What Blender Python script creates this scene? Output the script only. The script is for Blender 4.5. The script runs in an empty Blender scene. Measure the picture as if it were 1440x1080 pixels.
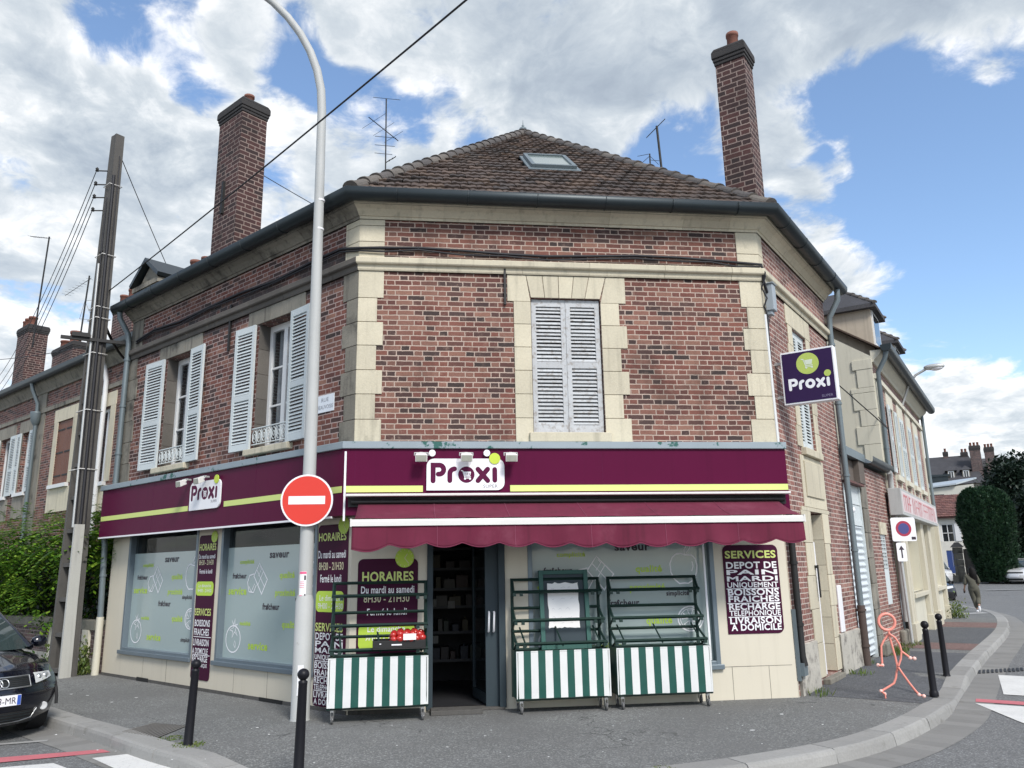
import bpy, math, random
from math import sin, cos, tan, pi, radians, sqrt, floor, hypot, atan2
from mathutils import Vector, Matrix, noise as mnoise
from mathutils.geometry import tessellate_polygon
random.seed(11)
SC = bpy.context.scene
COL = SC.collection
V = Vector

# ------------------------------------------------------------------ geometry helpers
class Fr:
    """facade frame: s along the wall (left to right seen from outside), o outwards, z up"""
    def __init__(f, o, ang=None, ex=None):
        f.o = V(o)
        f.ex = V(ex) if ex is not None else V((cos(ang), sin(ang), 0))
        f.n = V((f.ex.y, -f.ex.x, 0))
    def p(f, s, o, z):
        return f.o + f.ex * s + f.n * o + V((0, 0, z))

class MB:
    def __init__(b):
        b.v = []; b.f = []; b.mi = []; b.cur = 0; b.sm = []
    def add(b, pts, faces, smooth=False):
        k = len(b.v)
        b.v.extend([V(p) for p in pts])
        for f in faces:
            b.f.append([i + k for i in f]); b.mi.append(b.cur); b.sm.append(smooth)
        return b
    def poly(b, *pts):
        return b.add(pts, [list(range(len(pts)))])
    def hexa(b, p):
        """p: four bottom points then four top points, counter-clockwise"""
        return b.add(p, [[3, 2, 1, 0], [4, 5, 6, 7], [0, 1, 5, 4], [1, 2, 6, 5], [2, 3, 7, 6], [3, 0, 4, 7]])
    def box(b, F, s0, s1, o0, o1, z0, z1):
        P = F.p
        return b.hexa([P(s0, o1, z0), P(s1, o1, z0), P(s1, o0, z0), P(s0, o0, z0),
                       P(s0, o1, z1), P(s1, o1, z1), P(s1, o0, z1), P(s0, o0, z1)])
    def tube(b, pts, r, n=8, caps=True, smooth=True):
        pts = [V(p) for p in pts]
        m = len(pts)
        rs = r if isinstance(r, (list, tuple)) else [r] * m
        up = None; rings = []
        for i in range(m):
            if i == 0: t = pts[1] - pts[0]
            elif i == m - 1: t = pts[-1] - pts[-2]
            else: t = (pts[i + 1] - pts[i]).normalized() + (pts[i] - pts[i - 1]).normalized()
            t.normalize()
            if up is None:
                up = V((0, 0, 1)) if abs(t.z) < .9 else V((1, 0, 0))
            a = t.cross(up)
            if a.length < 1e-6: a = t.cross(V((.3, .7, .2)))
            a.normalize(); c = a.cross(t); up = c
            rings.append([pts[i] + (a * cos(2 * pi * k / n) + c * sin(2 * pi * k / n)) * rs[i] for k in range(n)])
        vs = [p for R_ in rings for p in R_]
        fs = []
        for i in range(m - 1):
            for k in range(n):
                k2 = (k + 1) % n
                fs.append([i * n + k, i * n + k2, (i + 1) * n + k2, (i + 1) * n + k])
        b.add(vs, fs, smooth)
        if caps:
            b.add(rings[0], [list(range(n))]); b.add(rings[-1], [list(range(n))[::-1]])
        return b
    def cyl(b, p0, p1, r0, r1=None, n=16):
        return b.tube([p0, p1], [r0, r0 if r1 is None else r1], n)
    def lathe(b, c, prof, n=16, ax=None, smooth=True):
        """prof: list of (radius, height) about a vertical axis through c"""
        vs = []; fs = []
        ax = ax or (V((1, 0, 0)), V((0, 1, 0)), V((0, 0, 1)))
        c = V(c)
        for r, h in prof:
            for k in range(n):
                a = 2 * pi * k / n
                vs.append(c + ax[0] * (r * cos(a)) + ax[1] * (r * sin(a)) + ax[2] * h)
        for i in range(len(prof) - 1):
            for k in range(n):
                k2 = (k + 1) % n
                fs.append([i * n + k, i * n + k2, (i + 1) * n + k2, (i + 1) * n + k])
        b.add(vs, fs, smooth)
        return b
    def grid(b, fn, nu, nv, smooth=True, cu=False):
        vs = [V(fn(i / nu, j / nv)) for j in range(nv + 1) for i in range(nu + 1)]
        w = nu + 1
        fs = [[j * w + i, j * w + i + 1, (j + 1) * w + i + 1, (j + 1) * w + i] for j in range(nv) for i in range(nu)]
        return b.add(vs, fs, smooth)
    def disc(b, F, sc, zc, r, o, n=24):
        return b.poly(*[F.p(sc + r * cos(2 * pi * k / n), o, zc + r * sin(2 * pi * k / n)) for k in range(n)])
    def plate(b, F, pts, o0, o1):
        """a flat plate from outline pts (s,z), counter-clockwise seen from outside"""
        n = len(pts)
        b.poly(*[F.p(s, o1, z) for s, z in pts])
        b.poly(*[F.p(s, o0, z) for s, z in pts][::-1])
        for i in range(n):
            j = (i + 1) % n
            b.poly(F.p(pts[i][0], o0, pts[i][1]), F.p(pts[j][0], o0, pts[j][1]),
                   F.p(pts[j][0], o1, pts[j][1]), F.p(pts[i][0], o1, pts[i][1]))
        return b
    def ribbon(b, F, pts, w, o, cap=True):
        """flat stroke of width w with round ends, pts (s,z), lying at offset o"""
        Lf = []; Rt = []
        P = []
        for x, y in pts:
            if not P or (V((x, y)) - P[-1]).length > 1e-5: P.append(V((x, y)))
        n = len(P)
        closed = n > 3 and (P[0] - P[-1]).length < 1e-6
        for i in range(n):
            if closed and i in (0, n - 1): t = (P[1] - P[0]).normalized() + (P[-1] - P[-2]).normalized()
            elif i == 0: t = P[1] - P[0]
            elif i == n - 1: t = P[-1] - P[-2]
            else: t = (P[i + 1] - P[i]).normalized() + (P[i] - P[i - 1]).normalized()
            if t.length < 1e-9: t = V((1, 0))
            t.normalize(); m = V((-t.y, t.x))
            k = 1.
            if 0 < i < n - 1:
                c_ = max(.45, abs(m.dot(V((-(P[i + 1] - P[i]).normalized().y, (P[i + 1] - P[i]).normalized().x)))))
                k = 1 / c_
            Lf.append(P[i] + m * w / 2 * k); Rt.append(P[i] - m * w / 2 * k)
        for i in range(n - 1):
            b.poly(*[F.p(q.x, o, q.y) for q in (Rt[i], Rt[i + 1], Lf[i + 1], Lf[i])])
        if cap and not closed:
            for i, j in ((0, 1), (n - 1, n - 2)):
                d = (P[i] - P[j]).normalized(); m = V((-d.y, d.x))
                arc = [P[i] + (m * cos(a) + d * sin(a)) * (w / 2) for a in [pi * k / 6 for k in range(7)]]
                q = [F.p(x.x, o, x.y) for x in arc]
                b.poly(*q[::-1])
        return b
    def wall(b, F, s0, s1, z0, z1, holes=(), o=0., reveal=.2):
        ss = sorted(set([s0, s1] + [h[0] for h in holes] + [h[1] for h in holes]))
        zs = sorted(set([z0, z1] + [h[2] for h in holes] + [h[3] for h in holes]))
        ss = [s for s in ss if s0 <= s <= s1]; zs = [z for z in zs if z0 <= z <= z1]
        for i in range(len(ss) - 1):
            for j in range(len(zs) - 1):
                cs = (ss[i] + ss[i + 1]) / 2; cz = (zs[j] + zs[j + 1]) / 2
                if any(h[0] < cs < h[1] and h[2] < cz < h[3] for h in holes): continue
                b.poly(F.p(ss[i], o, zs[j]), F.p(ss[i + 1], o, zs[j]), F.p(ss[i + 1], o, zs[j + 1]), F.p(ss[i], o, zs[j + 1]))
        for h in holes:
            a, c, d, e = h[:4]; r = h[4] if len(h) > 4 else reveal
            P = F.p
            b.poly(P(a, o, d), P(a, o, e), P(a, o - r, e), P(a, o - r, d))
            b.poly(P(c, o, e), P(c, o, d), P(c, o - r, d), P(c, o - r, e))
            b.poly(P(a, o, e), P(c, o, e), P(c, o - r, e), P(a, o - r, e))
            b.poly(P(c, o, d), P(a, o, d), P(a, o - r, d), P(c, o - r, d))
        return b
    def text(b, F, s, sc, zb, h, w=None, o=.004, bold=0., align='c'):
        vs, fs, cap, x0, x1 = glyphs(s, bold)
        k = h / cap; kx = k if w is None else w / (x1 - x0)
        W = (x1 - x0) * kx
        st = sc - W / 2 if align == 'c' else (sc if align == 'l' else sc - W)
        b.add([F.p(st + (x - x0) * kx, o, zb + y * k) for x, y in vs], fs)
        return b
    def ob(b, name, mats, parent=None, origin=None, bevel=0, solid=0, auto=None, sub=0):
        me = bpy.data.meshes.new(name)
        if parent is not None: org = ORG[parent.name]
        elif origin is not None: org = V(origin)
        else:
            xs = [p.x for p in b.v]; ys = [p.y for p in b.v]; zs = [p.z for p in b.v]
            org = V(((min(xs) + max(xs)) / 2, (min(ys) + max(ys)) / 2, min(zs)))
        me.from_pydata([tuple(p - org) for p in b.v], [], b.f)
        if not isinstance(mats, (list, tuple)): mats = [mats]
        for m in mats: me.materials.append(m)
        me.polygons.foreach_set('material_index', b.mi)
        me.polygons.foreach_set('use_smooth', b.sm)
        uv = me.uv_layers.new(name='UVMap')
        data = [0.] * (2 * len(me.loops))
        for p in me.polygons:
            n = p.normal
            if abs(n.z) > .75:
                for li in p.loop_indices:
                    q = me.vertices[me.loops[li].vertex_index].co + org
                    data[2 * li] = q.x; data[2 * li + 1] = q.y
            else:
                t = V((-n.y, n.x, 0)).normalized()
                for li in p.loop_indices:
                    q = me.vertices[me.loops[li].vertex_index].co + org
                    data[2 * li] = q.x * t.x + q.y * t.y; data[2 * li + 1] = q.z
        uv.data.foreach_set('uv', data)
        me.validate(); me.update()
        o = bpy.data.objects.new(name, me); COL.objects.link(o)
        if parent is not None: o.parent = parent
        else: o.location = org
        ORG[o.name] = org
        if sub:
            md = o.modifiers.new('Sub', 'SUBSURF'); md.levels = sub; md.render_levels = sub
        if solid:
            md = o.modifiers.new('Solid', 'SOLIDIFY'); md.thickness = solid; md.offset = 0
        if bevel:
            md = o.modifiers.new('Bevel', 'BEVEL'); md.width = bevel; md.segments = 2; md.limit_method = 'ANGLE'; md.angle_limit = radians(40)
        return o
ORG = {}

_G = {}
def glyphs(s, bold):
    key = (s, bold)
    if key in _G: return _G[key]
    def mk(t):
        c = bpy.data.curves.new('lettering', 'FONT'); c.body = t; c.size = 1; c.offset = bold; c.resolution_u = 3; c.space_character = 1 + 2.2 * bold
        o = bpy.data.objects.new('lettering', c); COL.objects.link(o)
        dg = bpy.context.evaluated_depsgraph_get()
        me = bpy.data.meshes.new_from_object(o.evaluated_get(dg))
        vs = [(v.co.x, v.co.y) for v in me.vertices]; fs = [list(p.vertices) for p in me.polygons]
        bpy.data.objects.remove(o); bpy.data.curves.remove(c); bpy.data.meshes.remove(me)
        return vs, fs
    if '_cap%s' % bold not in _G:
        v, _ = mk('H'); _G['_cap%s' % bold] = max(y for x, y in v)
    vs, fs = mk(s)
    r = (vs, fs, _G['_cap%s' % bold], min(x for x, y in vs), max(x for x, y in vs))
    _G[key] = r
    return r

def tag(o, label=None, cat=None, group=None, kind=None):
    if label: o['label'] = label
    if cat: o['category'] = cat
    if group: o['group'] = group
    if kind: o['kind'] = kind
    return o
def thing(name, label, cat, loc=(0, 0, 0), rz=0, group=None):
    o = bpy.data.objects.new(name, None); COL.objects.link(o)
    o.empty_display_size = .2
    o.location = loc; o.rotation_euler = (0, 0, rz)
    ORG[o.name] = V(loc)
    return tag(o, label, cat, group)
def struct(o): return tag(o, kind='structure')
def kids(o): return [c for c in bpy.data.objects if c.parent == o]
def dup(root, loc, rz=None, label=None, group=None):
    r = root.copy(); COL.objects.link(r); r.location = loc
    if rz is not None: r.rotation_euler = (0, 0, rz)
    if label: r['label'] = label
    if group: r['group'] = group
    for ch in kids(root):
        c = ch.copy(); COL.objects.link(c); c.parent = r
        for g in kids(ch):
            d = g.copy(); COL.objects.link(d); d.parent = c
    return r

# ------------------------------------------------------------------ materials
def N(nt, t, **kw):
    n = nt.nodes.new(t)
    for k, v in kw.items(): setattr(n, k, v)
    return n
def setin(nt, n, i, v):
    if v is None: return
    if hasattr(v, 'is_output') or isinstance(v, bpy.types.NodeSocket): nt.links.new(v, n.inputs[i])
    else: n.inputs[i].default_value = v
def MA(nt, op, a, b=None, c=None, clamp=False):
    n = N(nt, 'ShaderNodeMath', operation=op, use_clamp=clamp)
    setin(nt, n, 0, a); setin(nt, n, 1, b); setin(nt, n, 2, c)
    return n.outputs[0]
def VM(nt, op, a, b=None):
    n = N(nt, 'ShaderNodeVectorMath', operation=op)
    setin(nt, n, 0, a); setin(nt, n, 1, b)
    return n.outputs[1] if op in ('DOT_PRODUCT', 'LENGTH') else n.outputs[0]
def NOI(nt, vec, scale, detail=5, rough=.55, dist=0):
    n = N(nt, 'ShaderNodeTexNoise')
    setin(nt, n, 'Vector', vec); n.inputs['Scale'].default_value = scale
    n.inputs['Detail'].default_value = detail; n.inputs['Roughness'].default_value = rough
    n.inputs['Distortion'].default_value = dist
    return n.outputs['Fac']
def RAMP(nt, fac, stops, interp='LINEAR'):
    n = N(nt, 'ShaderNodeValToRGB'); n.color_ramp.interpolation = interp
    e = n.color_ramp.elements
    while len(e) < len(stops): e.new(.5)
    for el, (p, c) in zip(e, stops):
        el.position = p; el.color = (c, c, c, 1) if isinstance(c, (int, float)) else (*c, 1)
    setin(nt, n, 'Fac', fac)
    return n.outputs['Color']
def MIX(nt, fac, a, b, mode='MIX'):
    n = N(nt, 'ShaderNodeMix', data_type='RGBA', blend_type=mode)
    setin(nt, n, 0, fac)
    for i, x in ((6, a), (7, b)):
        if isinstance(x, tuple): n.inputs[i].default_value = (*x[:3], 1)
        else: nt.links.new(x, n.inputs[i])
    return n.outputs[2]
def SS(nt, x, a, b):
    n = N(nt, 'ShaderNodeMapRange', interpolation_type='SMOOTHSTEP')
    setin(nt, n, 0, x); n.inputs[1].default_value = a; n.inputs[2].default_value = b
    return n.outputs[0]
def newmat(name):
    m = bpy.data.materials.new(name); m.use_nodes = True
    nt = m.node_tree
    return m, nt, nt.nodes['Principled BSDF']
def pos(nt): return N(nt, 'ShaderNodeNewGeometry').outputs['Position']
def mapped(nt, vec, sc):
    n = N(nt, 'ShaderNodeMapping'); n.inputs['Scale'].default_value = sc
    nt.links.new(vec, n.inputs[0]); return n.outputs[0]
def BUMP(nt, bs, h, st, dist=.01):
    n = N(nt, 'ShaderNodeBump'); n.inputs['Strength'].default_value = st; n.inputs['Distance'].default_value = dist
    nt.links.new(h, n.inputs['Height']); nt.links.new(n.outputs[0], bs.inputs['Normal'])
def mat(name, c, rough=.6, metal=0., var=.12, vs=2.5, fine=.1, fs=60, bump=0., bs=120, spec=.5, rnd=0., streak=0.,
        dirt=None, dirt_at=(.5, .7), dirt_scale=3., coat=0., obj=False):
    m, nt, b = newmat(name)
    p = N(nt, 'ShaderNodeTexCoord').outputs['Object'] if obj else pos(nt)
    f = MA(nt, 'MULTIPLY_ADD', NOI(nt, p, vs), 2 * var, 1 - var)
    if fine: f = MA(nt, 'MULTIPLY', f, MA(nt, 'MULTIPLY_ADD', NOI(nt, p, fs, 3), 2 * fine, 1 - fine))
    if rnd:
        r = N(nt, 'ShaderNodeNewGeometry').outputs['Random Per Island']
        f = MA(nt, 'MULTIPLY', f, MA(nt, 'MULTIPLY_ADD', r, 2 * rnd, 1 - rnd))
    if streak:
        sn = NOI(nt, mapped(nt, p, (7, 7, .5)), 1.5, 4)
        f = MA(nt, 'MULTIPLY', f, MA(nt, 'SUBTRACT', 1, MA(nt, 'MULTIPLY', SS(nt, sn, .5, .75), streak)))
    col = MIX(nt, 1., tuple(c), f, 'MULTIPLY') if False else None
    mx = N(nt, 'ShaderNodeVectorMath', operation='SCALE'); mx.inputs[0].default_value = c[:3]
    nt.links.new(f, mx.inputs['Scale']); col = mx.outputs[0]
    if dirt:
        d = SS(nt, NOI(nt, p, dirt_scale, 8, .65), *dirt_at)
        col = MIX(nt, d, col, tuple(dirt))
    nt.links.new(col, b.inputs['Base Color'])
    b.inputs['Roughness'].default_value = rough; b.inputs['Metallic'].default_value = metal
    b.inputs['Specular IOR Level'].default_value = spec
    if coat: b.inputs['Coat Weight'].default_value = coat; b.inputs['Coat Roughness'].default_value = .05
    if bump: BUMP(nt, b, NOI(nt, p, bs, 4), bump, .01)
    return m

def brick_mat(name, tones, mortar, k=1., soot=None, wear=0.):
    """Flemish bond: long and short bricks alternate in each course, courses shifted by half a period"""
    m, nt, b = newmat(name)
    uv = N(nt, 'ShaderNodeUVMap').outputs[0]
    p = pos(nt)
    sx = N(nt, 'ShaderNodeSeparateXYZ'); nt.links.new(uv, sx.inputs[0])
    wob = NOI(nt, p, 22, 2); wob2 = NOI(nt, p, 17, 2)
    u = MA(nt, 'ADD', sx.outputs[0], MA(nt, 'MULTIPLY_ADD', wob, .018, -.009))
    v = MA(nt, 'ADD', sx.outputs[1], MA(nt, 'ADD', MA(nt, 'MULTIPLY_ADD', wob2, .012, -.006), MA(nt, 'MULTIPLY_ADD', NOI(nt, p, 1.7, 2), .014, -.007)))
    H = .0715 * k; PER = .35 * k
    vr = MA(nt, 'DIVIDE', v, H); row = MA(nt, 'FLOOR', vr); fv = MA(nt, 'SUBTRACT', vr, row)
    odd = MA(nt, 'MODULO', MA(nt, 'ADD', row, 1000), 2)
    jit = N(nt, 'ShaderNodeTexWhiteNoise', noise_dimensions='1D'); nt.links.new(row, jit.inputs['W'])
    ur = MA(nt, 'ADD', MA(nt, 'MULTIPLY_ADD', odd, .5, MA(nt, 'DIVIDE', u, PER)), MA(nt, 'MULTIPLY', jit.outputs[0], .12))
    cell = MA(nt, 'FLOOR', ur); fx = MA(nt, 'MULTIPLY', MA(nt, 'SUBTRACT', ur, cell), .35)
    head = MA(nt, 'GREATER_THAN', fx, .233)
    dx = MA(nt, 'MINIMUM', MA(nt, 'MINIMUM', fx, MA(nt, 'SUBTRACT', .35, fx)), MA(nt, 'ABSOLUTE', MA(nt, 'SUBTRACT', fx, .233)))
    dy = MA(nt, 'MULTIPLY', MA(nt, 'MINIMUM', fv, MA(nt, 'SUBTRACT', 1, fv)), .0715)
    edge = MA(nt, 'ADD', MA(nt, 'MINIMUM', dx, dy), MA(nt, 'MULTIPLY_ADD', NOI(nt, p, 90, 3), .004, -.002))
    br = SS(nt, edge, .0056, .0088)
    cv = N(nt, 'ShaderNodeCombineXYZ'); nt.links.new(MA(nt, 'MULTIPLY_ADD', cell, 2, head), cv.inputs[0]); nt.links.new(row, cv.inputs[1])
    wn = N(nt, 'ShaderNodeTexWhiteNoise', noise_dimensions='3D'); nt.links.new(cv.outputs[0], wn.inputs['Vector'])
    n = len(tones)
    bc = RAMP(nt, wn.outputs['Value'], [((i + .5) / n, t) for i, t in enumerate(tones)])
    f = MA(nt, 'MULTIPLY', MA(nt, 'MULTIPLY_ADD', NOI(nt, p, 1.1, 6), .7, .65), MA(nt, 'MULTIPLY_ADD', NOI(nt, p, 45, 5, .65), 1.1, .45))
    sc = N(nt, 'ShaderNodeVectorMath', operation='SCALE'); nt.links.new(bc, sc.inputs[0]); nt.links.new(f, sc.inputs['Scale'])
    bcol = sc.outputs[0]
    if wear:
        bcol = MIX(nt, MA(nt, 'MULTIPLY', SS(nt, NOI(nt, p, 9, 8, .7), .52, .72), wear), bcol, (.33, .22, .17))
    ms = N(nt, 'ShaderNodeVectorMath', operation='SCALE'); ms.inputs[0].default_value = mortar
    nt.links.new(MA(nt, 'MULTIPLY_ADD', NOI(nt, p, 2.2, 6), .8, .6), ms.inputs['Scale'])
    col = MIX(nt, br, ms.outputs[0], bcol)
    blot = SS(nt, NOI(nt, mapped(nt, p, (1, 1, .6)), 1.4, 6, .62), .48, .72)      # old grime in patches and runs
    bl2 = N(nt, 'ShaderNodeVectorMath', operation='SCALE'); nt.links.new(col, bl2.inputs[0]); nt.links.new(MA(nt, 'SUBTRACT', 1, MA(nt, 'MULTIPLY', blot, .42)), bl2.inputs['Scale']); col = bl2.outputs[0]
    if soot:
        sz = N(nt, 'ShaderNodeSeparateXYZ'); nt.links.new(p, sz.inputs[0])
        z0, z1, z2 = soot
        band = MA(nt, 'MULTIPLY', SS(nt, sz.outputs[2], z0, z1), SS(nt, sz.outputs[2], z2 + .25, z2))
        s = MA(nt, 'MULTIPLY', band, SS(nt, NOI(nt, mapped(nt, p, (1.5, 1.5, 3)), 1.2, 6, .6), .28, .55))
        col = MIX(nt, MA(nt, 'MULTIPLY', s, .85), col, (.03, .027, .027))
    nt.links.new(col, b.inputs['Base Color'])
    b.inputs['Roughness'].default_value = .85
    hgt = MA(nt, 'ADD', br, MA(nt, 'MULTIPLY', NOI(nt, p, 130, 4), .35))
    BUMP(nt, b, hgt, .6, .007)
    return m

REDS = [(.038, .024, .022), (.065, .030, .026), (.12, .042, .032), (.15, .052, .038), (.175, .066, .047), (.155, .058, .044), (.23, .115, .082), (.10, .042, .034), (.052, .031, .028), (.14, .052, .039), (.20, .095, .070)]
MBRICK = brick_mat('brick', REDS, (.41, .32, .265), soot=None, wear=.48)
MBRICK_L = brick_mat('brick_side_street', REDS, (.38, .295, .27), soot=(5.50, 5.72, 6.0), wear=.06)
MBRICK_R = brick_mat('brick_pale', [(.13, .06, .05), (.20, .085, .07), (.25, .11, .085), (.16, .07, .06), (.29, .15, .12)], (.47, .40, .35), wear=.35)
MBRICK_C = brick_mat('brick_chimney', [(.030, .017, .017), (.050, .022, .021), (.075, .029, .026), (.042, .020, .019)], (.25, .19, .165), k=1.3, wear=.05)
MBRICK_D = brick_mat('brick_garden', [(.05, .035, .035), (.075, .05, .048), (.10, .06, .055)], (.20, .17, .16), wear=.1)
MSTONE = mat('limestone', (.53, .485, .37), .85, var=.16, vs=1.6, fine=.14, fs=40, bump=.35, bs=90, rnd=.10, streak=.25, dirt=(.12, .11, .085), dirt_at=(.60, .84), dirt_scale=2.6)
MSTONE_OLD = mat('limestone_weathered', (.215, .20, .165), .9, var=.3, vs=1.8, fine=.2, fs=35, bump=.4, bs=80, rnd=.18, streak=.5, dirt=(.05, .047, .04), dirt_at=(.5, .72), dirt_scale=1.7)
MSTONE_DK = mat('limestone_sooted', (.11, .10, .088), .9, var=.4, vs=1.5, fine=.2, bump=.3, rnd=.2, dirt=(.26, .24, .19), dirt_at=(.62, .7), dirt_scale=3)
MCREAM = mat('cream_panel', (.60, .555, .45), .55, var=.05, vs=1.2, fine=.03, bump=.06, bs=60, streak=.06, dirt=(.32, .26, .18), dirt_at=(.7, .9), dirt_scale=2.2)
MCREAM_W = mat('cream_render', (.58, .555, .455), .85, var=.1, vs=.8, fine=.05, bump=.2, bs=70, streak=.15, dirt=(.33, .30, .22), dirt_at=(.62, .85), dirt_scale=1.5)
MRENDER = mat('worn_render', (.42, .40, .35), .9, var=.25, vs=2.5, fine=.2, bump=.7, bs=22, dirt=(.12, .11, .10), dirt_at=(.48, .7), dirt_scale=4.5)
MPURPLE = mat('purple_panel', (.085, .0035, .032), .45, var=.08, vs=.8, fine=.02, spec=.10, streak=.08)
MPURPLE_S = mat('purple_board', (.050, .006, .028), .5, var=.08, fine=.02, spec=.12)
MPURPLE_L = mat('purple_print', (.085, .005, .040), .5, var=.02, fine=0, spec=.15)
MINDIGO = mat('indigo_board', (.030, .013, .060), .5, var=.06, fine=.02, spec=.15)
MLIME = mat('lime_paint', (.50, .62, .05), .5, var=.04, fine=.02)
MLIME_D = mat('lime_vinyl', (.44, .62, .06), .5, var=.04, fine=.02)
MLIME_P = mat('lime_print', (.58, .66, .20), .5, var=.02, fine=0)
MBEIGE_P = mat('beige_print', (.62, .58, .38), .5, var=.02, fine=0)
MWHITE_P = mat('white_print', (.80, .80, .82), .5, var=.02, fine=0)
MBLACK_P = mat('dark_print', (.035, .022, .035), .5, var=.02, fine=0)
MGREY_P = mat('grey_print', (.16, .15, .17), .5, var=.02, fine=0)
MWHITE = mat('white_plate', (.78, .78, .80), .4, var=.03, fine=.02)
MWOOD_W = mat('white_paint_wood', (.52, .565, .57), .6, var=.08, fine=.06, rnd=.06, bump=.1, bs=60)
MWOOD_OLD = mat('flaking_white_paint', (.44, .455, .465), .75, var=.2, fine=.12, rnd=.10, bump=.25, bs=50, dirt=(.30, .285, .27), dirt_at=(.50, .66), dirt_scale=16)
MWOOD_BR = mat('brown_shutter_wood', (.15, .06, .035), .6, var=.2, fine=.1, bump=.2)
MPVC = mat('white_frame', (.66, .67, .67), .45, var=.04, fine=.02)
MZINC = mat('zinc', (.155, .19, .205), .5, metal=.35, var=.18, vs=2, fine=.08)
MZINC_G = mat('zinc_green_flakes', (.26, .31, .34), .55, metal=.15, var=.14, fine=.08, dirt=(.02, .10, .085), dirt_at=(.57, .60), dirt_scale=3.2)
MGUTTER = mat('gutter_zinc_dark', (.030, .040, .045), .42, metal=.45, var=.3, vs=1.5, fine=.1)
MDARKFR = mat('dark_grey_frame', (.036, .052, .062), .5, var=.12, fine=.04, spec=.25)
MFRAME_B = mat('bluegrey_frame', (.16, .20, .23), .4, metal=.3, var=.1, fine=.04)
MAWN = mat('awning_burgundy', (.125, .010, .034), .9, var=.2, vs=2.6, fine=.08, fs=200, bump=.12, bs=250, streak=.22, dirt=(.165, .034, .062), dirt_at=(.50, .78), dirt_scale=1.8)
MAWN_M = mat('awning_white_bar', (.66, .65, .62), .5, var=.1, fine=.06, dirt=(.16, .15, .14), dirt_at=(.66, .7), dirt_scale=9)
MGREEN = mat('green_steel', (.012, .034, .028), .45, metal=.2, var=.15, fine=.08)
MGREEN_B = mat('green_board_frame', (.022, .095, .078), .55, var=.15, fine=.08)
MCLOTH_G = mat('green_stripe_cloth', (.004, .068, .052), .5, var=.16, vs=7, fine=.05, coat=.15)
MCLOTH_W = mat('white_stripe_cloth', (.64, .65, .64), .55, var=.06, vs=6, fine=.04)
MCHROME = mat('castor_metal', (.55, .56, .56), .3, metal=.9, var=.1)
MRUBBER = mat('rubber', (.10, .10, .10), .8, var=.1)
MTYRE = mat('tyre_rubber', (.015, .015, .016), .8, var=.1)
MBLACK = mat('black_paint', (.007, .007, .010), .45, var=.15, fine=.06, spec=.25, dirt=(.035, .034, .033), dirt_at=(.64, .74), dirt_scale=9)
MIRON = mat('black_iron', (.02, .02, .02), .6, metal=.3)
MGALV = mat('galvanised_steel', (.50, .51, .50), .45, metal=.45, var=.1, vs=4, fine=.06, dirt=(.22, .20, .18), dirt_at=(.64, .8), dirt_scale=5)
MCONC = mat('concrete_pole', (.088, .084, .078), .9, var=.22, vs=5, fine=.2, bump=.3, bs=60, streak=.4)
MCONC_K = mat('kerb_stone', (.26, .257, .245), .85, var=.16, vs=2.5, fine=.18, fs=45, bump=.3, bs=55, rnd=.14, dirt=(.15, .145, .13), dirt_at=(.55, .78), dirt_scale=4)
MCHAN = mat('gutter_channel', (.20, .197, .187), .9, var=.16, vs=2, fine=.16, bump=.25, rnd=.1, dirt=(.13, .125, .11), dirt_at=(.55, .8), dirt_scale=3)
MRED = mat('sign_red', (.62, .035, .02), .4, var=.04, fine=.02)
MBLUE = mat('sign_blue', (.055, .06, .21), .4, var=.04, fine=.02)
MWIRE = mat('cable_rubber', (.013, .013, .017), .6, var=.1)
MPOT = mat('terracotta', (.19, .078, .055), .8, var=.2, vs=6, fine=.1)
MCAP = mat('chimney_mortar_dark', (.035, .033, .033), .9, var=.3, vs=6, fine=.2, bump=.5, bs=40)
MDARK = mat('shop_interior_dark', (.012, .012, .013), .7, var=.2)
MFLOOR_IN = mat('shop_floor_dark', (.035, .036, .04), .35, var=.15)
MCURT = mat('net_curtain', (.62, .66, .70), .9, var=.25, vs=14, fine=.1)
MCARD = mat('paper_sheet', (.80, .80, .79), .8, var=.03, fine=.02)
MPINK = mat('pink_print', (.75, .12, .25), .6, var=.03)
MSTICK = mat('salmon_tube', (.78, .28, .22), .45, var=.05, fine=.03)
MSTICK_P = mat('pale_pink_knob', (.82, .52, .46), .45, var=.04, fine=.02)

def glass_mat(name, c, rough=.04, tr=0.):
    m, nt, b = newmat(name)
    b.inputs['Base Color'].default_value = (*c, 1); b.inputs['Roughness'].default_value = rough
    b.inputs['Specular IOR Level'].default_value = .7
    if tr:
        b.inputs['Alpha'].default_value = 1 - tr
    return m
MGLASS = glass_mat('window_glass', (.02, .024, .028))
MGLASS_T = glass_mat('clear_glass', (.03, .04, .045), .03, .72)
MGLASS_SKY = glass_mat('skylight_glass', (.16, .20, .19), .15)

def film_mat():
    m, nt, b = newmat('frosted_window_film')
    p = pos(nt)
    f = MA(nt, 'MULTIPLY_ADD', NOI(nt, p, .8, 3), .5, .75)
    c = RAMP(nt, f, [(.3, (.225, .295, .29)), (.9, (.35, .43, .42))])
    nt.links.new(c, b.inputs['Base Color']); b.inputs['Roughness'].default_value = .22
    b.inputs['Specular IOR Level'].default_value = .5
    b.inputs['Coat Weight'].default_value = .5; b.inputs['Coat Roughness'].default_value = .06
    return m
MFILM = film_mat()

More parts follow.
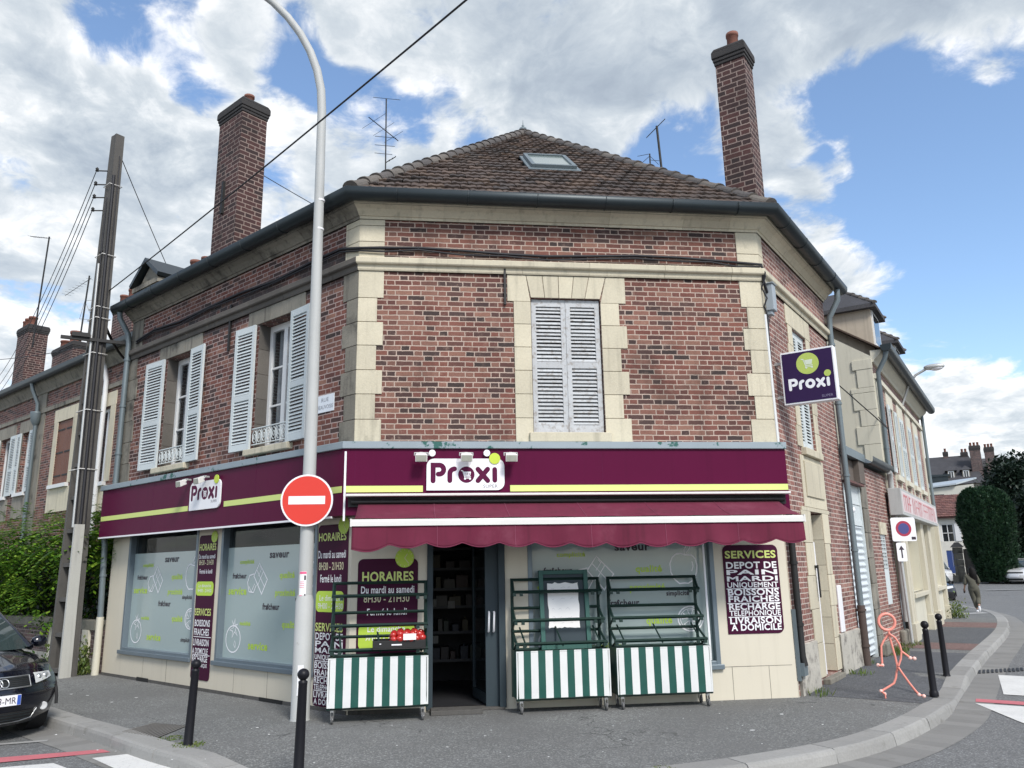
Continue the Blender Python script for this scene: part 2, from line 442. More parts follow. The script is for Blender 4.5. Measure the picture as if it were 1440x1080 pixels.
def tile_mat(name, tones, k=1.):
    m, nt, b = newmat(name)
    p = pos(nt); r = N(nt, 'ShaderNodeNewGeometry').outputs['Random Per Island']
    n = len(tones)
    c = RAMP(nt, r, [((i + .5) / n, t) for i, t in enumerate(tones)])
    f = MA(nt, 'MULTIPLY', MA(nt, 'MULTIPLY_ADD', NOI(nt, p, 1.3, 6), .9, .5 * k), MA(nt, 'MULTIPLY_ADD', NOI(nt, p, 28, 5, .7), 1.2, .4))
    s = N(nt, 'ShaderNodeVectorMath', operation='SCALE'); nt.links.new(c, s.inputs[0]); nt.links.new(f, s.inputs['Scale'])
    col = MIX(nt, SS(nt, NOI(nt, p, 5, 8, .7), .58, .74), s.outputs[0], (.045, .043, .04))
    nt.links.new(col, b.inputs['Base Color']); b.inputs['Roughness'].default_value = .85
    BUMP(nt, b, NOI(nt, p, 80, 4), .3, .006)
    return m
MTILE = tile_mat('roof_tile', [(.058, .040, .032), (.072, .048, .037), (.052, .038, .032), (.105, .070, .050), (.078, .054, .042), (.064, .048, .040), (.042, .033, .029)])
MTILE_RIDGE = tile_mat('ridge_tile_grey', [(.10, .09, .083), (.075, .068, .065), (.13, .115, .10)])
MTILE_RED = tile_mat('roof_tile_red', [(.15, .065, .055), (.11, .05, .045), (.18, .085, .07)])
MSLATE = tile_mat('slate', [(.055, .055, .062), (.042, .043, .05), (.07, .068, .072)])

def ground_mat(name, c, patch=.2, speck=.35, crack=True, tint=None, rough=.88):
    m, nt, b = newmat(name)
    p = pos(nt)
    f = MA(nt, 'MULTIPLY_ADD', NOI(nt, p, .45, 6, .6), 2 * patch, 1 - patch)
    f = MA(nt, 'MULTIPLY', f, MA(nt, 'MULTIPLY_ADD', NOI(nt, p, 3.2, 6, .65), .3, .85))
    f = MA(nt, 'MULTIPLY', f, MA(nt, 'MULTIPLY_ADD', NOI(nt, p, 48, 5, .85), 2.6 * speck, 1 - 1.3 * speck))
    v = N(nt, 'ShaderNodeTexVoronoi'); v.inputs['Scale'].default_value = 75; nt.links.new(p, v.inputs['Vector'])
    vc = N(nt, 'ShaderNodeSeparateColor'); nt.links.new(v.outputs['Color'], vc.inputs[0])
    f = MA(nt, 'MULTIPLY', f, MA(nt, 'MULTIPLY_ADD', MA(nt, 'POWER', vc.outputs[0], 4), 1.1, .8))
    s = N(nt, 'ShaderNodeVectorMath', operation='SCALE'); s.inputs[0].default_value = c; nt.links.new(f, s.inputs['Scale'])
    col = s.outputs[0]
    col = MIX(nt, MA(nt, 'MULTIPLY', SS(nt, NOI(nt, p, 1.3, 7, .7, .6), .60, .76), .38), col, (.045, .045, .047))
    if tint: col = MIX(nt, MA(nt, 'MULTIPLY', SS(nt, NOI(nt, p, .7, 5), .45, .65), .5), col, tint)
    if crack:
        w = N(nt, 'ShaderNodeTexVoronoi', feature='DISTANCE_TO_EDGE'); w.inputs['Scale'].default_value = .55
        dn = N(nt, 'ShaderNodeTexNoise'); dn.inputs['Scale'].default_value = 3; nt.links.new(p, dn.inputs['Vector'])
        nt.links.new(VM(nt, 'ADD', p, VM(nt, 'MULTIPLY', dn.outputs['Color'], (.5, .5, .5))), w.inputs['Vector'])
        k = MA(nt, 'MULTIPLY', MA(nt, 'LESS_THAN', w.outputs['Distance'], .004), .55)
        col = MIX(nt, MA(nt, 'MULTIPLY', k, SS(nt, NOI(nt, p, .5, 2), .5, .6)), col, (.03, .03, .03))
    nt.links.new(col, b.inputs['Base Color']); b.inputs['Roughness'].default_value = rough
    b.inputs['Specular IOR Level'].default_value = .35
    BUMP(nt, b, MA(nt, 'ADD', NOI(nt, p, 110, 4), MA(nt, 'MULTIPLY', NOI(nt, p, 8, 3), .6)), .35, .006)
    return m
MASPH = ground_mat('road_asphalt', (.145, .148, .148), .16, .35)
MPAVE = ground_mat('pavement_asphalt', (.148, .151, .147), .3, .34, tint=(.13, .13, .127))
MPAVE_D = ground_mat('pavement_patch_dark', (.088, .092, .099), .18, .3, crack=False)
MPAVE_R = ground_mat('pavement_red', (.155, .10, .09), .16, .3, crack=False)
MEARTH = ground_mat('earth_verge', (.10, .09, .065), .25, .3, crack=False)
def paint_mat(name, c):
    m, nt, b = newmat(name)
    p = pos(nt)
    f = MA(nt, 'MULTIPLY_ADD', NOI(nt, p, 4, 6), .3, .82)
    s = N(nt, 'ShaderNodeVectorMath', operation='SCALE'); s.inputs[0].default_value = c; nt.links.new(f, s.inputs['Scale'])
    w = SS(nt, NOI(nt, p, 26, 8, .8), .56, .66)
    col = MIX(nt, MA(nt, 'MULTIPLY', w, .75), s.outputs[0], (.13, .13, .13))
    nt.links.new(col, b.inputs['Base Color']); b.inputs['Roughness'].default_value = .75
    return m
MPAINT_W = paint_mat('road_paint_white', (.62, .62, .60))
MPAINT_R = paint_mat('road_paint_red', (.50, .14, .16))
MPAINT_OLD = paint_mat('road_paint_old', (.34, .34, .33))

def leaf_mat(name, cols, tr=.25, rough=.5):
    m, nt, b = newmat(name)
    r = N(nt, 'ShaderNodeNewGeometry').outputs['Random Per Island']
    p = pos(nt)
    n = len(cols)
    c = RAMP(nt, r, [((i + .5) / n, t) for i, t in enumerate(cols)])
    f = MA(nt, 'MULTIPLY_ADD', NOI(nt, p, 2.0, 3), .9, .55)
    s = N(nt, 'ShaderNodeVectorMath', operation='SCALE'); nt.links.new(c, s.inputs[0]); nt.links.new(f, s.inputs['Scale'])
    nt.links.new(s.outputs[0], b.inputs['Base Color']); b.inputs['Roughness'].default_value = rough
    t = N(nt, 'ShaderNodeBsdfTranslucent'); nt.links.new(s.outputs[0], t.inputs[0])
    mx = N(nt, 'ShaderNodeMixShader'); mx.inputs[0].default_value = tr
    nt.links.new(b.outputs[0], mx.inputs[1]); nt.links.new(t.outputs[0], mx.inputs[2])
    nt.links.new(mx.outputs[0], nt.nodes['Material Output'].inputs[0])
    return m
MLEAF = leaf_mat('wisteria_leaf', [(.035, .10, .010), (.10, .23, .018), (.18, .35, .026), (.055, .15, .013), (.28, .43, .045), (.025, .07, .010)], .38)
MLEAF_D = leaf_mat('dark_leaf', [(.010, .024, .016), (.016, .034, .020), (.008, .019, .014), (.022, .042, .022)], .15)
MLEAF_Y = leaf_mat('yew_needle', [(.018, .052, .026), (.028, .068, .030), (.013, .038, .021), (.038, .085, .036)], .15)
MLEAF_W = leaf_mat('weed_leaf', [(.09, .15, .03), (.14, .19, .04), (.18, .20, .06), (.06, .11, .025)], .3)
MBARK = mat('bark', (.05, .04, .03), .9, var=.3, vs=8, fine=.2, bump=.6, bs=30)

# ------------------------------------------------------------------ plan of the place
W = 5.75
aL = radians(47.861); aR = radians(48.601); aN = radians(50.3)
A = V((0, 0, 0)); B = V((W, 0, 0))
dL = V((-cos(aL), sin(aL), 0)); nL = V((-sin(aL), -cos(aL), 0))
dR = V((cos(aR), sin(aR), 0)); nR = V((sin(aR), -cos(aR), 0))
FF = Fr(A, 0.)                 # chamfered front, s = 0 .. 5.75
FL = Fr(A, ex=-dL)             # left street, s = -u
FRt = Fr(B, ex=dR)             # right street, s = u
Q0 = B + dR * 8.3
FN = Fr(Q0, ang=aN)            # the neighbour's front on the right street
FW = Fr(A - nL * 2.0, ex=-dL)  # row houses set back on the left street
def cA(o, z): return V((-o * tan(aL / 2), -o, z))
def cB(o, z): return V((W + o * tan(aR / 2), -o, z))
def Lp(u, o, z): return FL.p(-u, o, z)
def Rp(u, o, z): return FRt.p(u, o, z)
LL = 6.95; RL = 3.95
def sweep(mb, prof, path, smooth=False, closed=False, caps=True):
    """carry a profile of (o,z) along the facades with mitred corners; path items: ('L',u) 'A' 'B' ('R',u) ('F',x)"""
    rows = []
    for it in path:
        row = []
        for o, z in prof:
            if it == 'A': row.append(cA(o, z))
            elif it == 'B': row.append(cB(o, z))
            elif it[0] == 'L': row.append(Lp(it[1], o, z))
            elif it[0] == 'R': row.append(Rp(it[1], o, z))
            else: row.append(FF.p(it[1], o, z))
        rows.append(row)
    m = len(prof); vs = [p for r in rows for p in r]; fs = []
    rng = m if closed else m - 1
    for i in range(len(rows) - 1):
        for k in range(rng):
            k2 = (k + 1) % m
            fs.append([i * m + k, (i + 1) * m + k, (i + 1) * m + k2, i * m + k2])
    mb.add(vs, fs, smooth)
    if caps and closed:
        mb.poly(*rows[0]); mb.poly(*rows[-1][::-1])
    return mb
def rrect(s0, s1, z0, z1, r, corners='tl tr br bl', n=6):
    pts = []
    for nm, cx, cz, a0 in (('br', s1 - r, z0 + r, -pi / 2), ('tr', s1 - r, z1 - r, 0), ('tl', s0 + r, z1 - r, pi / 2), ('bl', s0 + r, z0 + r, pi)):
        if nm in corners: pts += [(cx + r * cos(a0 + pi / 2 * k / n), cz + r * sin(a0 + pi / 2 * k / n)) for k in range(n + 1)]
        else: pts.append({'br': (s1, z0), 'tr': (s1, z1), 'tl': (s0, z1), 'bl': (s0, z0)}[nm])
    return pts
def noisev(p, s=1.): return mnoise.noise(V(p) * s)
# ------------------------------------------------------------------ camera
cam = bpy.data.cameras.new('camera'); co = bpy.data.objects.new('camera', cam); COL.objects.link(co); SC.camera = co
cam.sensor_width = 36; cam.lens = 36 * 1118.72 / 1440; cam.clip_end = 3000; cam.clip_start = .05
_R = V((.99251234, -.12090499, -.01735633)); _U = V((-.01063303, -.22708173, .97381765)); _F = V((.12168072, .96634149, .22666701))
CAM = V((.76526859, -10.43463142, 1.68289286))
co.matrix_world = Matrix(((_R.x, _U.x, -_F.x, CAM.x), (_R.y, _U.y, -_F.y, CAM.y), (_R.z, _U.z, -_F.z, CAM.z), (0, 0, 0, 1)))
SC.render.resolution_x = 1024; SC.render.resolution_y = 768
SC.view_settings.view_transform = 'Standard'; SC.view_settings.look = 'None'; SC.view_settings.gamma = 1
SC.view_settings.exposure = EXPO = .86

# ------------------------------------------------------------------ sky and sun
SUN = V((.22, -.70, .68)).normalized()
sl = bpy.data.lights.new('sun', 'SUN'); so = bpy.data.objects.new('sun', sl); COL.objects.link(so)
sl.energy = 2.0; sl.angle = radians(14); sl.color = (1, .955, .90)
so.rotation_euler = SUN.to_track_quat('Z', 'Y').to_euler(); so.location = (10, -12, 30)
wd = bpy.data.worlds.new('World'); SC.world = wd; wd.use_nodes = True
nt = wd.node_tree
for n in list(nt.nodes): nt.nodes.remove(n)
out = N(nt, 'ShaderNodeOutputWorld')
sky = N(nt, 'ShaderNodeTexSky', sky_type='NISHITA'); sky.sun_disc = False
sky.sun_elevation = math.asin(SUN.z); sky.sun_rotation = atan2(SUN.x, SUN.y)
sky.air_density = 1.0; sky.dust_density = .6; sky.ozone_density = 1.6; sky.altitude = 60
bg1 = N(nt, 'ShaderNodeBackground'); bg1.inputs[1].default_value = .130
skc = MIX(nt, .03, sky.outputs[0], (3.1, 3.5, 3.9))
hs_ = N(nt, 'ShaderNodeHueSaturation'); hs_.inputs['Saturation'].default_value = 1.05; nt.links.new(skc, hs_.inputs['Color']); nt.links.new(hs_.outputs[0], bg1.inputs[0])
d = N(nt, 'ShaderNodeTexCoord').outputs['Generated']
sp = N(nt, 'ShaderNodeSeparateXYZ'); nt.links.new(d, sp.inputs[0])
zc = MA(nt, 'ADD', MA(nt, 'MAXIMUM', sp.outputs[2], 0.), .26)
cb = N(nt, 'ShaderNodeCombineXYZ')
nt.links.new(MA(nt, 'DIVIDE', sp.outputs[0], zc), cb.inputs[0]); nt.links.new(MA(nt, 'DIVIDE', sp.outputs[1], zc), cb.inputs[1])
cb.inputs[2].default_value = 3.3
wn_ = N(nt, 'ShaderNodeTexNoise'); wn_.inputs['Scale'].default_value = 2.6; wn_.inputs['Detail'].default_value = 4; nt.links.new(cb.outputs[0], wn_.inputs['Vector'])
P0 = VM(nt, 'ADD', cb.outputs[0], VM(nt, 'MULTIPLY', VM(nt, 'SUBTRACT', wn_.outputs['Color'], (.5, .5, .5)), (.22, .22, .22)))
def field(dx, dy):
    q = VM(nt, 'ADD', P0, (dx, dy, 0)) if dx or dy else P0
    a1 = NOI(nt, q, 1.6, 3, .5)
    a2 = NOI(nt, VM(nt, 'ADD', q, (7.1, 2.3, .4)), 4.6, 12, .60)
    a3 = NOI(nt, VM(nt, 'ADD', q, (3.7, 9.1, 1.4)), 13., 8, .62)
    return MA(nt, 'ADD', MA(nt, 'ADD', MA(nt, 'MULTIPLY', a1, .22), MA(nt, 'MULTIPLY', a2, .46)), MA(nt, 'MULTIPLY', a3, .32))
raw = field(0, 0); raw2 = field(.035, -.075)
def dirv(px, py):
    v = _F + _R * ((px - 720) / 1118.72) - _U * ((py - 540) / 1118.72)
    return v.normalized()
def lobes(lst, k=1.25):
    acc = None
    for px, py, r, w in lst:
        v = dirv(px, py); a = r / 1118.72 * k
        t = MA(nt, 'MULTIPLY', SS(nt, VM(nt, 'DOT_PRODUCT', d, tuple(v)), cos(a * 1.3), cos(a * .35)), w)
        acc = t if acc is None else MA(nt, 'ADD', acc, t)
    return acc
# where the cloud field opens (negative) or thickens (positive)
CL = [(205, 85, 75, -.17), (280, 130, 36, -.14), (150, 45, 36, -.10), (398, 60, 42, -.18), (440, 110, 32, -.12), (12, 185, 42, -.19), (75, 145, 24, -.10), (375, 215, 38, -.15), (510, 165, 55, -.19), (565, 180, 36, -.13), (640, 165, 50, -.18), (960, 205, 55, -.22), (900, 225, 40, -.12), (270, 305, 24, -.10),
      (1125, 165, 50, -.20), (1215, 150, 55, -.18), (1290, 110, 45, -.20), (1350, 210, 120, -.26), (1420, 330, 130, -.24), (1420, 190, 60, -.14), (1350, 440, 60, -.16), (1280, 260, 60, -.18), (1440, 440, 70, -.14), (1330, 320, 60, -.14),
      (1120, 250, 60, .08), (1225, 210, 36, .18), (1150, 215, 44, .12), (1245, 355, 62, .13), (1170, 330, 66, .08), (1310, 365, 36, .16), (1370, 485, 38, .16), (1340, 560, 80, .12), (1420, 600, 70, .10), (1404, 240, 13, .28), (1367, 315, 9, .24), (1060, 200, 40, .10),
      (850, 50, 170, .11), (620, 60, 130, .08), (1100, 50, 120, .12), (1400, 60, 100, .15), (1250, 20, 120, .12), (1420, 140, 36, .10), (70, 330, 170, .14), (230, 270, 100, .11), (290, 180, 60, .15), (60, 70, 90, .14), (120, 170, 70, .12), (480, 290, 90, .14), (330, 60, 40, .10), (310, 20, 60, .10), (590, 225, 50, .12), (440, 190, 40, .10), (850, 165, 60, .10), (720, 130, 60, .08)]
dens = MA(nt, 'ADD', MA(nt, 'MULTIPLY_ADD', raw, 1.5, -.25), lobes(CL))
dens = MA(nt, 'ADD', dens, MA(nt, 'MULTIPLY', SS(nt, sp.outputs[2], .30, .02), .05))
cover = SS(nt, dens, .405, .595)
# lit from above: brighter rims and puffs, greyer thick bases
relief = MA(nt, 'MULTIPLY', MA(nt, 'SUBTRACT', raw, raw2), 3.0)
thick = SS(nt, dens, .50, .78)
shade = lobes([(900, 20, 330, .14), (1150, 60, 220, .12), (1400, 30, 150, .10), (620, 40, 200, .07), (60, 470, 150, .05)], 1.)
br = MA(nt, 'SUBTRACT', MA(nt, 'ADD', MA(nt, 'SUBTRACT', .90, MA(nt, 'MULTIPLY', thick, .30)), relief), MA(nt, 'SUBTRACT', shade, MA(nt, 'MULTIPLY', SS(nt, sp.outputs[2], .38, .10), .22)), clamp=True)
ccol = RAMP(nt, br, [(.0, (.21, .245, .295)), (.35, (.28, .32, .365)), (.65, (.385, .42, .45)), (.85, (.51, .53, .545)), (1., (.64, .645, .65))])
bg2 = N(nt, 'ShaderNodeBackground'); nt.links.new(ccol, bg2.inputs[0]); bg2.inputs[1].default_value = 1.0
mx = N(nt, 'ShaderNodeMixShader'); nt.links.new(MA(nt, 'MULTIPLY', cover, .96), mx.inputs[0])
nt.links.new(bg1.outputs[0], mx.inputs[1]); nt.links.new(bg2.outputs[0], mx.inputs[2]); nt.links.new(mx.outputs[0], out.inputs[0])

# ------------------------------------------------------------------ ground
def rise(x, y):
    q = hypot(x - CAM.x, y - CAM.y)
    return .027 * max(0., q - 36) if q < 120 else .027 * 84
g = MB()
radii = [0, 3, 6, 9, 12, 15, 18, 22, 26, 30, 34, 36, 40, 45, 50, 56, 62, 70, 80, 90, 105, 120, 160, 250, 500, 1200]
def gfn(u, v):
    i = min(int(round(v * (len(radii) - 1))), len(radii) - 1); r = radii[i]; a = u * 2 * pi
    x = CAM.x + r * cos(a); y = CAM.y + r * sin(a)
    return (x, y, rise(x, y) - .12)
g.grid(gfn, 72, len(radii) - 1)
struct(g.ob('road', MASPH, origin=(0, 0, 0)))

KP = [(-5.01 - .64 * 60, 2.33 + .77 * 60), (-5.01 - .64 * 12, 2.33 + .77 * 12), (-5.01, 2.33), (-3.5, .49), (-2.71, -.40), (-1.93, -1.36), (-1.33, -2.02), (-.85, -2.52), (-.3, -2.96), (.45, -3.33), (1.4, -3.56), (2.4, -3.58),
      (3.43, -3.36), (4.03, -3.16), (4.68, -2.90), (5.30, -2.56), (6.13, -1.93), (7.04, -1.09), (7.85, -.16), (9.41, 1.69), (11.28, 3.85), (12.83, 5.58), (14.81, 7.81), (16.43, 9.75), (18.3, 12.2),
      (19.95, 14.65), (21.05, 16.7), (21.9, 18.9), (22.2, 20.6), (21.8, 22.1), (20.6, 23.8), (18.6, 26), (10, 34.6)]
KP = [V((x, y, 0)) for x, y in KP]
def densify(P, st):
    out = []
    for i in range(len(P) - 1):
        p0 = P[max(i - 1, 0)]; p1 = P[i]; p2 = P[i + 1]; p3 = P[min(i + 2, len(P) - 1)]
        L_ = (p2 - p1).length; n = max(1, int(round(L_ / st)))
        if L_ > 6: n = max(1, int(L_ / 1.2)); cr = False
        else: cr = True
        for k in range(n):
            t = k / n
            if cr and (p1 - p0).length < 7 and (p3 - p2).length < 7:
                q = .5 * ((2 * p1) + (p2 - p0) * t + (2 * p0 - 5 * p1 + 4 * p2 - p3) * t * t + (3 * p1 - p0 - 3 * p2 + p3) * t ** 3)
            else: q = p1.lerp(p2, t)
            out.append(q)
    out.append(P[-1]); return out
KD = densify(KP, .22)
def offs(P, o):
    out = []
    for i, p in enumerate(P):
        t = (P[min(i + 1, len(P) - 1)] - P[max(i - 1, 0)]).normalized()
        out.append(p + V((-t.y, t.x, 0)) * o)
    return out
KIN = offs(KD, .27)
def drop(q):
    """the kerb is lowered where the crossings meet it"""
    a = max(0, 1 - abs((q - V((8.1, .15, 0))).length - 0) / 1.5)
    c = max(0, 1 - abs((q - V((-.5, -2.85, 0))).length - 0) / 1.1)
    return -.075 * min(1, 1.6 * max(a, c))
DIN = .95
def gz(p):
    """height of the pavement surface at a plan point: it dips towards the lowered kerbs"""
    i = min(range(len(KD)), key=lambda k: (KD[k] - V((p.x, p.y, 0))).length); q = (KD[i] - V((p.x, p.y, 0))).length
    return rise(p.x, p.y) + drop(KD[i]) * max(0., min(1., (DIN - q) / (DIN - .27)))
KI2 = offs(KD, DIN)
pv = MB()
ring = [V((p.x, p.y, 0)) for p in KI2] + [V((-30, 60, 0))]
tri = tessellate_polygon([ring])
pv.add([V((p.x, p.y, rise(p.x, p.y))) for p in ring], [list(t) for t in tri])
fix = []
for f in pv.f:
    a_, b_, c_ = [pv.v[i] for i in f]
    fix.append(f if (b_ - a_).cross(c_ - a_).z > 0 else f[::-1])
pv.f = fix
for i in range(len(KD) - 1):
    q = lambda P, k: V((P[k].x, P[k].y, 0))
    for t0, t1 in ((0, .5), (.5, 1)):
        c = [q(KIN, i).lerp(q(KI2, i), t0), q(KIN, i + 1).lerp(q(KI2, i + 1), t0), q(KIN, i + 1).lerp(q(KI2, i + 1), t1), q(KIN, i).lerp(q(KI2, i), t1)]
        h = lambda k, t: drop(KD[k]) * (1 - t)
        zs = [h(i, t0), h(i + 1, t0), h(i + 1, t1), h(i, t1)]
        pv.poly(*[p + V((0, 0, z_ + rise(p.x, p.y))) for p, z_ in zip(c, zs)])
struct(pv.ob('pavement', MPAVE, origin=(0, 0, 0)))

kb = MB(); random.seed(5)
acc_l = 0; start = 0; nxt = .95
def kerb_stone(i0, i1):
    rows = []
    for i in range(i0, i1 + 1):
        p = KD[i]; q = KD[min(i + 1, len(KD) - 1)] - KD[max(i - 1, 0)]; q.normalize(); m = V((-q.y, q.x, 0))
        e = 0
        if i == i0: e = .006
        if i == i1: e = -.006
        p = p + q * e; z = drop(p) + rise(p.x, p.y)
        j = kerb_j
        rows.append([p + m * -.02 + V((0, 0, -.16)), p + m * (.0 + j) + V((0, 0, z - .035)), p + m * (.012 + j) + V((0, 0, z - .006)), p + m * .04 + V((0, 0, z + .006)), p + m * .275 + V((0, 0, z + .006)), p + m * .275 + V((0, 0, -.16))])
    n = 6; vs = [p for r in rows for p in r]
    fs = [[a * n + k, (a + 1) * n + k, (a + 1) * n + k + 1, a * n + k + 1] for a in range(len(rows) - 1) for k in range(n - 1)]
    kb.add(vs, fs); kb.poly(*rows[0]); kb.poly(*rows[-1][::-1])
for i in range(1, len(KD)):
    acc_l += (KD[i] - KD[i - 1]).length
    if acc_l >= nxt - .02 or i == len(KD) - 1:
        kerb_j = random.uniform(-.006, .008)
        kerb_stone(start, i); start = i; acc_l = 0; nxt = random.uniform(.8, 1.05)
struct(kb.ob('kerb', MCONC_K, origin=(0, 0, 0)))
ch = MB()
o0 = offs(KD, -.01); o1 = offs(KD, -.40)
i0 = 2 + 0
acc_l = 0; s_ = 0
for i in range(len(KD) - 1):
    a_, b_, c_, d_ = o1[i], o1[i + 1], o0[i + 1], o0[i]
    if hypot(KD[i].x - CAM.x, KD[i].y - CAM.y) > 45: continue
    zz = lambda p: V((p.x, p.y, rise(p.x, p.y) - .116))
    ch.poly(zz(a_), zz(b_), zz(c_), zz(d_))
struct(ch.ob('road_channel', MCHAN, origin=(0, 0, 0)))

def sheet(name, mt, pts, z, kind='structure'):
    b = MB(); P = [V((x, y, z)) for x, y in pts]
    ar = sum(P[i].x * P[(i + 1) % len(P)].y - P[(i + 1) % len(P)].x * P[i].y for i in range(len(P)))
    b.poly(*(P if ar > 0 else P[::-1]))
    return struct(b.ob(name, mt, origin=(0, 0, 0)))
# darker asphalt strip along the right street, red bands, a worn white line
def band(name, mt, q0, q1, z):
    """strip across the right pavement between two distances along the neighbour's street"""
    t0, t1 = q0, q1
    def foot(t): return B + dR * t if t < 8.3 else Q0 + V((cos(aN), sin(aN), 0)) * (t - 8.3)
    def kerbpt(p):
        best = min(range(len(KIN)), key=lambda i: abs((KIN[i] - p).dot(dR)) + (0 if (KIN[i] - p).dot(nR) > 0 else 99))
        return KIN[best]
    n = 10; F0 = []; K0 = []
    for k in range(n + 1):
        f = foot(t0 + (t1 - t0) * k / n); F0.append(f); K0.append(kerbpt(f))
    b = MB()
    def f(u, v):
        i = min(int(u * n + 1e-6), n - 1); q = u * n - i
        p = F0[i].lerp(F0[i + 1], q).lerp(K0[i].lerp(K0[i + 1], q), v); return V((p.x, p.y, gz(p) + z))
    b.grid(lambda u, v: f(1 - u, v) if (F0[1] - F0[0]).cross(K0[0] - F0[0]).z < 0 else f(u, v), n, 24, False)
    return struct(b.ob(name, mt, origin=(0, 0, 0)))
band('pavement_surface', MPAVE_D, .25, 6.6, .0035)
band('pavement_strip', MPAVE_R, 7.2, 8.6, .004)
band('pavement_surface', MPAVE_D, 8.7, 13.2, .0035)
band('pavement_strip', MPAVE_R, 13.4, 15.4, .004)
sheet('pavement_marking', MPAINT_OLD, [(17.9, 14.2), (19.6, 14.6), (19.75, 15.2), (18.0, 14.75)], .008)
# crossing on the right
RZ = -.112
def stripe(name, mt, pts): return sheet(name, mt, pts, RZ)
dx_ = V((.70, -.72, 0))
stripe('road_marking', MPAINT_W, [(10.15, 2.07), (8.86, .30), (9.35, -.15), (10.6, 1.65)])
stripe('road_marking', MPAINT_W, [(10.98, 1.35), (9.75, -.5), (10.3, -.95), (11.5, .9)])
stripe('road_marking', MPAINT_R, [(8.27, .06), (8.10, -.16), (10.4, -2.2), (10.6, -1.95)])
stripe('road_marking', MPAINT_W, [(8.02, -.26), (7.68, -1.42), (7.45, -2.3), (8.75, -.9)])
# crossing on the left
stripe('road_marking', MPAINT_R, [(-2.36, -.98), (-2.50, -.82), (-3.45, -1.02), (-4.6, -1.35), (-4.6, -1.62), (-3.35, -1.27)])
stripe('road_marking', MPAINT_W, [(-2.45, -1.24), (-2.02, -1.07), (-1.15, -1.95), (-.55, -2.75), (-1.05, -3.0), (-1.6, -2.35)])
stripe('road_marking', MPAINT_W, [(-3.25, -1.50), (-2.75, -1.40), (-1.9, -2.35), (-2.4, -2.75)])
stripe('road_marking', MPAINT_OLD, [(-3.32, -.14), (-3.30, -.24), (-4.6, -.52), (-4.6, -.42)])
# small grass and moss where walls and bollards meet the pavement
def tuft_field(name, spots, mt=None):
    b = MB()
    for x, y, r, n, h in spots:
        for _ in range(n):
            a = random.uniform(0, 2 * pi); q = r * sqrt(random.random())
            p = V((x + q * cos(a), y + q * sin(a), 0)); hh = h * random.uniform(.3, 1); w = random.uniform(.004, .012)
            l = V((random.uniform(-1, 1), random.uniform(-1, 1), 0)) * hh * .6
            t = V((random.uniform(-1, 1), random.uniform(-1, 1), 0)).normalized() * w
            b.add([p - t, p + t, p + l * .5 + t * .8 + V((0, 0, hh * .6)), p + l + V((0, 0, hh))], [[0, 1, 2, 3]])
    return tag(b.ob(name, mt or MLEAF_W), kind='stuff')
wd_ = []
for u, n in ((.25, 30), (.45, 60), (2.6, 60), (2.75, 40), (4.1, 30), (5.75, 150), (6.0, 170), (6.3, 180), (6.7, 120), (7.1, 70), (7.6, 90), (8.0, 70)):
    q = Rp(u, random.uniform(.08, .3), 0); wd_.append((q.x, q.y, .18, n // 2, .11))
tuft_field('weeds', wd_)
tuft_field('moss', [(-1.48, -1.40, .17, 240, .02), (-.18, -2.93, .14, 120, .02), (-1.75, -1.0, .14, 160, .015), (2.9, -3.3, .12, 80, .02)])

# scraps of paper and chewing gum spots lying about
b = MB(); rnd = random.Random(6)
for _ in range(60):
    x = rnd.uniform(-4, 6.5); y = rnd.uniform(-2.8, -.5)
    if (V((x, y, 0)) - V((1.5, 1.5, 0))).length > 5.2: continue
    k = rnd.randint(4, 6); r = rnd.uniform(.006, .018); a0 = rnd.uniform(0, 6)
    b.poly(*[V((x + r * rnd.uniform(.6, 1.2) * cos(a0 + 2 * pi * i / k), y + r * .7 * sin(a0 + 2 * pi * i / k), .004 + .004 * rnd.random())) for i in range(k)])
for x, y in ((-4.2, 2.7), (-3.9, 2.5), (-3.3, 1.75), (-3.1, 2.1), (5.0, -1.1), (4.3, -1.9)):
    b.poly(*[V((x + .03 * cos(a) * rnd.uniform(.5, 1.2), y + .02 * sin(a), .005)) for a in [2 * pi * i / 6 for i in range(6)]])
tag(b.ob('litter', MCARD), kind='stuff')
# ------------------------------------------------------------------ the corner shop building
shop = thing('corner_shop', 'two storey brick corner building with cut off corner, stone quoins and purple shop front', 'building', (0, 0, 0))
ZB = 3.2      # top of the shop front
ZE = 6.46     # underside of the cornice
SH0 = (2.36, 3.35, 3.47, 5.37)
# walls
b = MB()
b.wall(FF, 0, W, ZB, ZE, [(SH0[0], SH0[1], SH0[2], SH0[3], .18)])
b.ob('brick_wall', MBRICK, shop)
b = MB()
WL = [(-5.40, -4.48), (-2.44, -1.52)]
b.wall(FL, -LL, 0, ZB, ZE, [(s0, s1, 3.50, 5.46, .27) for s0, s1 in WL])
b.ob('brick_wall', MBRICK_L, shop)
b = MB()
b.wall(FRt, 0, RL, 0, ZE, [(1.46, 2.28, 3.43, 5.36, .15), (1.46, 2.16, .08, 2.45, .34)])
b.ob('brick_wall', MBRICK_R, shop)
FE = Fr(Rp(RL, 0, 0), ex=-nR); FEL = Fr(Lp(LL, 0, 0) - nL * 6, ex=nL)
b = MB(); b.wall(FE, 0, 5, 0, ZE + .3); b.wall(FEL, 0, 6, 0, ZE + .3)
b.ob('end_wall', MBRICK_R, shop)

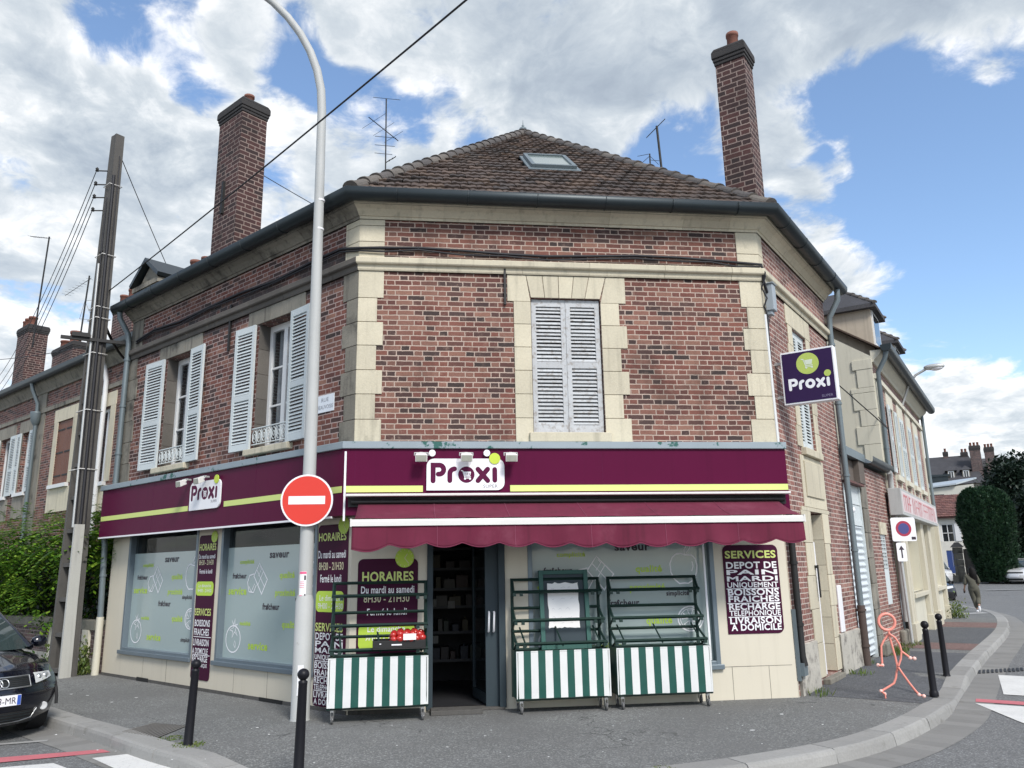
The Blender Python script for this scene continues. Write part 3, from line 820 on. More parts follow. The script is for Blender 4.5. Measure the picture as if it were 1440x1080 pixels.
# quoins at the two corners
def quoin(mb, corner, Fa, Fb, za, zb_, wa, wb, o=.016):
    """corner stone reaching wa along Fa (towards s<0 side of the corner) and wb along Fb"""
    c0 = corner(0, 0).xy; c1 = corner(o, 0).xy
    def q3(p, z): return V((p[0], p[1], z))
    za += .003; zb_ -= .003
    if Fb is not None:
        sB = (FF if Fb is FF else FRt)
        i = sB.p(wb, 0, 0).xy; e = sB.p(wb, o, 0).xy
        P = [c1, e, i, c0]
        mb.hexa([q3(p, za) for p in P] + [q3(p, zb_) for p in P])
    if Fa is not None:
        s_end = -wa if Fa is FL else W - wa
        i = Fa.p(s_end, 0, 0).xy; e = Fa.p(s_end, o, 0).xy
        P = [e, c1, c0, i]
        mb.hexa([q3(p, za) for p in P] + [q3(p, zb_) for p in P])
qz = [5.72, 5.31, 4.97, 4.64, 4.30, 3.97, 3.63, 3.28]
b = MB(); b2 = MB()
for i in range(7):
    wide = i % 2 == 0
    quoin(b, cA, None, FF, qz[i + 1], qz[i], 0, .335 if wide else .25)
    quoin(b2, cA, FL, None, qz[i + 1], qz[i], .325 if wide else .24, 0)
bB = MB()
qz2 = [5.72, 5.30, 4.98, 4.66, 4.32, 3.99, 3.66, 3.28]
for i in range(7):
    wide = i % 2 == 0
    quoin(bB, cB, FF, FRt, qz2[i + 1], qz2[i], .325 if wide else .245, .16 if wide else .09)
quoin(b, cA, FL, FF, 5.88, 6.13, .30, .335); quoin(b, cA, FL, FF, 6.13, 6.37, .30, .335); quoin(b, cA, FL, FF, 6.37, ZE, .30, .335)
quoin(bB, cB, FF, FRt, 5.88, 6.12, .325, .2); quoin(bB, cB, FF, FRt, 6.12, ZE, .325, .2)
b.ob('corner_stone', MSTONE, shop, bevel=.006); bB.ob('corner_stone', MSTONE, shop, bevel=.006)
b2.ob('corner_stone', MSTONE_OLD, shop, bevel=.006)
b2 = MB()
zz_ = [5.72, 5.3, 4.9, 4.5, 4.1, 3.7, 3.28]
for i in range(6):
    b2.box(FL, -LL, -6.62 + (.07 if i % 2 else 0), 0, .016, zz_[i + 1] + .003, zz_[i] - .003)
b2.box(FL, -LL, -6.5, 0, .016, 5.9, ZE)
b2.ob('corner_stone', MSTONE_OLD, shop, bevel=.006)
# string course
prof = [(0, 5.70), (.035, 5.70), (.045, 5.72), (.05, 5.775), (.09, 5.785), (.10, 5.80), (.10, 5.865), (.085, 5.88), (0, 5.895)]
def jointed(name, mt, prof, a, c, lens, parent=shop):
    """moulding cut into stones with thin joints"""
    b = MB(); F_, s0, s1, e0, e1 = a
    s = s0; k = 0
    while s < s1 - 1e-4:
        t = min(s1, s + lens[k % len(lens)]); k += 1
        if s1 - t < .25: t = s1
        rows = []
        for q, first, last in ((s, s <= s0, False), (t, False, t >= s1)):
            g = .0035
            row = []
            for o, z in prof:
                if first and e0: row.append(e0(o, z))
                elif last and e1: row.append(e1(o, z))
                else: row.append(F_.p(q + (g if q == s else -g), o, z))
            rows.append(row)
        m = len(prof)
        b.add(rows[0] + rows[1], [[i, m + i, m + i + 1, i + 1] for i in range(m - 1)])
        b.poly(*rows[0]); b.poly(*rows[1][::-1])
        s = t
    rows = []      # mortar core behind the joints
    for q, fn in ((s0, e0), (s1, e1)): rows.append([(fn(max(0, o - .008), z) if fn else F_.p(q, max(0, o - .008), z)) for o, z in prof])
    b.add(rows[0] + rows[1], [[i, len(prof) + i, len(prof) + i + 1, i + 1] for i in range(len(prof) - 1)])
    return b.ob(name, mt, parent)
cAs = lambda o, z: cA(o, z); cBs = lambda o, z: cB(o, z)
jointed('string_course', MSTONE, prof, (FF, 0, W, cAs, cBs), 0, [1.05, 1.2, .95, 1.1, 1.0])
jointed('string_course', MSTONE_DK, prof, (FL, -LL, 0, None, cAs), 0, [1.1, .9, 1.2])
jointed('string_course', MSTONE, prof, (FRt, 0, RL, cBs, None), 0, [.45, 1.1, .9, 1.0])
cor = [(0, ZE), (.03, ZE), (.035, 6.495), (.055, 6.50), (.075, 6.525), (.12, 6.575), (.175, 6.605), (.185, 6.61), (.185, 6.625), (.20, 6.63), (.205, 6.70), (0, 6.71)]
jointed('cornice', MSTONE, cor, (FF, 0, W, cAs, cBs), 0, [.7, .45, .62, .95, .8, 1.1])
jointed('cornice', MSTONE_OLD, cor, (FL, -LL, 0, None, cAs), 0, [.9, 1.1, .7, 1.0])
jointed('cornice', MSTONE, cor, (FRt, 0, RL, cBs, None), 0, [.5, .8, .9])
# gutter
gp = [(.19, 6.745), (.195, 6.67)] + [(.305 - .11 * cos(a), 6.695 - .085 * sin(a)) for a in [pi * k / 8 for k in range(9)]] + [(.418, 6.75), (.405, 6.762), (.40, 6.74)]
b = MB(); sweep(b, gp, [('L', LL + .15), 'A', 'B', ('R', RL + .25)], smooth=True)
sweep(b, [(.0, 6.715), (.20, 6.715), (.20, 6.75), (.0, 6.75)], [('L', LL + .1), 'A', 'B', ('R', RL + .2)], closed=True)
for it, n in ((FL, 7), (FF, 6), (FRt, 4)):
    for k in range(n):
        s = {FL: -LL + .5 + k * 1.0, FF: .5 + k * .97, FRt: .4 + k * .95}[it]
        pts = [it.p(s, o + (.004 if o > .3 else -.0), z - .004) for o, z in gp[1:12]]
        b.tube(pts, .007, 5, smooth=False)
b.ob('gutter', MGUTTER, shop)

# front window with closed shutters, stone dressings
b = MB()
so_ = .018
jz = [5.31, 4.98, 4.65, 4.32, 3.99, 3.66, 3.28]
for i in range(6):
    wd = .09 if i % 2 == 0 else 0
    b.box(FF, 2.12 - (wd if i % 2 == 1 else 0) - (0 if i % 2 else 0), SH0[0] - .002, 0, so_, jz[i + 1] + .003, jz[i] - .003)
    b.box(FF, SH0[1] + .002, 3.615 + (.10 if i % 2 == 1 else 0), 0, so_, jz[i + 1] + .003, jz[i] - .003)
# flat arch of seven wedge stones
tops = [2.03, 2.30, 2.53, 2.76, 2.98, 3.20, 3.44, 3.72]; bots = [2.03, 2.36, 2.56, 2.76, 2.94, 3.13, 3.35, 3.72]
for i in range(7):
    z0 = 5.37 if 0 < i < 6 else 5.31; z1 = 5.697
    g = .003
    P = FF.p
    b.hexa([P(bots[i] + g, so_, z0), P(bots[i + 1] - g, so_, z0), P(bots[i + 1] - g, 0, z0), P(bots[i] + g, 0, z0),
            P(tops[i] + g, so_, z1), P(tops[i + 1] - g, so_, z1), P(tops[i + 1] - g, 0, z1), P(tops[i] + g, 0, z1)])
b.ob('window_surround', MSTONE, shop, bevel=.005)
b = MB(); b.box(FF, 2.30, 3.42, .002, .07, 3.33, 3.46)
b.ob('window_sill', MSTONE, shop, bevel=.01)
def shutter(parent, F, s0, s1, z0, z1, o, mt, mid=None, slats=True, name='shutter', n=None, ang=0., hinge=None, th=.035, gap=None, bars=(.5,)):
    """one louvred leaf; ang opens it about the hinge edge"""
    b = MB()
    if ang:
        hs = hinge; ex = F.ex * cos(ang) + F.n * sin(ang)
        G = Fr(F.p(hs, o, 0) - ex * hs, ex=ex)
        oo = 0
    else: G = F; oo = o
    fw_ = .065
    b.box(G, s0, s0 + fw_, oo, oo + th, z0, z1); b.box(G, s1 - fw_, s1, oo, oo + th, z0, z1)
    zs = [z0] + [z0 + (z1 - z0) * q for q in bars] + [z1]
    b.box(G, s0 + fw_, s1 - fw_, oo + .002, oo + th - .002, z0, z0 + .10); b.box(G, s0 + fw_, s1 - fw_, oo + .002, oo + th - .002, z1 - .10, z1)
    for q in zs[1:-1]: b.box(G, s0 + fw_, s1 - fw_, oo + .002, oo + th - .002, q - .045, q + .045)
    for i in range(len(zs) - 1):
        a = zs[i] + (.10 if i == 0 else .045); c = zs[i + 1] - (.10 if i == len(zs) - 2 else .045)
        if slats:
            m = max(3, int(round((c - a) / .052)))
            for k in range(m):
                zc_ = a + (c - a) * (k + .5) / m; h = .021; dz = random.uniform(-.004, .004)
                P = G.p
                b.hexa([P(s0 + fw_, oo + th - .004, zc_ - h + dz), P(s1 - fw_, oo + th - .004, zc_ - h + dz), P(s1 - fw_, oo + .004, zc_ + h * .7), P(s0 + fw_, oo + .004, zc_ + h * .7),
                        P(s0 + fw_, oo + th - .004, zc_ - h + .009 + dz), P(s1 - fw_, oo + th - .004, zc_ - h + .009 + dz), P(s1 - fw_, oo + .004, zc_ + h * .7 + .009), P(s0 + fw_, oo + .004, zc_ + h * .7 + .009)])
        else:
            b.box(G, s0 + fw_, s1 - fw_, oo + .008, oo + th - .010, a, c)
    return b.ob(name, mt, parent, bevel=0)
mid_ = (SH0[0] + SH0[1]) / 2
shutter(shop, FF, SH0[0] + .012, mid_ - .002, 3.475, 5.36, -.075, MWOOD_OLD, bars=(.5,))
shutter(shop, FF, mid_ + .002, SH0[1] - .012, 3.475, 5.36, -.072, MWOOD_OLD, bars=(.5,))
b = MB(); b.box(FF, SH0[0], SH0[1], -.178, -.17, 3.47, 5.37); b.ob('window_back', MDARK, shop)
# iron tie bars on the wall
b = MB(); b.box(FF, 1.985, 2.015, .019, .05, 5.25, 5.92); b.ob('iron_bar', MIRON, shop)
b = MB(); b.box(FL, -3.31, -3.27, .012, .04, 5.2, 5.98); b.ob('iron_bar', MIRON, shop)

# side street windows on the left
for wi, (s0, s1) in enumerate(WL):
    b = MB()
    g = .003; ls = s0 - .30; le = s1 + .30; m_ = (s0 + s1) / 2
    b.box(FL, ls, m_ - .14, 0, so_, 5.46 + g, 5.70); b.box(FL, m_ - .14 + g, m_ + .16, 0, so_, 5.46 + g, 5.70); b.box(FL, m_ + .16 + g, le, 0, so_, 5.46 + g, 5.70)
    b.ob('window_lintel', MSTONE_OLD, shop, bevel=.005)
    b = MB()
    for k in range(5):
        za, zb_ = 3.5 + .392 * k, 3.5 + .392 * (k + 1)
        b.box(FL, s0 + .001, s0 + .012, -.26, -.001, za + g, zb_ - g)
    b.ob('window_jamb', MSTONE_DK, shop)
    b = MB()
    for k in range(5):
        za, zb_ = 3.5 + .392 * k, 3.5 + .392 * (k + 1)
        b.box(FL, s1 - .012, s1 - .001, -.26, -.001, za + g, zb_ - g)
    b.ob('window_jamb', MSTONE_OLD, shop)
    fr = MB(); d0, d1 = -.25, -.19; a, c, z0, z1 = s0 + .013, s1 - .013, 3.5, 5.455
    fr.box(FL, a, a + .07, d0, d1, z0, z1); fr.box(FL, c - .07, c, d0, d1, z0, z1); fr.box(FL, a + .07, c - .07, d0, d1, z1 - .10, z1); fr.box(FL, a + .07, c - .07, d0, d1, z0, z0 + .09)
    fr.box(FL, m_ - .05, m_ + .05, d0 - .005, d1 + .012, z0 + .09, z1 - .10)
    for lo, hi in ((a + .07, m_ - .05), (m_ + .05, c - .07)):
        for q in (.33, .665): 
            zq = z0 + .09 + (z1 - z0 - .19) * q; fr.box(FL, lo, hi, d0 + .01, d1 - .012, zq - .016, zq + .016)
    win = fr.ob('window', MPVC, shop, bevel=.004)
    gl = MB(); gl.box(FL, a + .05, c - .05, d0 + .018, d0 + .026, z0 + .06, z1 - .08); gl.ob('pane', MGLASS_T, win)
    cu = MB()
    def cfn(u, v, a=a, c=c): 
        s = a + .05 + (c - a - .1) * u
        return FL.p(s, -.34 + .02 * sin(u * 46 + .6 * sin(v * 5)) , 3.5 + 1.95 * v)
    cu.grid(cfn, 60, 6); cu.ob('net_curtain', MCURT, win)
    bk = MB(); bk.box(FL, a, c, -.75, -.70, 3.45, 5.5); bk.ob('room_back', MDARK, win)
    si = MB(); si.box(FL, s0 - .12, s1 + .12, -.22, .10, 3.40, 3.495); si.ob('window_sill', MSTONE, shop, bevel=.012)
    # cast iron rail: hoops and scrolls
    rl = MB(); oo = .03
    rl.tube([FL.p(s0 + .015, oo, 3.80), FL.p(s1 - .015, oo, 3.80)], .012, 6); rl.tube([FL.p(s0 + .015, oo, 3.56), FL.p(s1 - .015, oo, 3.56)], .010, 6)
    nn = 7; w_ = (s1 - s0 - .03) / nn
    for k in range(nn):
        c0 = s0 + .015 + w_ * (k + .5)
        rl.tube([FL.p(c0 + .052 * cos(t), oo, 3.68 + .09 * sin(t)) for t in [2 * pi * q / 14 for q in range(15)]], .007, 5)
        rl.tube([FL.p(c0 + .024 * cos(t), oo, 3.68 + .04 * sin(t)) for t in [2 * pi * q / 10 for q in range(11)]], .006, 5)
        rl.tube([FL.p(c0 + .06, oo, 3.56), FL.p(c0 + .06, oo, 3.80)], .006, 5)
    rl.ob('iron_railing', MWOOD_W, shop)
for s0, s1, hs, an in ((-6.04, -5.42, -5.42, .05), (-4.46, -3.98, -4.46, -.05), (-2.98, -2.46, -2.46, .05), (-1.50, -1.0, -1.50, -.06)):
    shutter(shop, FL, s0, s1, 3.50, 5.45, .03, MWOOD_W, bars=(.42,), ang=-an if hs == s1 else -an, hinge=hs)

# right street window, panel, door recess
b = MB()
for i in range(6):
    za, zb_ = 3.43 + .322 * i, 3.43 + .322 * (i + 1)
    b.box(FRt, 1.22 - (.0 if i % 2 else .06), 1.458, 0, so_, za + g, zb_ - g); b.box(FRt, 2.282, 2.52 + (.0 if i % 2 else .06), 0, so_, za + g, zb_ - g)
for s0_, s1_ in ((1.16, 1.62), (1.625, 2.1), (2.105, 2.58)): b.box(FRt, s0_, s1_, 0, so_, 5.365, 5.697)
b.box(FRt, 1.2, 2.54, 0, so_, 2.52, 3.30)
b.box(FRt, 1.34, 2.40, so_ + .001, .04, 2.68, 3.22)
for s0_, s1_ in ((1.0, 1.42), (1.425, 2.0), (2.005, 2.62)): b.box(FRt, s0_, s1_, 0, so_ + .004, 2.455, 2.95 if False else 2.515)
for i in range(5):
    za, zb_ = .10 + .472 * i, .10 + .472 * (i + 1)
    b.box(FRt, 1.03 - (.0 if i % 2 else .07), 1.458, 0, so_, za + g, zb_ - g); b.box(FRt, 2.162, 2.47 + (.0 if i % 2 else .08), 0, so_, za + g, zb_ - g)
b.ob('window_surround', MSTONE, shop, bevel=.005)
b = MB()
for i in range(6): b.box(FRt, 2.146, 2.159, -.33, -.001, .10 + .39 * i + .003, .10 + .39 * (i + 1) - .003)
b.ob('door_jamb', MSTONE, shop)
b = MB(); b.box(FRt, 1.36, 2.40, -.12, .08, 3.31, 3.425); b.ob('window_sill', MSTONE, shop, bevel=.01)
shutter(shop, FRt, 1.47, 1.868, 3.435, 5.355, -.07, MWOOD_W, bars=(.5,)); shutter(shop, FRt, 1.872, 2.27, 3.435, 5.355, -.07, MWOOD_W, bars=(.5,))
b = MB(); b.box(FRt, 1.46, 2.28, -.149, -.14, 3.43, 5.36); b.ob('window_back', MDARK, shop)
d = MB(); d.box(FRt, 1.462, 2.158, -.335, -.29, .10, 2.10); d.box(FRt, 1.462, 2.158, -.335, -.27, 2.10, 2.16)
for z0_, z1_ in ((.2, .85), (.95, 1.95)): d.box(FRt, 1.56, 2.06, -.289, -.275, z0_, z1_)
dr = d.ob('side_door', MWOOD_OLD, shop, bevel=.006)
b = MB(); b.tube([FRt.p(1.53, -.27, 1.02), FRt.p(1.53, -.23, 1.02), FRt.p(1.62, -.23, 1.02)], .012, 6); b.ob('handle', MIRON, dr)
b = MB(); b.box(FRt, 1.462, 1.466 + .06, -.06, .012, .12, 2.0); b.ob('door_post', MWHITE, shop)
b = MB(); b.box(FRt, 1.36, 1.46, .019, .05, 1.62, 1.66); b.box(FRt, 1.37, 1.40, .05, .07, 1.2, 1.66); b.ob('iron_latch', MIRON, shop)
b = MB(); b.box(FRt, 1.30, 2.24, -.34, .10, .0, .075); b.ob('door_step', MSTONE_OLD, shop, bevel=.01)
b = MB()
def plinth(s0, s1, h):
    def f(u, v):
        s = s0 + (s1 - s0) * u; z = h * v
        return FRt.p(s, .045 + .014 * noisev((s * 3, z * 3, 2)), z)
    b.grid(f, 16, 8); b.box(FRt, s0, s1, 0, .04, 0, h)
    b.poly(f(0, 0), f(0, 1), FRt.p(s0, 0, h), FRt.p(s0, 0, 0)); b.poly(f(1, 0), f(1, 1), FRt.p(s1, 0, h), FRt.p(s1, 0, 0))
    b.grid(lambda u, v: f(u, 1).lerp(FRt.p(s0 + (s1 - s0) * u, 0, h + .01), v), 16, 1)
plinth(.10, 1.03, .62); b.ob('plinth', MRENDER, shop)
b = MB(); plinth(2.42, RL - .1, .60); b.ob('plinth', MRENDER, shop)
b = MB(); b.box(FRt, 2.62, 2.86, .0, .03, .62, 1.34); b.ob('meter_box', MWHITE, shop, bevel=.01)

# ---- shop front: cream panels, windows, door
DO = (.95, 1.94); FWIN = (2.24, 4.74, .43, 2.46); LW = [(-6.27, -3.85, .44, 2.46), (-3.15, -.72, .44, 2.46)]
b = MB()
b.wall(FF, 0, W, 0, 2.5, [(DO[0], DO[1], 0.02, 2.46, .14), (*FWIN, .14)])
b.wall(FL, -LL, 0, 0, 2.5, [(*h, .14) for h in LW])
b.box(FRt, 0, .012, -.1, .01, 0, 2.4)
b.ob('cream_wall', MCREAM, shop)
b = MB()     # joint lines between the panels
for s, z0, z1 in ((4.88, .0, .40), (5.38, .0, .40)): b.box(FF, s, s + .006, .0, .002, z0, z1)
b.box(FF, 4.78, 5.70, .0, .002, .40, .407)
for s in (-5.4, -4.6, -3.7, -2.6, -1.75, -1.0): b.box(FL, s, s + .006, 0, .002, .05, .40)
b.ob('panel_joint', MSTONE_OLD, shop)
b = MB(); b.box(FF, 0.01, DO[0] - .02, .0, .012, 0, .05); b.box(FL, -LL, -.02, .0, .012, 0, .045); b.ob('base_strip', MCONC, shop)
b = MB(); b.box(FL, -5.55, -5.15, .012, .02, .0, .06); b.box(FL, -1.9, -1.35, .012, .02, 0, .05); b.ob('cellar_vent', MIRON, shop)

APPLE = [(.02, .17), (-.03, .19), (-.09, .185), (-.15, .14), (-.185, .06), (-.18, -.05), (-.14, -.14), (-.07, -.20), (0, -.195), (.05, -.20), (.12, -.16), (.17, -.07), (.185, .03), (.17, .11), (.12, .165), (.06, .17)]
TOM = [(.17 * cos(t), .155 * sin(t)) for t in [2 * pi * k / 22 for k in range(23)]]
def film_layout(F, s0, win):
    """the words and drawings on one shop window; s0 is the window's left edge"""
    o = -.084
    for m, t, a, c, z, h in ((MBLACK_P, 'saveur', 1.18, 1.66, 1.90, .105), (MLIME_D, 'complicit\u00e9', .40, .78, 1.83, .06), (MBLACK_P, 'fra\u00eecheur', .22, .60, 1.62, .075), (MLIME_D, 'qualit\u00e9', 1.45, 1.81, 1.62, .085), (MLIME_D, 'service', .13, .62, 1.39, .11),
                              (MLIME_D, 'proximit\u00e9', 1.36, 1.84, 1.38, .09), (MBLACK_P, 'fra\u00eecheur', 1.06, 1.48, 1.19, .085), (MLIME_D, 'mobilit\u00e9', .49, .77, .96, .055), (MLIME_D, 'qualit\u00e9', 1.56, 1.91, .96, .09), (MLIME_D, 'service', .74, 1.23, .64, .11),
                              (MBLACK_P, 'simplicit\u00e9', 1.85, 2.16, 1.31, .06), (MBLACK_P, 'simplicit\u00e9', 1.90, 2.22, .66, .06)):
        mb = MB(); mb.text(F, t, s0 + (a + c) / 2, z, h, c - a, o, bold=.03); mb.ob('window_word', m, win)
    def dr(name, lst):
        mb = MB(); k_ = 0
        for pts, w, c, sc in lst:
            mb.ribbon(F, [(s0 + c[0] + x * sc, c[1] + y * sc) for x, y in pts], w, o + .0003 * k_); k_ += 1
        mb.ob(name, MWHITE_P, win)
    q = (2.11, 1.66)
    dr('apple_drawing', [(APPLE + [APPLE[0]], .018, q, 1.), ([(.02, .17), (.02, .24), (.07, .31), (.11, .33), (.10, .26), (.05, .20)], .014, q, 1.), ([(.12, .08), (.13, .02), (.11, -.04)], .013, q, 1.)])
    q = (2.16, 1.01); L_ = [(TOM, .018, q, 1.), (TOM, .010, q, .82)]
    for t in range(5):
        a = 2 * pi * t / 5 + .3; L_.append(([(.03 * cos(a), .03 * sin(a)), (.115 * cos(a - .3), .115 * sin(a - .3)), (.115 * cos(a + .35), .115 * sin(a + .35)), (.032 * cos(a + .1), .032 * sin(a + .1))], .009, q, 1.))
    dr('orange_drawing', L_)
    q = (.33, .76)
    dr('tomato_drawing', [([(x * 1.15, y * 1.2) for x, y in TOM], .018, q, 1.), ([(.0, .16), (-.05, .26), (.0, .20), (.03, .28), (.035, .19), (.10, .21), (.05, .13), (.11, .05), (.03, .10), (-.03, .02), (-.02, .11), (-.10, .12), (0, .16)], .013, q, 1.), ([(.05, -.02), (.08, -.06), (.07, -.12), (.03, -.08), (.05, -.02)], .010, q, 1.)])
    q = (.93, 1.62)     # the bar of chocolate with a wedge behind it
    dr('chocolate_drawing', [([(.0, .21), (.22, -.02), (.09, -.22), (-.13, .03), (0, .21)], .018, q, 1.), ([(-.065, .12), (.155, -.12)], .012, q, 1.), ([(.11, .095), (-.02, -.10)], .012, q, 1.), ([(.02, .17), (.055, .125), (-.01, .03)], .010, q, 1.),
        ([(-.13, .06), (-.24, .04), (-.29, -.06), (-.24, -.19), (-.12, -.20), (-.06, -.10)], .016, q, 1.), ([(-.24, -.12), (-.18, -.19), (-.10, -.08)], .012, q, 1.)])

def shop_window(F, s0, s1, z0, z1, film_top, label):
    fr = MB(); w = .06
    fr.box(F, s0, s0 + w, -.13, .012, z0, z1); fr.box(F, s1 - w, s1, -.13, .012, z0, z1); fr.box(F, s0 + w, s1 - w, -.13, .012, z1 - .05, z1)
    fr.box(F, s0 - .03, s1 + .03, .0125, .05, z0 - .05, z0 + .012); fr.box(F, s0 + w, s1 - w, -.13, .012, z0, z0 + .055)
    win = fr.ob('shop_window', MFRAME_B, shop, bevel=.006)
    gl = MB(); gl.box(F, s0 + w - .01, s1 - w + .01, -.096, -.088, z0 + .04, z1 - .04); gl.ob('glass', MGLASS_T, win)
    fm = MB(); fm.box(F, s0 + w - .004, s1 - w + .004, -.0875, -.0865, z0 + .05, film_top); fm.ob('frosted_film', MFILM, win)
    film_layout(F, s0, win)
    return win
shop_window(FL, *LW[0], 2.06, ''); shop_window(FL, *LW[1], 2.07, ''); wfr = shop_window(FF, *FWIN, 2.36, '')
b = MB(); b.box(FF, 4.585, 4.61, .0125, .03, .50, 2.4); b.ob('white_trim', MWHITE, wfr)
# door
d = MB()
d.box(FF, DO[0], DO[0] + .075, -.10, .035, .02, 2.46); d.box(FF, DO[1] - .085, DO[1], -.10, .035, .02, 2.46); d.box(FF, 1.69, 1.86, -.09, -.05, .02, 2.40); d.box(FF, DO[0] + .075, DO[1] - .085, -.10, .03, 2.38, 2.46)
door = d.ob('shop_door', MDARKFR, shop, bevel=.006)
FD = Fr(FF.p(1.72, -.06, 0), ex=V((-.17, 1, 0)).normalized())
d = MB(); d.box(FD, 0, .045, -.02, .02, .05, 2.36); d.box(FD, .70, .745, -.02, .02, .05, 2.36); d.box(FD, .045, .70, -.02, .02, .05, .17); d.box(FD, .045, .70, -.02, .02, 2.28, 2.36); d.ob('door_leaf', MDARKFR, door)
d = MB(); d.box(FD, .045, .70, -.004, .004, .17, 2.28); d.ob('door_glass', MGLASS_T, door)
for s in (1.725, 1.79):
    d = MB(); d.tube([FF.p(s, -.02, .92), FF.p(s, .02, .93), FF.p(s + .008, .02, 1.15), FF.p(s + .008, -.02, 1.16)], .013, 8); d.ob('handle', MWHITE, door)
d = MB(); d.box(FF, 1.0, 1.62, .04, .30, .0, .055); d.box(FF, .97, 1.92, -.14, .04, .0, .03); d.ob('door_sill', MCONC, shop, bevel=.006)
# the dim room behind
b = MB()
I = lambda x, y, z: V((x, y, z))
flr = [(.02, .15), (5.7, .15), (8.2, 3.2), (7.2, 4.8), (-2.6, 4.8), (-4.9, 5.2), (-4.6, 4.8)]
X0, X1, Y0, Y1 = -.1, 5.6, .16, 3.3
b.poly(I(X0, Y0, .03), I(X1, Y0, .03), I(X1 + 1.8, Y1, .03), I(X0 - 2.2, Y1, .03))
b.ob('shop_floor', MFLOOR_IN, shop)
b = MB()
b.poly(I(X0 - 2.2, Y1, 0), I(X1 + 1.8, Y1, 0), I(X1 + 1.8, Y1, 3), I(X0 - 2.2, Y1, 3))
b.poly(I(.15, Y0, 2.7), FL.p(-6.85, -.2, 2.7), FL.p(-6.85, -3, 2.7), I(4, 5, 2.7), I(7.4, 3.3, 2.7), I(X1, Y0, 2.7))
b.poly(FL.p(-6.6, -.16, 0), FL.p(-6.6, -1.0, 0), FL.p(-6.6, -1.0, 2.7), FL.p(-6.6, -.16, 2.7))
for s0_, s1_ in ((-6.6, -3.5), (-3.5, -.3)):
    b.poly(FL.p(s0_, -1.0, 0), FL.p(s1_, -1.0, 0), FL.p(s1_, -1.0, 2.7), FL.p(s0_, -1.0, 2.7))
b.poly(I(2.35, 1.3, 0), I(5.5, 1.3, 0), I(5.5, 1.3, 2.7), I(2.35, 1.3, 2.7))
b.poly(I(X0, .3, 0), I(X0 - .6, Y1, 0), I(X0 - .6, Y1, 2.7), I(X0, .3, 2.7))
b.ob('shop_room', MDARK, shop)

# ---- fascia above the shop front, zinc flashing on top of it
b = MB(); FO = .25
fz0, fz1 = 2.37, 3.205
sweep(b, [(0, fz0), (FO, fz0), (FO, fz1), (0, fz1)], [('L', LL + .05), 'A', ('F', W + .01)], closed=True)
fas = b.ob('fascia', MPURPLE, shop)
b = MB(); sweep(b, [(-.02, 3.206), (FO + .03, 3.206), (FO + .035, 3.212), (FO + .035, 3.292), (FO + .02, 3.30), (-.02, 3.33)], [('L', LL + .09), 'A', ('F', W + .02)], closed=True); b.ob('flashing', MZINC_G, fas)
b = MB(); zb0, zb1 = 2.655, 2.735
def bnd_(F, s0, s1): b.box(F, s0, s1, FO + .0005, FO + .006, zb0, zb1)
bnd_(FF, -.085, .885); bnd_(FF, 2.0, W + .005); bnd_(FL, -LL - .02, -3.80); bnd_(FL, -2.72, .09)
b.ob('lime_band', MLIME_P, fas)
b = MB(); b.box(FL, -LL - .05, -.10, FO - .02, FO + .012, fz0 - .025, fz0); b.box(FF, .02 - .12, -.075, FO + .006, FO + .018, 2.30, 3.17); b.ob('white_trim', MWHITE, fas)
b = MB()
for s in (.02 + .01, 3.22): b.box(FF, s, s + .004, FO + .0003, FO + .0012, zb1, 3.2)
for s in (-5.0, -1.9): b.box(FL, s, s + .004, FO + .0003, FO + .0012, fz0, 3.2)
b.ob('panel_joint', MPURPLE_L, fas)

# ---- downpipes
def pipe(name, pts, r, mt, parent=shop, rings=()):
    b = MB(); b.tube(pts, r, 10)
    for z, p in rings: b.tube([p - V((0, 0, .02)), p + V((0, 0, .02))], r * 1.25, 10)
    return b.ob(name, mt, parent)
pipe('downpipe', [Lp(LL - .02, .30, 6.64), Lp(LL - .02, .28, 6.5), Lp(LL - .03, .11, 6.22), Lp(LL - .06, .09, 6.0), Lp(LL - .06, .09, 3.3)], .05, MZINC, rings=[(0, Lp(LL - .06, .09, z)) for z in (3.9, 4.8, 5.7)])
pipe('downpipe', [Lp(LL + .02, .16, 2.36), Lp(LL + .02, .14, 2.2), Lp(LL + .02, .10, 1.0), Lp(LL + .02, .10, .98)], .05, MZINC, rings=[(0, Lp(LL + .02, .12, 1.7))])
pipe('downpipe', [Lp(LL + .02, .10, .98), Lp(LL + .02, .10, 0.)], .062, MCREAM_W)
pipe('downpipe', [Rp(RL - .12, .30, 6.62), Rp(RL - .12, .29, 6.42), Rp(RL - .10, .11, 6.12), Rp(RL - .08, .09, 5.9), Rp(RL - .08, .09, .98)], .052, MZINC, rings=[(0, Rp(RL - .08, .09, z)) for z in (1.9, 3.2, 4.5, 5.6)])
pipe('downpipe', [Rp(RL - .08, .09, .98), Rp(RL - .08, .09, 0)], .065, mat('rusty_iron_pipe', (.07, .05, .042), .8, var=.4, fine=.2), rings=[(0, Rp(RL - .08, .09, z)) for z in (.32, .9)])
pipe('black_pipe', [Rp(.10, .07, 2.35), Rp(.10, .07, .5), Rp(.10, .09, .38)], .045, MIRON, rings=[(0, Rp(.10, .07, z)) for z in (.9, 1.7)])
b = MB(); b.box(FRt, .02, .2, .0, .10, .26, .42); b.box(FRt, .0, .05, .0, .05, .2, 1.1); b.ob('pipe_bracket', MZINC, shop)

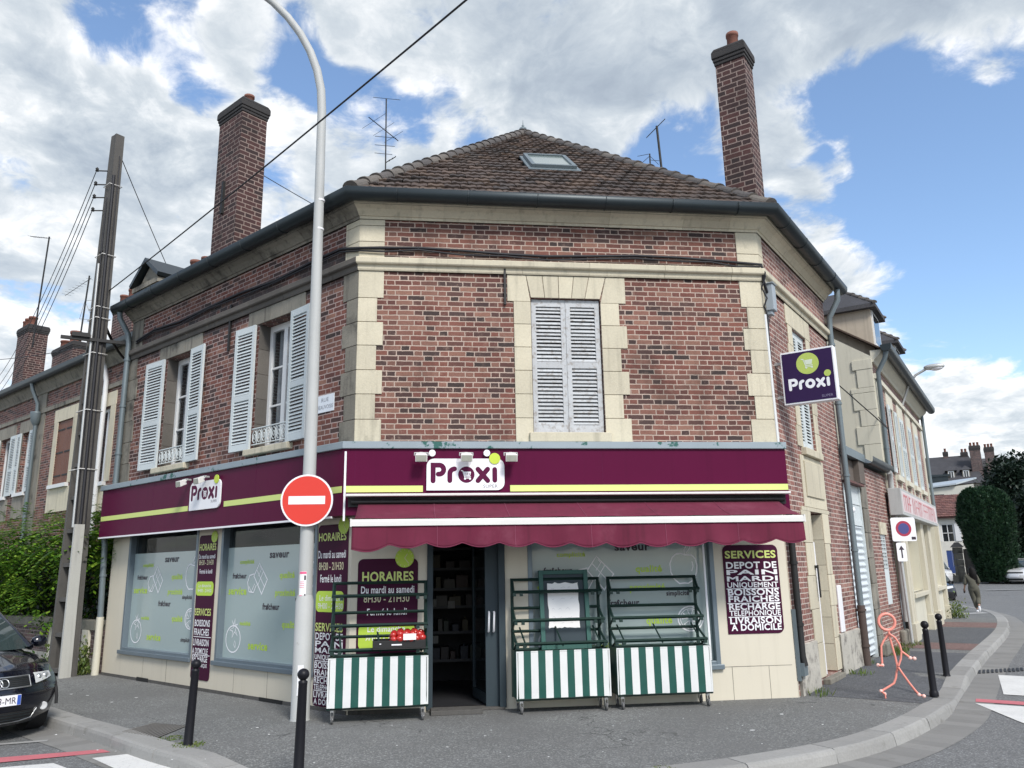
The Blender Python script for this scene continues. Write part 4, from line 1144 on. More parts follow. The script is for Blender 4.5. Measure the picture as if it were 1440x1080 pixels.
# ---- roof
EO = .30; EZ = 6.765
eA, eB = cA(EO, EZ), cB(EO, EZ); AP = V((3.25, 6.35, 11.70))
eL = Lp(LL + .1, EO, EZ); eR = Rp(RL + .2, EO, EZ)
rL = eL + (AP - eA) - nL * 0; rR = eR + (AP - eB)
b = MB()
b.poly(eA - V((0, 0, .06)), eB - V((0, 0, .06)), AP - V((0, 0, .1)))
b.poly(eL - V((0, 0, .06)), eA - V((0, 0, .06)), AP - V((0, 0, .1)), rL - V((0, 0, .1)))
b.poly(eB - V((0, 0, .06)), eR - V((0, 0, .06)), rR - V((0, 0, .1)), AP - V((0, 0, .1)))
roof = b.ob('roof', MTILE_RIDGE, shop)
def tiles(mb, P0, P1, top_left, top_right, tw=.235, rowh=.315, seed=1, skip=None):
    """courses of interlocking tiles on the plane through eave P0-P1; the sides run to top_left / top_right"""
    rnd = random.Random(seed)
    ex = (P1 - P0).normalized(); up = ((top_left - P0) - ex * (top_left - P0).dot(ex))
    n = ex.cross(up).normalized()
    if n.z < 0: n = -n
    uh = up.normalized(); Hs = up.length
    xl = (top_left - P0).dot(ex); W_ = (P1 - P0).length; xr = (top_right - P0).dot(ex)
    nr = int(Hs / rowh) + 1
    for r in range(nr):
        y0 = r * rowh - .03; y1 = min(y0 + rowh + .05, Hs)
        ym = min(max((y0 + y1) / 2, 0), Hs) / Hs
        a = xl * ym; c = W_ + (xr - W_) * ym
        off = (.5 * tw if r % 2 else 0)
        k = floor((a - off) / tw)
        while k * tw + off < c:
            x0 = max(k * tw + off, a - .02); x1 = min(k * tw + off + tw, c + .02); k += 1
            if x1 - x0 < .04: continue
            if skip and skip(P0 + ex * ((x0 + x1) / 2) + uh * ((y0 + y1) / 2)): continue
            l0 = .036 + rnd.uniform(-.006, .010); l1 = .006 + rnd.uniform(-.003, .003); sk = rnd.uniform(-.006, .006); ty = rnd.uniform(-.012, .012)
            pr = [(0, .003), (.10, .014), (.22, .016), (.32, .008), (.45, .003), (.58, .003), (.72, .010), (.86, .011), (.97, .003)]
            vs = []; m = len(pr)
            for (t, h) in pr:
                x = x0 + (x1 - x0) * t
                vs.append(P0 + ex * (x + sk) + uh * (y0 + ty) + n * (l0 + h - .03)); 
            for (t, h) in pr:
                x = x0 + (x1 - x0) * t
                vs.append(P0 + ex * (x + sk) + uh * (y0 + ty) + n * (l0 + h))
            for (t, h) in pr:
                x = x0 + (x1 - x0) * t
                vs.append(P0 + ex * x + uh * y1 + n * (l1 + h))
            fs = [[q * m + i, q * m + i + 1, (q + 1) * m + i + 1, (q + 1) * m + i] for q in range(2) for i in range(m - 1)]
            mb.add(vs, fs)
SK = [V((2.66, 1.62, 8.17)), V((3.40, 1.66, 8.20)), V((3.54, 2.72, 9.04)), V((2.70, 2.68, 9.01))]
SKC = sum(SK, V()) / 4
b = MB()
tiles(b, eA, eB, AP, AP, seed=3, skip=lambda q: abs(q.x - SKC.x) < .40 and abs(q.y - SKC.y) < .48)
b.ob('roof_tiles', MTILE, roof)
b = MB(); tiles(b, eL, eA, rL, AP, seed=4); tiles(b, eB, eR, AP, rR, seed=5); b.ob('roof_tiles', MTILE, roof)
def ridge(mb, P, Q, r=.115, step=.40):
    d = (Q - P); L_ = d.length; d.normalize()
    side = d.cross(V((0, 0, 1))).normalized(); up = side.cross(d)
    if up.z < 0: up = -up
    s = 0
    while s < L_ - .05:
        e = min(s + step + .06, L_)
        rows = []
        for t, rr, lift in ((s, r * 1.06, .022), (s + .05, r * 1.06, .022), (s + .055, r, .014), (e, r * .96, .0)):
            c = P + d * t + up * (lift - .03)
            rows.append([c + side * (rr * cos(a)) + up * (rr * .85 * sin(a)) for a in [-.2 + (pi + .4) * k / 9 for k in range(10)]])
        vs = [p for w in rows for p in w]
        mb.add(vs, [[i * 10 + k, i * 10 + k + 1, (i + 1) * 10 + k + 1, (i + 1) * 10 + k] for i in range(3) for k in range(9)])
        mb.poly(*rows[0])
        s += step
b = MB(); ridge(b, eA + V((0, 0, .02)), AP + V((0, 0, .03))); ridge(b, eB + V((0, 0, .02)), AP + V((0, 0, .03))); ridge(b, AP, (rL + AP) / 2 + V((0, 0, .05)))
b.ob('ridge_tiles', MTILE_RIDGE, roof)
b = MB(); b.lathe(AP + V((0, 0, .08)), [(.10, 0), (.085, .05), (.03, .07), (.022, .10), (.035, .12), (.012, .15), (.004, .27), (0, .28)], 10); b.ob('finial', MZINC, roof)
# roof window
ex = V((1, 0, 0)); nn_ = V((0, -.765, 1)).normalized(); uy = nn_.cross(ex) * 1.0
uy = V((0, 1, .765)).normalized()
class Pl(Fr):
    def __init__(f, c): f.c = c
    def p(f, s, o, z): return f.c + ex * s + nn_ * o + uy * z
PS = Pl(SKC + nn_ * .0)
hw, hh = .39, .60
b = MB(); t_ = .07
b.box(PS, -hw - .06, hw + .06, .015, .05, -hh - .12, hh + .06)
b.box(PS, -hw, -hw + t_, .05, .11, -hh, hh); b.box(PS, hw - t_, hw, .05, .11, -hh, hh); b.box(PS, -hw + t_, hw - t_, .05, .11, -hh, -hh + t_); b.box(PS, -hw + t_, hw - t_, .05, .115, hh - t_, hh)
skl = b.ob('skylight', MZINC, shop, bevel=.006)
b = MB(); b.box(PS, -hw + t_ - .005, hw - t_ + .005, .07, .085, -hh + t_ - .005, hh - t_ + .005); b.ob('pane', MGLASS_SKY, skl)

# chimneys
def chimney(parent, corner, ux, uy_, wx, wy, z0, z1, pots, mt=MBRICK_C, cap=.33, potm=MPOT, zc=None, lean=None):
    """corner: nearest plan corner, ux / uy_ directions of its two sides"""
    b = MB(); C0 = V((corner[0], corner[1], 0))
    def rect(e, z):
        P = [C0 - ux * e - uy_ * e, C0 + ux * (wx + e) - uy_ * e, C0 + ux * (wx + e) + uy_ * (wy + e), C0 - ux * e + uy_ * (wy + e)]
        if ux.cross(uy_).z < 0: P = P[::-1]
        return [p + V((0, 0, z)) for p in P]
    b.hexa(rect(0, z0) + rect(0, z1 - cap))
    c = b.ob('chimney', mt, parent)
    b = MB()
    lv = [(.0, 0), (.018, .08), (.034, .16), (.05, .32), (.035, .36), (.01, .42)]
    for i in range(len(lv) - 1):
        e = lv[i + 1][0] if i < 3 else lv[i][0]
        za = z1 - cap + lv[i][1] * cap / .42; zb_ = z1 - cap + lv[i + 1][1] * cap / .42
        b.hexa(rect(e, za + .001) + rect(lv[i + 1][0] if i >= 3 else e, zb_))
    b.ob('chimney_cap', MCAP, c, bevel=.012)
    for (fx, fy, r, h) in pots:
        p = C0 + ux * wx * fx + uy_ * wy * fy + V((0, 0, z1 - .02))
        b = MB(); b.lathe(p, [(r, 0), (r * .95, h * .8), (r * 1.08, h * .82), (r * 1.08, h), (r * .85, h), (r * .8, h * .3)], 14); b.ob('chimney_pot', potm, c)
    return c
chimney(shop, (-2.74, 4.5), -nL, dL, .56, .88, 6.9, 11.13, [(.5, .30, .10, .26), (.45, .72, .10, .22)])
chimney(shop, (6.31, 1.0), -V((nR.x, nR.y, 0)), dR, .50, .46, 6.9, 10.52, [(.45, .45, .10, .34)])
b = MB(); b.box(Fr(V((-2.74, 4.5, 0)) + dL * .42, ex=-dL), -.12, -.05, .0, .05, 8.7, 9.4); b.ob('iron_bar', MIRON, shop)
# small dormer and low chimney over the left street
FDm = Fr(Lp(0, -.55, 0), ex=-dL)
dm = MB(); s0, s1, zt = -8.45 + .55, -7.42 + .25, 7.66
s0, s1 = -8.10, -7.20
dm = MB(); dm.box(FDm, s0, s1, -1.8, 0, 6.5, 7.42); dm.box(FDm, s0 - .05, s1 + .05, -1.8, .05, 7.42, 7.50); dm.box(FDm, s0 - .12, s1 + .12, -1.8, .12, 7.50, 7.60)
m_ = (s0 + s1) / 2
dmo = dm.ob('dormer', MSTONE_OLD, shop)
dm = MB()
P = FDm.p
dm.hexa([P(s0 - .16, .16, 7.61), P(m_, .16, 8.06), P(m_, -1.8, 8.06), P(s0 - .16, -1.8, 7.61), P(s0 - .20, .16, 7.68), P(m_, .16, 8.15), P(m_, -1.8, 8.15), P(s0 - .20, -1.8, 7.68)])
dm.hexa([P(m_ + .001, .16, 8.06), P(s1 + .16, .16, 7.61), P(s1 + .16, -1.8, 7.61), P(m_ + .001, -1.8, 8.06), P(m_ + .001, .16, 8.15), P(s1 + .20, .16, 7.68), P(s1 + .20, -1.8, 7.68), P(m_ + .001, -1.8, 8.15)])
dm.ob('dormer_roof', MGUTTER, dmo)
dm = MB(); dm.poly(P(s0 - .02, .03, 7.60), P(s1 + .02, .03, 7.60), P(m_, .03, 8.0)); dm.ob('pediment', MSTONE_OLD, dmo)
q = Lp(9.05, -1.9, 0)
chimney(shop, (q.x, q.y), -dL, -nL, .8, .5, 7.0, 8.62, [(.12, .5, .13, .34), (.75, .5, .12, .28)], cap=.2)
# ------------------------------------------------------------------ awning over the shop front
aw = thing('awning', 'burgundy fabric awning with scalloped valance rolled out over the shop entrance', 'awning', (2.85, -.3, 2.2))
ax0, ax1 = .06, 5.60; AO = .88; AZ = 2.245
b = MB(); 
b.box(FF, -.06, 5.71, FO + .012, .42, 2.592, 2.622)
b.ob('cassette', MAWN_M, aw, bevel=.006)
b = MB(); b.box(FF, -.04, 5.69, FO + .012, .29, 2.47, 2.591); b.tube([FF.p(.0, FO + .07, 2.53), FF.p(5.65, FO + .07, 2.53)], .03, 10); b.ob('roller_painted_shadow', MIRON, aw)  # roller tube, plus a black box painting the shadow gap under the cassette
b = MB()
def fab(u, v):
    x = ax0 + .03 + (ax1 - ax0 - .06) * u; y = FO + .06 + (AO - FO - .06) * v
    sag = -.022 * sin(pi * v) * (.6 + .4 * sin(u * 9))
    return FF.p(x, y, 2.50 + (AZ + .045 - 2.50) * v + sag + .004 * sin(u * 60) * v)
b.grid(fab, 60, 8); b.ob('fabric', MAWN, aw, solid=.006)
b = MB(); seam = MB()
for k in range(1, 6):
    u = k / 6 + .004 * (k % 2)
    rows = [fab(u, v / 8) + V((0, -.002, .006)) for v in range(9)]; seam.tube(rows, .0035, 4)
b.tube([FF.p(ax0, AO, AZ), FF.p(ax1, AO, AZ)], .036, 10); b.box(FF, ax0, ax1, AO - .03, AO + .036, AZ - .045, AZ + .01); b.box(FF, ax1, ax1 + .02, AO - .04, AO + .04, AZ - .05, AZ + .04); b.box(FF, ax0 - .02, ax0, AO - .04, AO + .04, AZ - .05, AZ + .04)
b.ob('front_bar', MAWN_M, aw)
b = MB()
def valance(u, v):
    x = ax0 + (ax1 - ax0) * u
    ph = (x - ax0) / .43
    bot = 1.985 - .055 * abs(sin(pi * ph)) + .015 * sin(x * 1.3) - (.04 if u < .09 else 0) * (1 - u / .09 if u < .09 else 0) * 1.2
    z = (AZ - .04) + (bot - (AZ - .04)) * v
    return FF.p(x, AO + .012 + .022 * v * sin(x * 7 + .6 + .8 * sin(x * 1.7)) + .012 * v * sin(x * 17 + sin(x * 3)) + .015 * v * noisev((x * 2.3, 4, v)), z)
b.grid(valance, 160, 8); b.ob('valance', MAWN, aw, solid=.005)
b = MB()
b.grid(lambda u, v: valance(u, 1) + V((0, -.003 + .0 * v, .012 * v - .004)), 160, 1)
b.ob('valance_hem', mat('faded_burgundy', (.15, .018, .05), .85, var=.15, fine=.06), aw, solid=.004)
for k in range(1, 6): seam.tube([valance(k / 6 + .012, v / 6) + V((0, -.005, 0)) for v in range(7)], .003, 4)
seam.ob('seam', mat('faded_seam', (.27, .07, .12), .85, var=.1), aw)
for x, dx in ((1.0, 1), (4.7, -1)):
    b = MB(); e = FF.p(x + .55 * dx, .45, 2.36); b.tube([FF.p(x, FO + .05, 2.47), e], .022, 8); b.tube([e, FF.p(x + .05 * dx, AO - .02, AZ)], .018, 8); b.ob('folding_arm', MAWN_M, aw)

# ------------------------------------------------------------------ signs of the shop
def arc(cx, cy, rx, ry, a0, a1, n=10): return [(cx + rx * cos(radians(a0 + (a1 - a0) * k / n)), cy - ry * sin(radians(a0 + (a1 - a0) * k / n))) for k in range(n + 1)]
def logo(F, s0, ztop, k, o, dark, white, dotmb=None, with_dot=None, cart_in_o=True):
    """shop name in round letters; drawing units as pixels of the artwork, k metres per unit"""
    T = lambda pts: [(s0 + (x - 288) * k, ztop - (y - 185) * k) for x, y in pts]
    rb = lambda pts, w, oo=0: dark.ribbon(F, T(pts), w * k, o + oo)
    rb([(354, 412), (354, 252)] + arc(418, 298, 44, 46, 90, -90, 10) + [(406, 344)], 50)
    rb([(524, 410), (524, 340)] + arc(576, 340, 52, 50, 180, 95, 8), 50)
    if cart_in_o: dark.disc(F, *T([(693, 350)])[0], 84 * k, o)
    else: rb(arc(690, 348, 58, 58, 90, 450, 24), 50)
    rb([(812, 294), (912, 412)], 50); rb([(912, 294), (812, 412)], 50, .0006)
    rb([(985, 298), (985, 408)], 50)
    if cart_in_o: cart(F, *T([(693, 350)])[0], 84 * k, o + .0012, white)
def cart(F, sc, zc, r, o, mb):
    q = lambda pts: [(sc + x * r, zc + y * r) for x, y in pts]
    mb.ribbon(F, q([(-.62, .5), (-.42, .44), (-.2, -.28), (.5, -.28)]), .11 * r, o)
    p = q([(-.30, .36), (-.16, -.16), (.46, -.16), (.56, .36)])
    mb.poly(*[F.p(s, o + .0004, z) for s, z in p])
    for x in (-.16, .44): mb.disc(F, *q([(x, -.5)])[0], .12 * r, o + .0004)
    mb.ribbon(F, q([(-.2, -.28), (-.24, -.44), (.46, -.44)]), .07 * r, o + .0002)
def cart_bars(F, sc, zc, r, o, mb):
    for x in (-.06, .14, .34): mb.ribbon(F, [(sc + x * r, zc + .22 * r), (sc + (x + .03) * r, zc - .04 * r)], .07 * r, o)

def fascia_plate(F, s0, s1, z0, z1, label, dotc):
    k = (s1 - s0) / 797.
    b = MB(); b.plate(F, rrect(s0, s1, z0, z1, .095, 'tl tr br'), FO + .008, FO + .03)
    sg = tag(b.ob('shop_sign', MWHITE), label, 'sign', 'white name plates on the purple fascia')
    dk, wh = MB(), MB()
    logo(F, s0, z1, k, FO + .0315, dk, wh)
    T = lambda x, y: (s0 + (x - 288) * k, z1 - (y - 185) * k)
    dk.ob('name_letters', MPURPLE_L, sg); wh.ob('cart_symbol', MWHITE_P, sg)
    b = MB(); c = T(693, 350); cart_bars(F, c[0], c[1], 84 * k, FO + .0338, b); b.ob('cart_bars', MPURPLE_L, sg)
    b = MB(); x, z = T(940, 486); b.text(F, 'SUPER', x, z, 34 * k, 150 * k, FO + .0315, 0); b.ob('small_word', MGREY_P, sg)
    b = MB(); x, z = T(*dotc); b.plate(F, [(x + 57 * k * cos(t), z + 57 * k * sin(t)) for t in [2 * pi * q / 28 for q in range(28)]], FO + .032, FO + .042); b.ob('lime_dot', MLIME, sg)
    return sg
fascia_plate(FF, .93, 1.925, 2.672, 3.075, 'white name plate above the awning on the entrance front, under three floodlights', (985, 185))
fascia_plate(FL, -3.71, -2.80, 2.65, 3.08, 'white name plate on the left side street fascia, under two floodlights', (985, 185))

def floodlight(F, s, label, tilt=0):
    t = thing('floodlight', label, 'floodlight', F.p(s, FO + .035, 3.12), 0, 'floodlights above the name plates')
    b = MB(); b.box(F, s - .02, s + .02, FO + .0065, FO + .10, 3.125, 3.15); b.tube([F.p(s - .085, FO + .13, 3.10), F.p(s - .085, FO + .10, 3.14), F.p(s + .085, FO + .10, 3.14), F.p(s + .085, FO + .13, 3.10)], .008, 6); b.ob('bracket', MGALV, t)
    b = MB(); P = F.p
    b.hexa([P(s - .075, FO + .205, 3.01), P(s + .075, FO + .205, 3.01), P(s + .065, FO + .10, 3.06), P(s - .065, FO + .10, 3.06), P(s - .075, FO + .22, 3.10), P(s + .075, FO + .22, 3.10), P(s + .065, FO + .12, 3.135), P(s - .065, FO + .12, 3.135)])
    b.ob('housing', MAWN_M, t, bevel=.006)
    b = MB(); b.poly(P(s - .065, FO + .2145, 3.018), P(s + .065, FO + .2145, 3.018), P(s + .065, FO + .2225, 3.092), P(s - .065, FO + .2225, 3.092)); b.ob('lens', mat('frosted_lens', (.30, .31, .26), .3, var=.25, vs=20), t)
floodlight(FF, .86, 'small grey floodlight left of the entrance name plate'); floodlight(FF, 1.43, 'small grey floodlight over the middle of the entrance name plate'); floodlight(FF, 2.0, 'small grey floodlight right of the entrance name plate')
floodlight(FL, -3.75, 'grey floodlight above the side street name plate, nearer the utility pole'); floodlight(FL, -3.20, 'grey floodlight above the side street name plate, nearer the lamp post')
for s, l in ((1.0, 'left'), (1.70, 'right')):
    b = MB(); b.plate(FF, [(s + .043 * cos(t), 3.145 + .043 * sin(t)) for t in [2 * pi * q / 18 for q in range(18)]], FO + .007, FO + .05)
    tag(b.ob('junction_box', MWHITE), 'round white cable box between the %s and middle floodlights' % l, 'cable box', 'round cable boxes on the fascia')

def clock_dot(F, sc, zc, r, o, t):
    b = MB(); b.plate(F, [(sc + r * cos(a), zc + r * sin(a)) for a in [2 * pi * q / 30 for q in range(30)]], o, o + .004); d = b.ob('lime_clock', MLIME_D, t)
    b = MB(); b.ribbon(F, [(sc + r * .28, zc + r * .42), (sc, zc), (sc + r * .42, zc - r * .55)], r * .07, o + .005)
    for q in range(12): a = 2 * pi * q / 12; b.ribbon(F, [(sc + r * .80 * cos(a), zc + r * .80 * sin(a)), (sc + r * .90 * cos(a), zc + r * .90 * sin(a))], r * .06, o + .005)
    b.ob('clock_hands', MBEIGE_P, d)
def poster(F, s0, s1, z0, z1, label, r, lime=(), white=(), beige=(), lines=(), box=None, clock=None, corners='tl tr br bl', o=.004, mt=MPURPLE_S):
    b = MB(); b.plate(F, rrect(s0, s1, z0, z1, r, corners), o, o + .004)
    t = tag(b.ob('information_panel', mt), label, 'shop sign', 'purple opening hours and services panels')
    oo = o + .006
    for nm, lst, m in (('lime_letters', lime, MLIME_P), ('white_letters', white, MWHITE_P), ('beige_letters', beige, MBEIGE_P)):
        if lst:
            b = MB()
            for tx, a, c, z, h, bd in lst: b.text(F, tx, (a + c) / 2, z, h, c - a, oo + .002, bold=bd)
            b.ob(nm, m, t)
    if lines:
        b = MB()
        for z in lines: b.box(F, s0 + .02, s1 - .02, o + .0041, oo, z - .005, z + .005)
        b.ob('divider', MWHITE_P, t)
    if box:
        b = MB(); b.plate(F, rrect(*box, .07), o + .0041, oo); b.ob('lime_box', MLIME_D, t)
    if clock: clock_dot(F, *clock, o + .0045, t)
    return t
e = '\u00e9'
# narrow panel between the side street windows (s = -u)
poster(FL, -3.815, -3.265, .15, 2.28, 'narrow purple opening hours panel between the two side street windows', .06,
       [('HORAIRES', -3.79, -3.29, 2.05, .10, .02), ('SERVICES', -3.80, -3.32, 1.08, .10, .02)],
       [('Du mardi au samedi', -3.79, -3.30, 1.925, .065, .012), ('Ferm%s le lundi' % e, -3.74, -3.36, 1.70, .065, .012), ('Le dimanche', -3.74, -3.37, 1.495, .05, 0), ('9H00 - 21H30', -3.76, -3.35, 1.42, .05, 0),
        ('BOISSONS', -3.78, -3.33, .92, .095, .018), ('FRAICHES', -3.78, -3.34, .79, .095, .018), ('LIVRAISON', -3.79, -3.33, .64, .095, .018), ('A DOMICILE', -3.80, -3.34, .52, .085, .018), ('RECHARGE', -3.79, -3.34, .41, .085, .018), ('T%sL%sPHONIQUE' % ('\u00c9', '\u00c9'), -3.78, -3.34, .335, .05, .012)],
       [('8H30 - 21H30', -3.77, -3.34, 1.83, .075, .008)], (.765, .505), (-3.82, -3.30, 1.37, 1.58), (-3.36, 2.25, .09))
poster(FL, -.70, -.06, .05, 2.29, 'narrow purple opening hours panel on the corner pillar behind the lamp post', .06,
       [('HORAIRES', -.68, -.10, 2.085, .10, .02), ('SERVICES', -.69, -.12, .955, .10, .02)],
       [('Du mardi au samedi', -.68, -.10, 1.865, .095, .012), ('Ferm%s le lundi' % e, -.62, -.18, 1.56, .095, .012), ('Le dimanche', -.62, -.15, 1.33, .07, 0), ('9H00 - 21H30', -.65, -.13, 1.23, .07, 0),
        ('DEPOT DE', -.68, -.11, .85, .085, .02), ('PAIN', -.68, -.11, .765, .07, .02), ('MARDI', -.68, -.11, .69, .065, .02), ('UNIQUEMENT', -.68, -.11, .61, .06, .02), ('BOISSONS', -.68, -.11, .505, .075, .02), ('FRAICHES', -.68, -.11, .42, .07, .02),
        ('RECHARGE', -.68, -.11, .325, .07, .02), ('TELEPHONIQUE', -.68, -.11, .25, .06, .02), ('LIVRAISON', -.68, -.11, .155, .07, .02), ('A DOMICILE', -.67, -.12, .075, .065, .02)],
       [('8H30 - 21H30', -.66, -.14, 1.715, .095, .008)], (.59, .405, .235), (-.70, -.12, 1.19, 1.45), (-.16, 2.27, .11))
poster(FF, .085, .835, .30, 1.84, 'wide purple opening hours panel left of the shop door, behind the rack with tomatoes', .07,
       [('HORAIRES', .14, .78, 1.565, .115, .028)],
       [('Du mardi au samedi', .13, .79, 1.42, .085, .02), ('Ferm%s le lundi' % e, .21, .70, 1.155, .08, .02), ('Le dimanche', .22, .68, .955, .07, .01), ('9H00 - 21H30', .19, .70, .855, .07, .01)],
       [('8H30 - 21H30', .165, .73, 1.31, .09, .008)], (), (.11, .80, .74, 1.05), (.665, 1.845, .118), mt=MPURPLE_S)
poster(FF, 4.865, 5.635, .805, 1.945, 'purple services panel on the cream wall right of the front window', .08,
       [('SERVICES', 4.895, 5.605, 1.775, .095, .028)],
       [('DEPOT DE', 4.90, 5.605, 1.64, .085, .028), ('PAIN', 4.90, 5.605, 1.56, .062, .028), ('MARDI', 4.90, 5.605, 1.477, .062, .028), ('UNIQUEMENT', 4.90, 5.605, 1.395, .065, .02), ('BOISSONS', 4.90, 5.605, 1.295, .08, .028), ('FRAICHES', 4.90, 5.605, 1.21, .075, .028),
        ('RECHARGE', 4.90, 5.605, 1.11, .08, .028), ('TELEPHONIQUE', 4.90, 5.605, 1.035, .065, .02), ('LIVRAISON', 4.90, 5.605, .935, .08, .028), ('A DOMICILE', 4.91, 5.60, .85, .08, .028)],
       [], (1.378, 1.192, 1.018), None, None, 'tl tr br')
# hanging box sign on the right
FH = Fr(Rp(.36, 0, 0), ex=nR)    # seen from the crossing: s runs away from the wall
hs = thing('hanging_sign', 'square indigo box sign with lime disc hanging from the right hand wall corner', 'sign', Rp(.36, .45, 3.9))
b = MB(); b.box(FH, .10, .84, -.07, .07, 3.89, 4.66); b.ob('box', MWHITE, hs, bevel=.008)
b = MB(); b.box(FH, .125, .815, .0705, .074, 3.915, 4.635); b.box(FH, .125, .815, -.074, -.0705, 3.915, 4.635); b.ob('face', MINDIGO, hs)
k = .60 / 727; wh, lm = MB(), MB()
logo(FH, .155, 4.295, k, .0755, wh, MB(), cart_in_o=False)
wh.ob('name_letters', MWHITE_P, hs)
b = MB(); b.text(FH, 'SUPER', .70, 3.945, .035, .15, .0755, 0); b.ob('small_word', mat('mauve_print', (.22, .19, .30), .5, var=0, fine=0), hs)
b = MB(); b.disc(FH, .475, 4.455, .155, .0752, 36); b.disc(FH, .155 + (985 - 288) * k, 4.295 - 20 * k, .047, .0753); b.ob('lime_disc', mat('lime_sign', (.44, .54, .11), .5, var=.03), hs)
b = MB(); cart(FH, .475, 4.46, .13, .0768, b); b.ob('cart_symbol', mat('pale_print', (.62, .68, .55), .5, var=0, fine=0), hs)
b = MB()
for z in (4.0, 4.5): b.box(FH, .0, .10, -.03, .03, z, z + .04)
b.ob('bracket', MGALV, hs)
# street name plate
b = MB(); b.box(FL, -.95, -.46, .002, .012, 3.82, 4.06); t = tag(b.ob('street_sign', mat('enamel_white', (.66, .70, .75), .4, var=.05)), 'pale street name plate on the side street brickwork behind the lamp post', 'street sign')
b = MB(); b.text(FL, 'RUE', -.66, 3.965, .055, .16, .0135, .005); b.text(FL, 'DE BEAUVOISIS', -.70, 3.865, .055, .45, .0135, .005); b.ob('lettering', mat('faded_grey_print', (.26, .28, .32), .6, var=.1), t)
b = MB(); b.box(FRt, .10, .26, .02, .14, 5.28, 5.68); b.box(FRt, .08, .28, .0, .16, 5.68, 5.70); b.box(FRt, .12, .24, .02, .10, 5.22, 5.28)
tag(b.ob('telephone_box', mat('grey_box', (.30, .34, .37), .5, var=.1), bevel=.01), 'grey telephone cable box on the wall corner above the hanging sign', 'cable box')

# ------------------------------------------------------------------ market racks on castors
def make_rack(w, label, seed):
    """local frame: x along the shop, y = 0 at the wall, front towards -y, built at the origin"""
    rnd = random.Random(seed)
    t = thing('display_rack', label, 'display rack', (0, 0, 0), 0, 'green striped display racks on castors')
    G = Fr(V((0, 0, 0)), 0.)
    b = MB(); bw = .016; y0 = .02; yf = .38
    bar = lambda p, q, r=bw: b.tube([G.p(*p), G.p(*q)], r * 1.3, 4, smooth=False)
    for x in (0.02, w - .02):
        bar((x, y0, .15), (x, y0, 1.55)); bar((x, yf, .15), (x, yf, .70), .018); bar((x, y0, .70), (x, yf, .70)); bar((x, y0, .17), (x, yf, .17))
    for z in (.17, .70): bar((0, yf, z), (w, yf, z)); bar((0, y0, z), (w, y0, z))
    b.ob('frame', MGREEN, t)
    for k, (zb, zf, yo) in enumerate(((1.55, 1.40, .14), (1.20, 1.06, .23), (.92, .79, .32))):
        b = MB()
        bar((0, y0, zb), (w, y0, zb), .014); bar((0, yo, zf), (w, yo, zf), .016)
        for x in (.02, w - .02): bar((x, y0, zb), (x, yo, zf), .014); bar((x, y0, zb - .25), (x, yo, zf), .012)
        for x in (.03, .12, w - .12, w - .03): b.box(G, x - .02, x + .02, yo - .02, yo + .012, zf - .05, zf - .005)
        if k == 2:
            for x in (.1, w * .48, w - .12): b.tube([G.p(x, y0 + .06, zb + .05), G.p(x + .04, yo, zf - .03)], .012, 4, smooth=False)
        b.ob('tier_rail', MGREEN, t)
    b = MB(); b.box(G, .02, w - .02, y0 + .02, yf - .02, .655, .67); b.ob('shelf', MGREEN_B, t)
    # striped cloth skirt, front and both sides
    b = MB(); n = 13; zt = .715; zb_ = .175
    path = [(-.004, y0 + .02)] + [(-.004, yf + .014)] + [(w * k / n, yf + .02) for k in range(n + 1)] + [(w + .004, yf + .014), (w + .004, y0 + .02)]
    for i in range(len(path) - 1):
        (xa, ya), (xb, yb) = path[i], path[i + 1]
        b.cur = 1 if i in (0, 1, len(path) - 2, len(path) - 3) else (1 if (i - 2) % 2 == 1 else 0)
        def f(u, v, xa=xa, ya=ya, xb=xb, yb=yb):
            x = xa + (xb - xa) * u; y = ya + (yb - ya) * u; z = zt + (zb_ - zt) * v
            wv = .010 * v * noisev((x * 5, z * 3, seed * 3.1)) + .006 * noisev((x * 11, z * 7, seed)) * v
            return G.p(x, y + (wv if ya > .2 else 0), z + .01 * noisev((x * 3, 1, seed)) * v)
        b.grid(f, 5, 10)
    b.ob('striped_skirt', [MCLOTH_W, MCLOTH_G], t)
    for x in (.06, w - .06):
        for y in (y0 + .06, yf - .03):
            c = MB(); c.box(G, x - .02, x + .02, y - .02, y + .02, .125, .15); c.box(G, x - .018, x - .013, y - .03, y + .03, .05, .125); c.box(G, x + .013, x + .018, y - .03, y + .03, .05, .125)
            cs = c.ob('castor', MCHROME, t)
            c = MB(); c.tube([G.p(x - .011, y + .015, .045), G.p(x + .011, y + .015, .045)], .044, 14); c.ob('wheel', MRUBBER, cs)
            c = MB(); c.tube([G.p(x - .013, y + .015, .045), G.p(x + .013, y + .015, .045)], .022, 10); c.ob('hub', MCHROME, cs)
    return t
r1 = make_rack(1.15, 'green and white striped rack left of the shop door, with a crate of tomatoes', 1); r1.location = (-.20, -.20, 0); r1.rotation_euler.z = .03
r2 = make_rack(1.16, 'green and white striped rack right of the shop door, carrying a framed notice board', 2); r2.location = (2.0, -.06, 0); r2.rotation_euler.z = .035
r3 = make_rack(1.20, 'green and white striped empty rack in front of the shop window, nearest the services panel', 3); r3.location = (3.26, .02 - .03, 0)
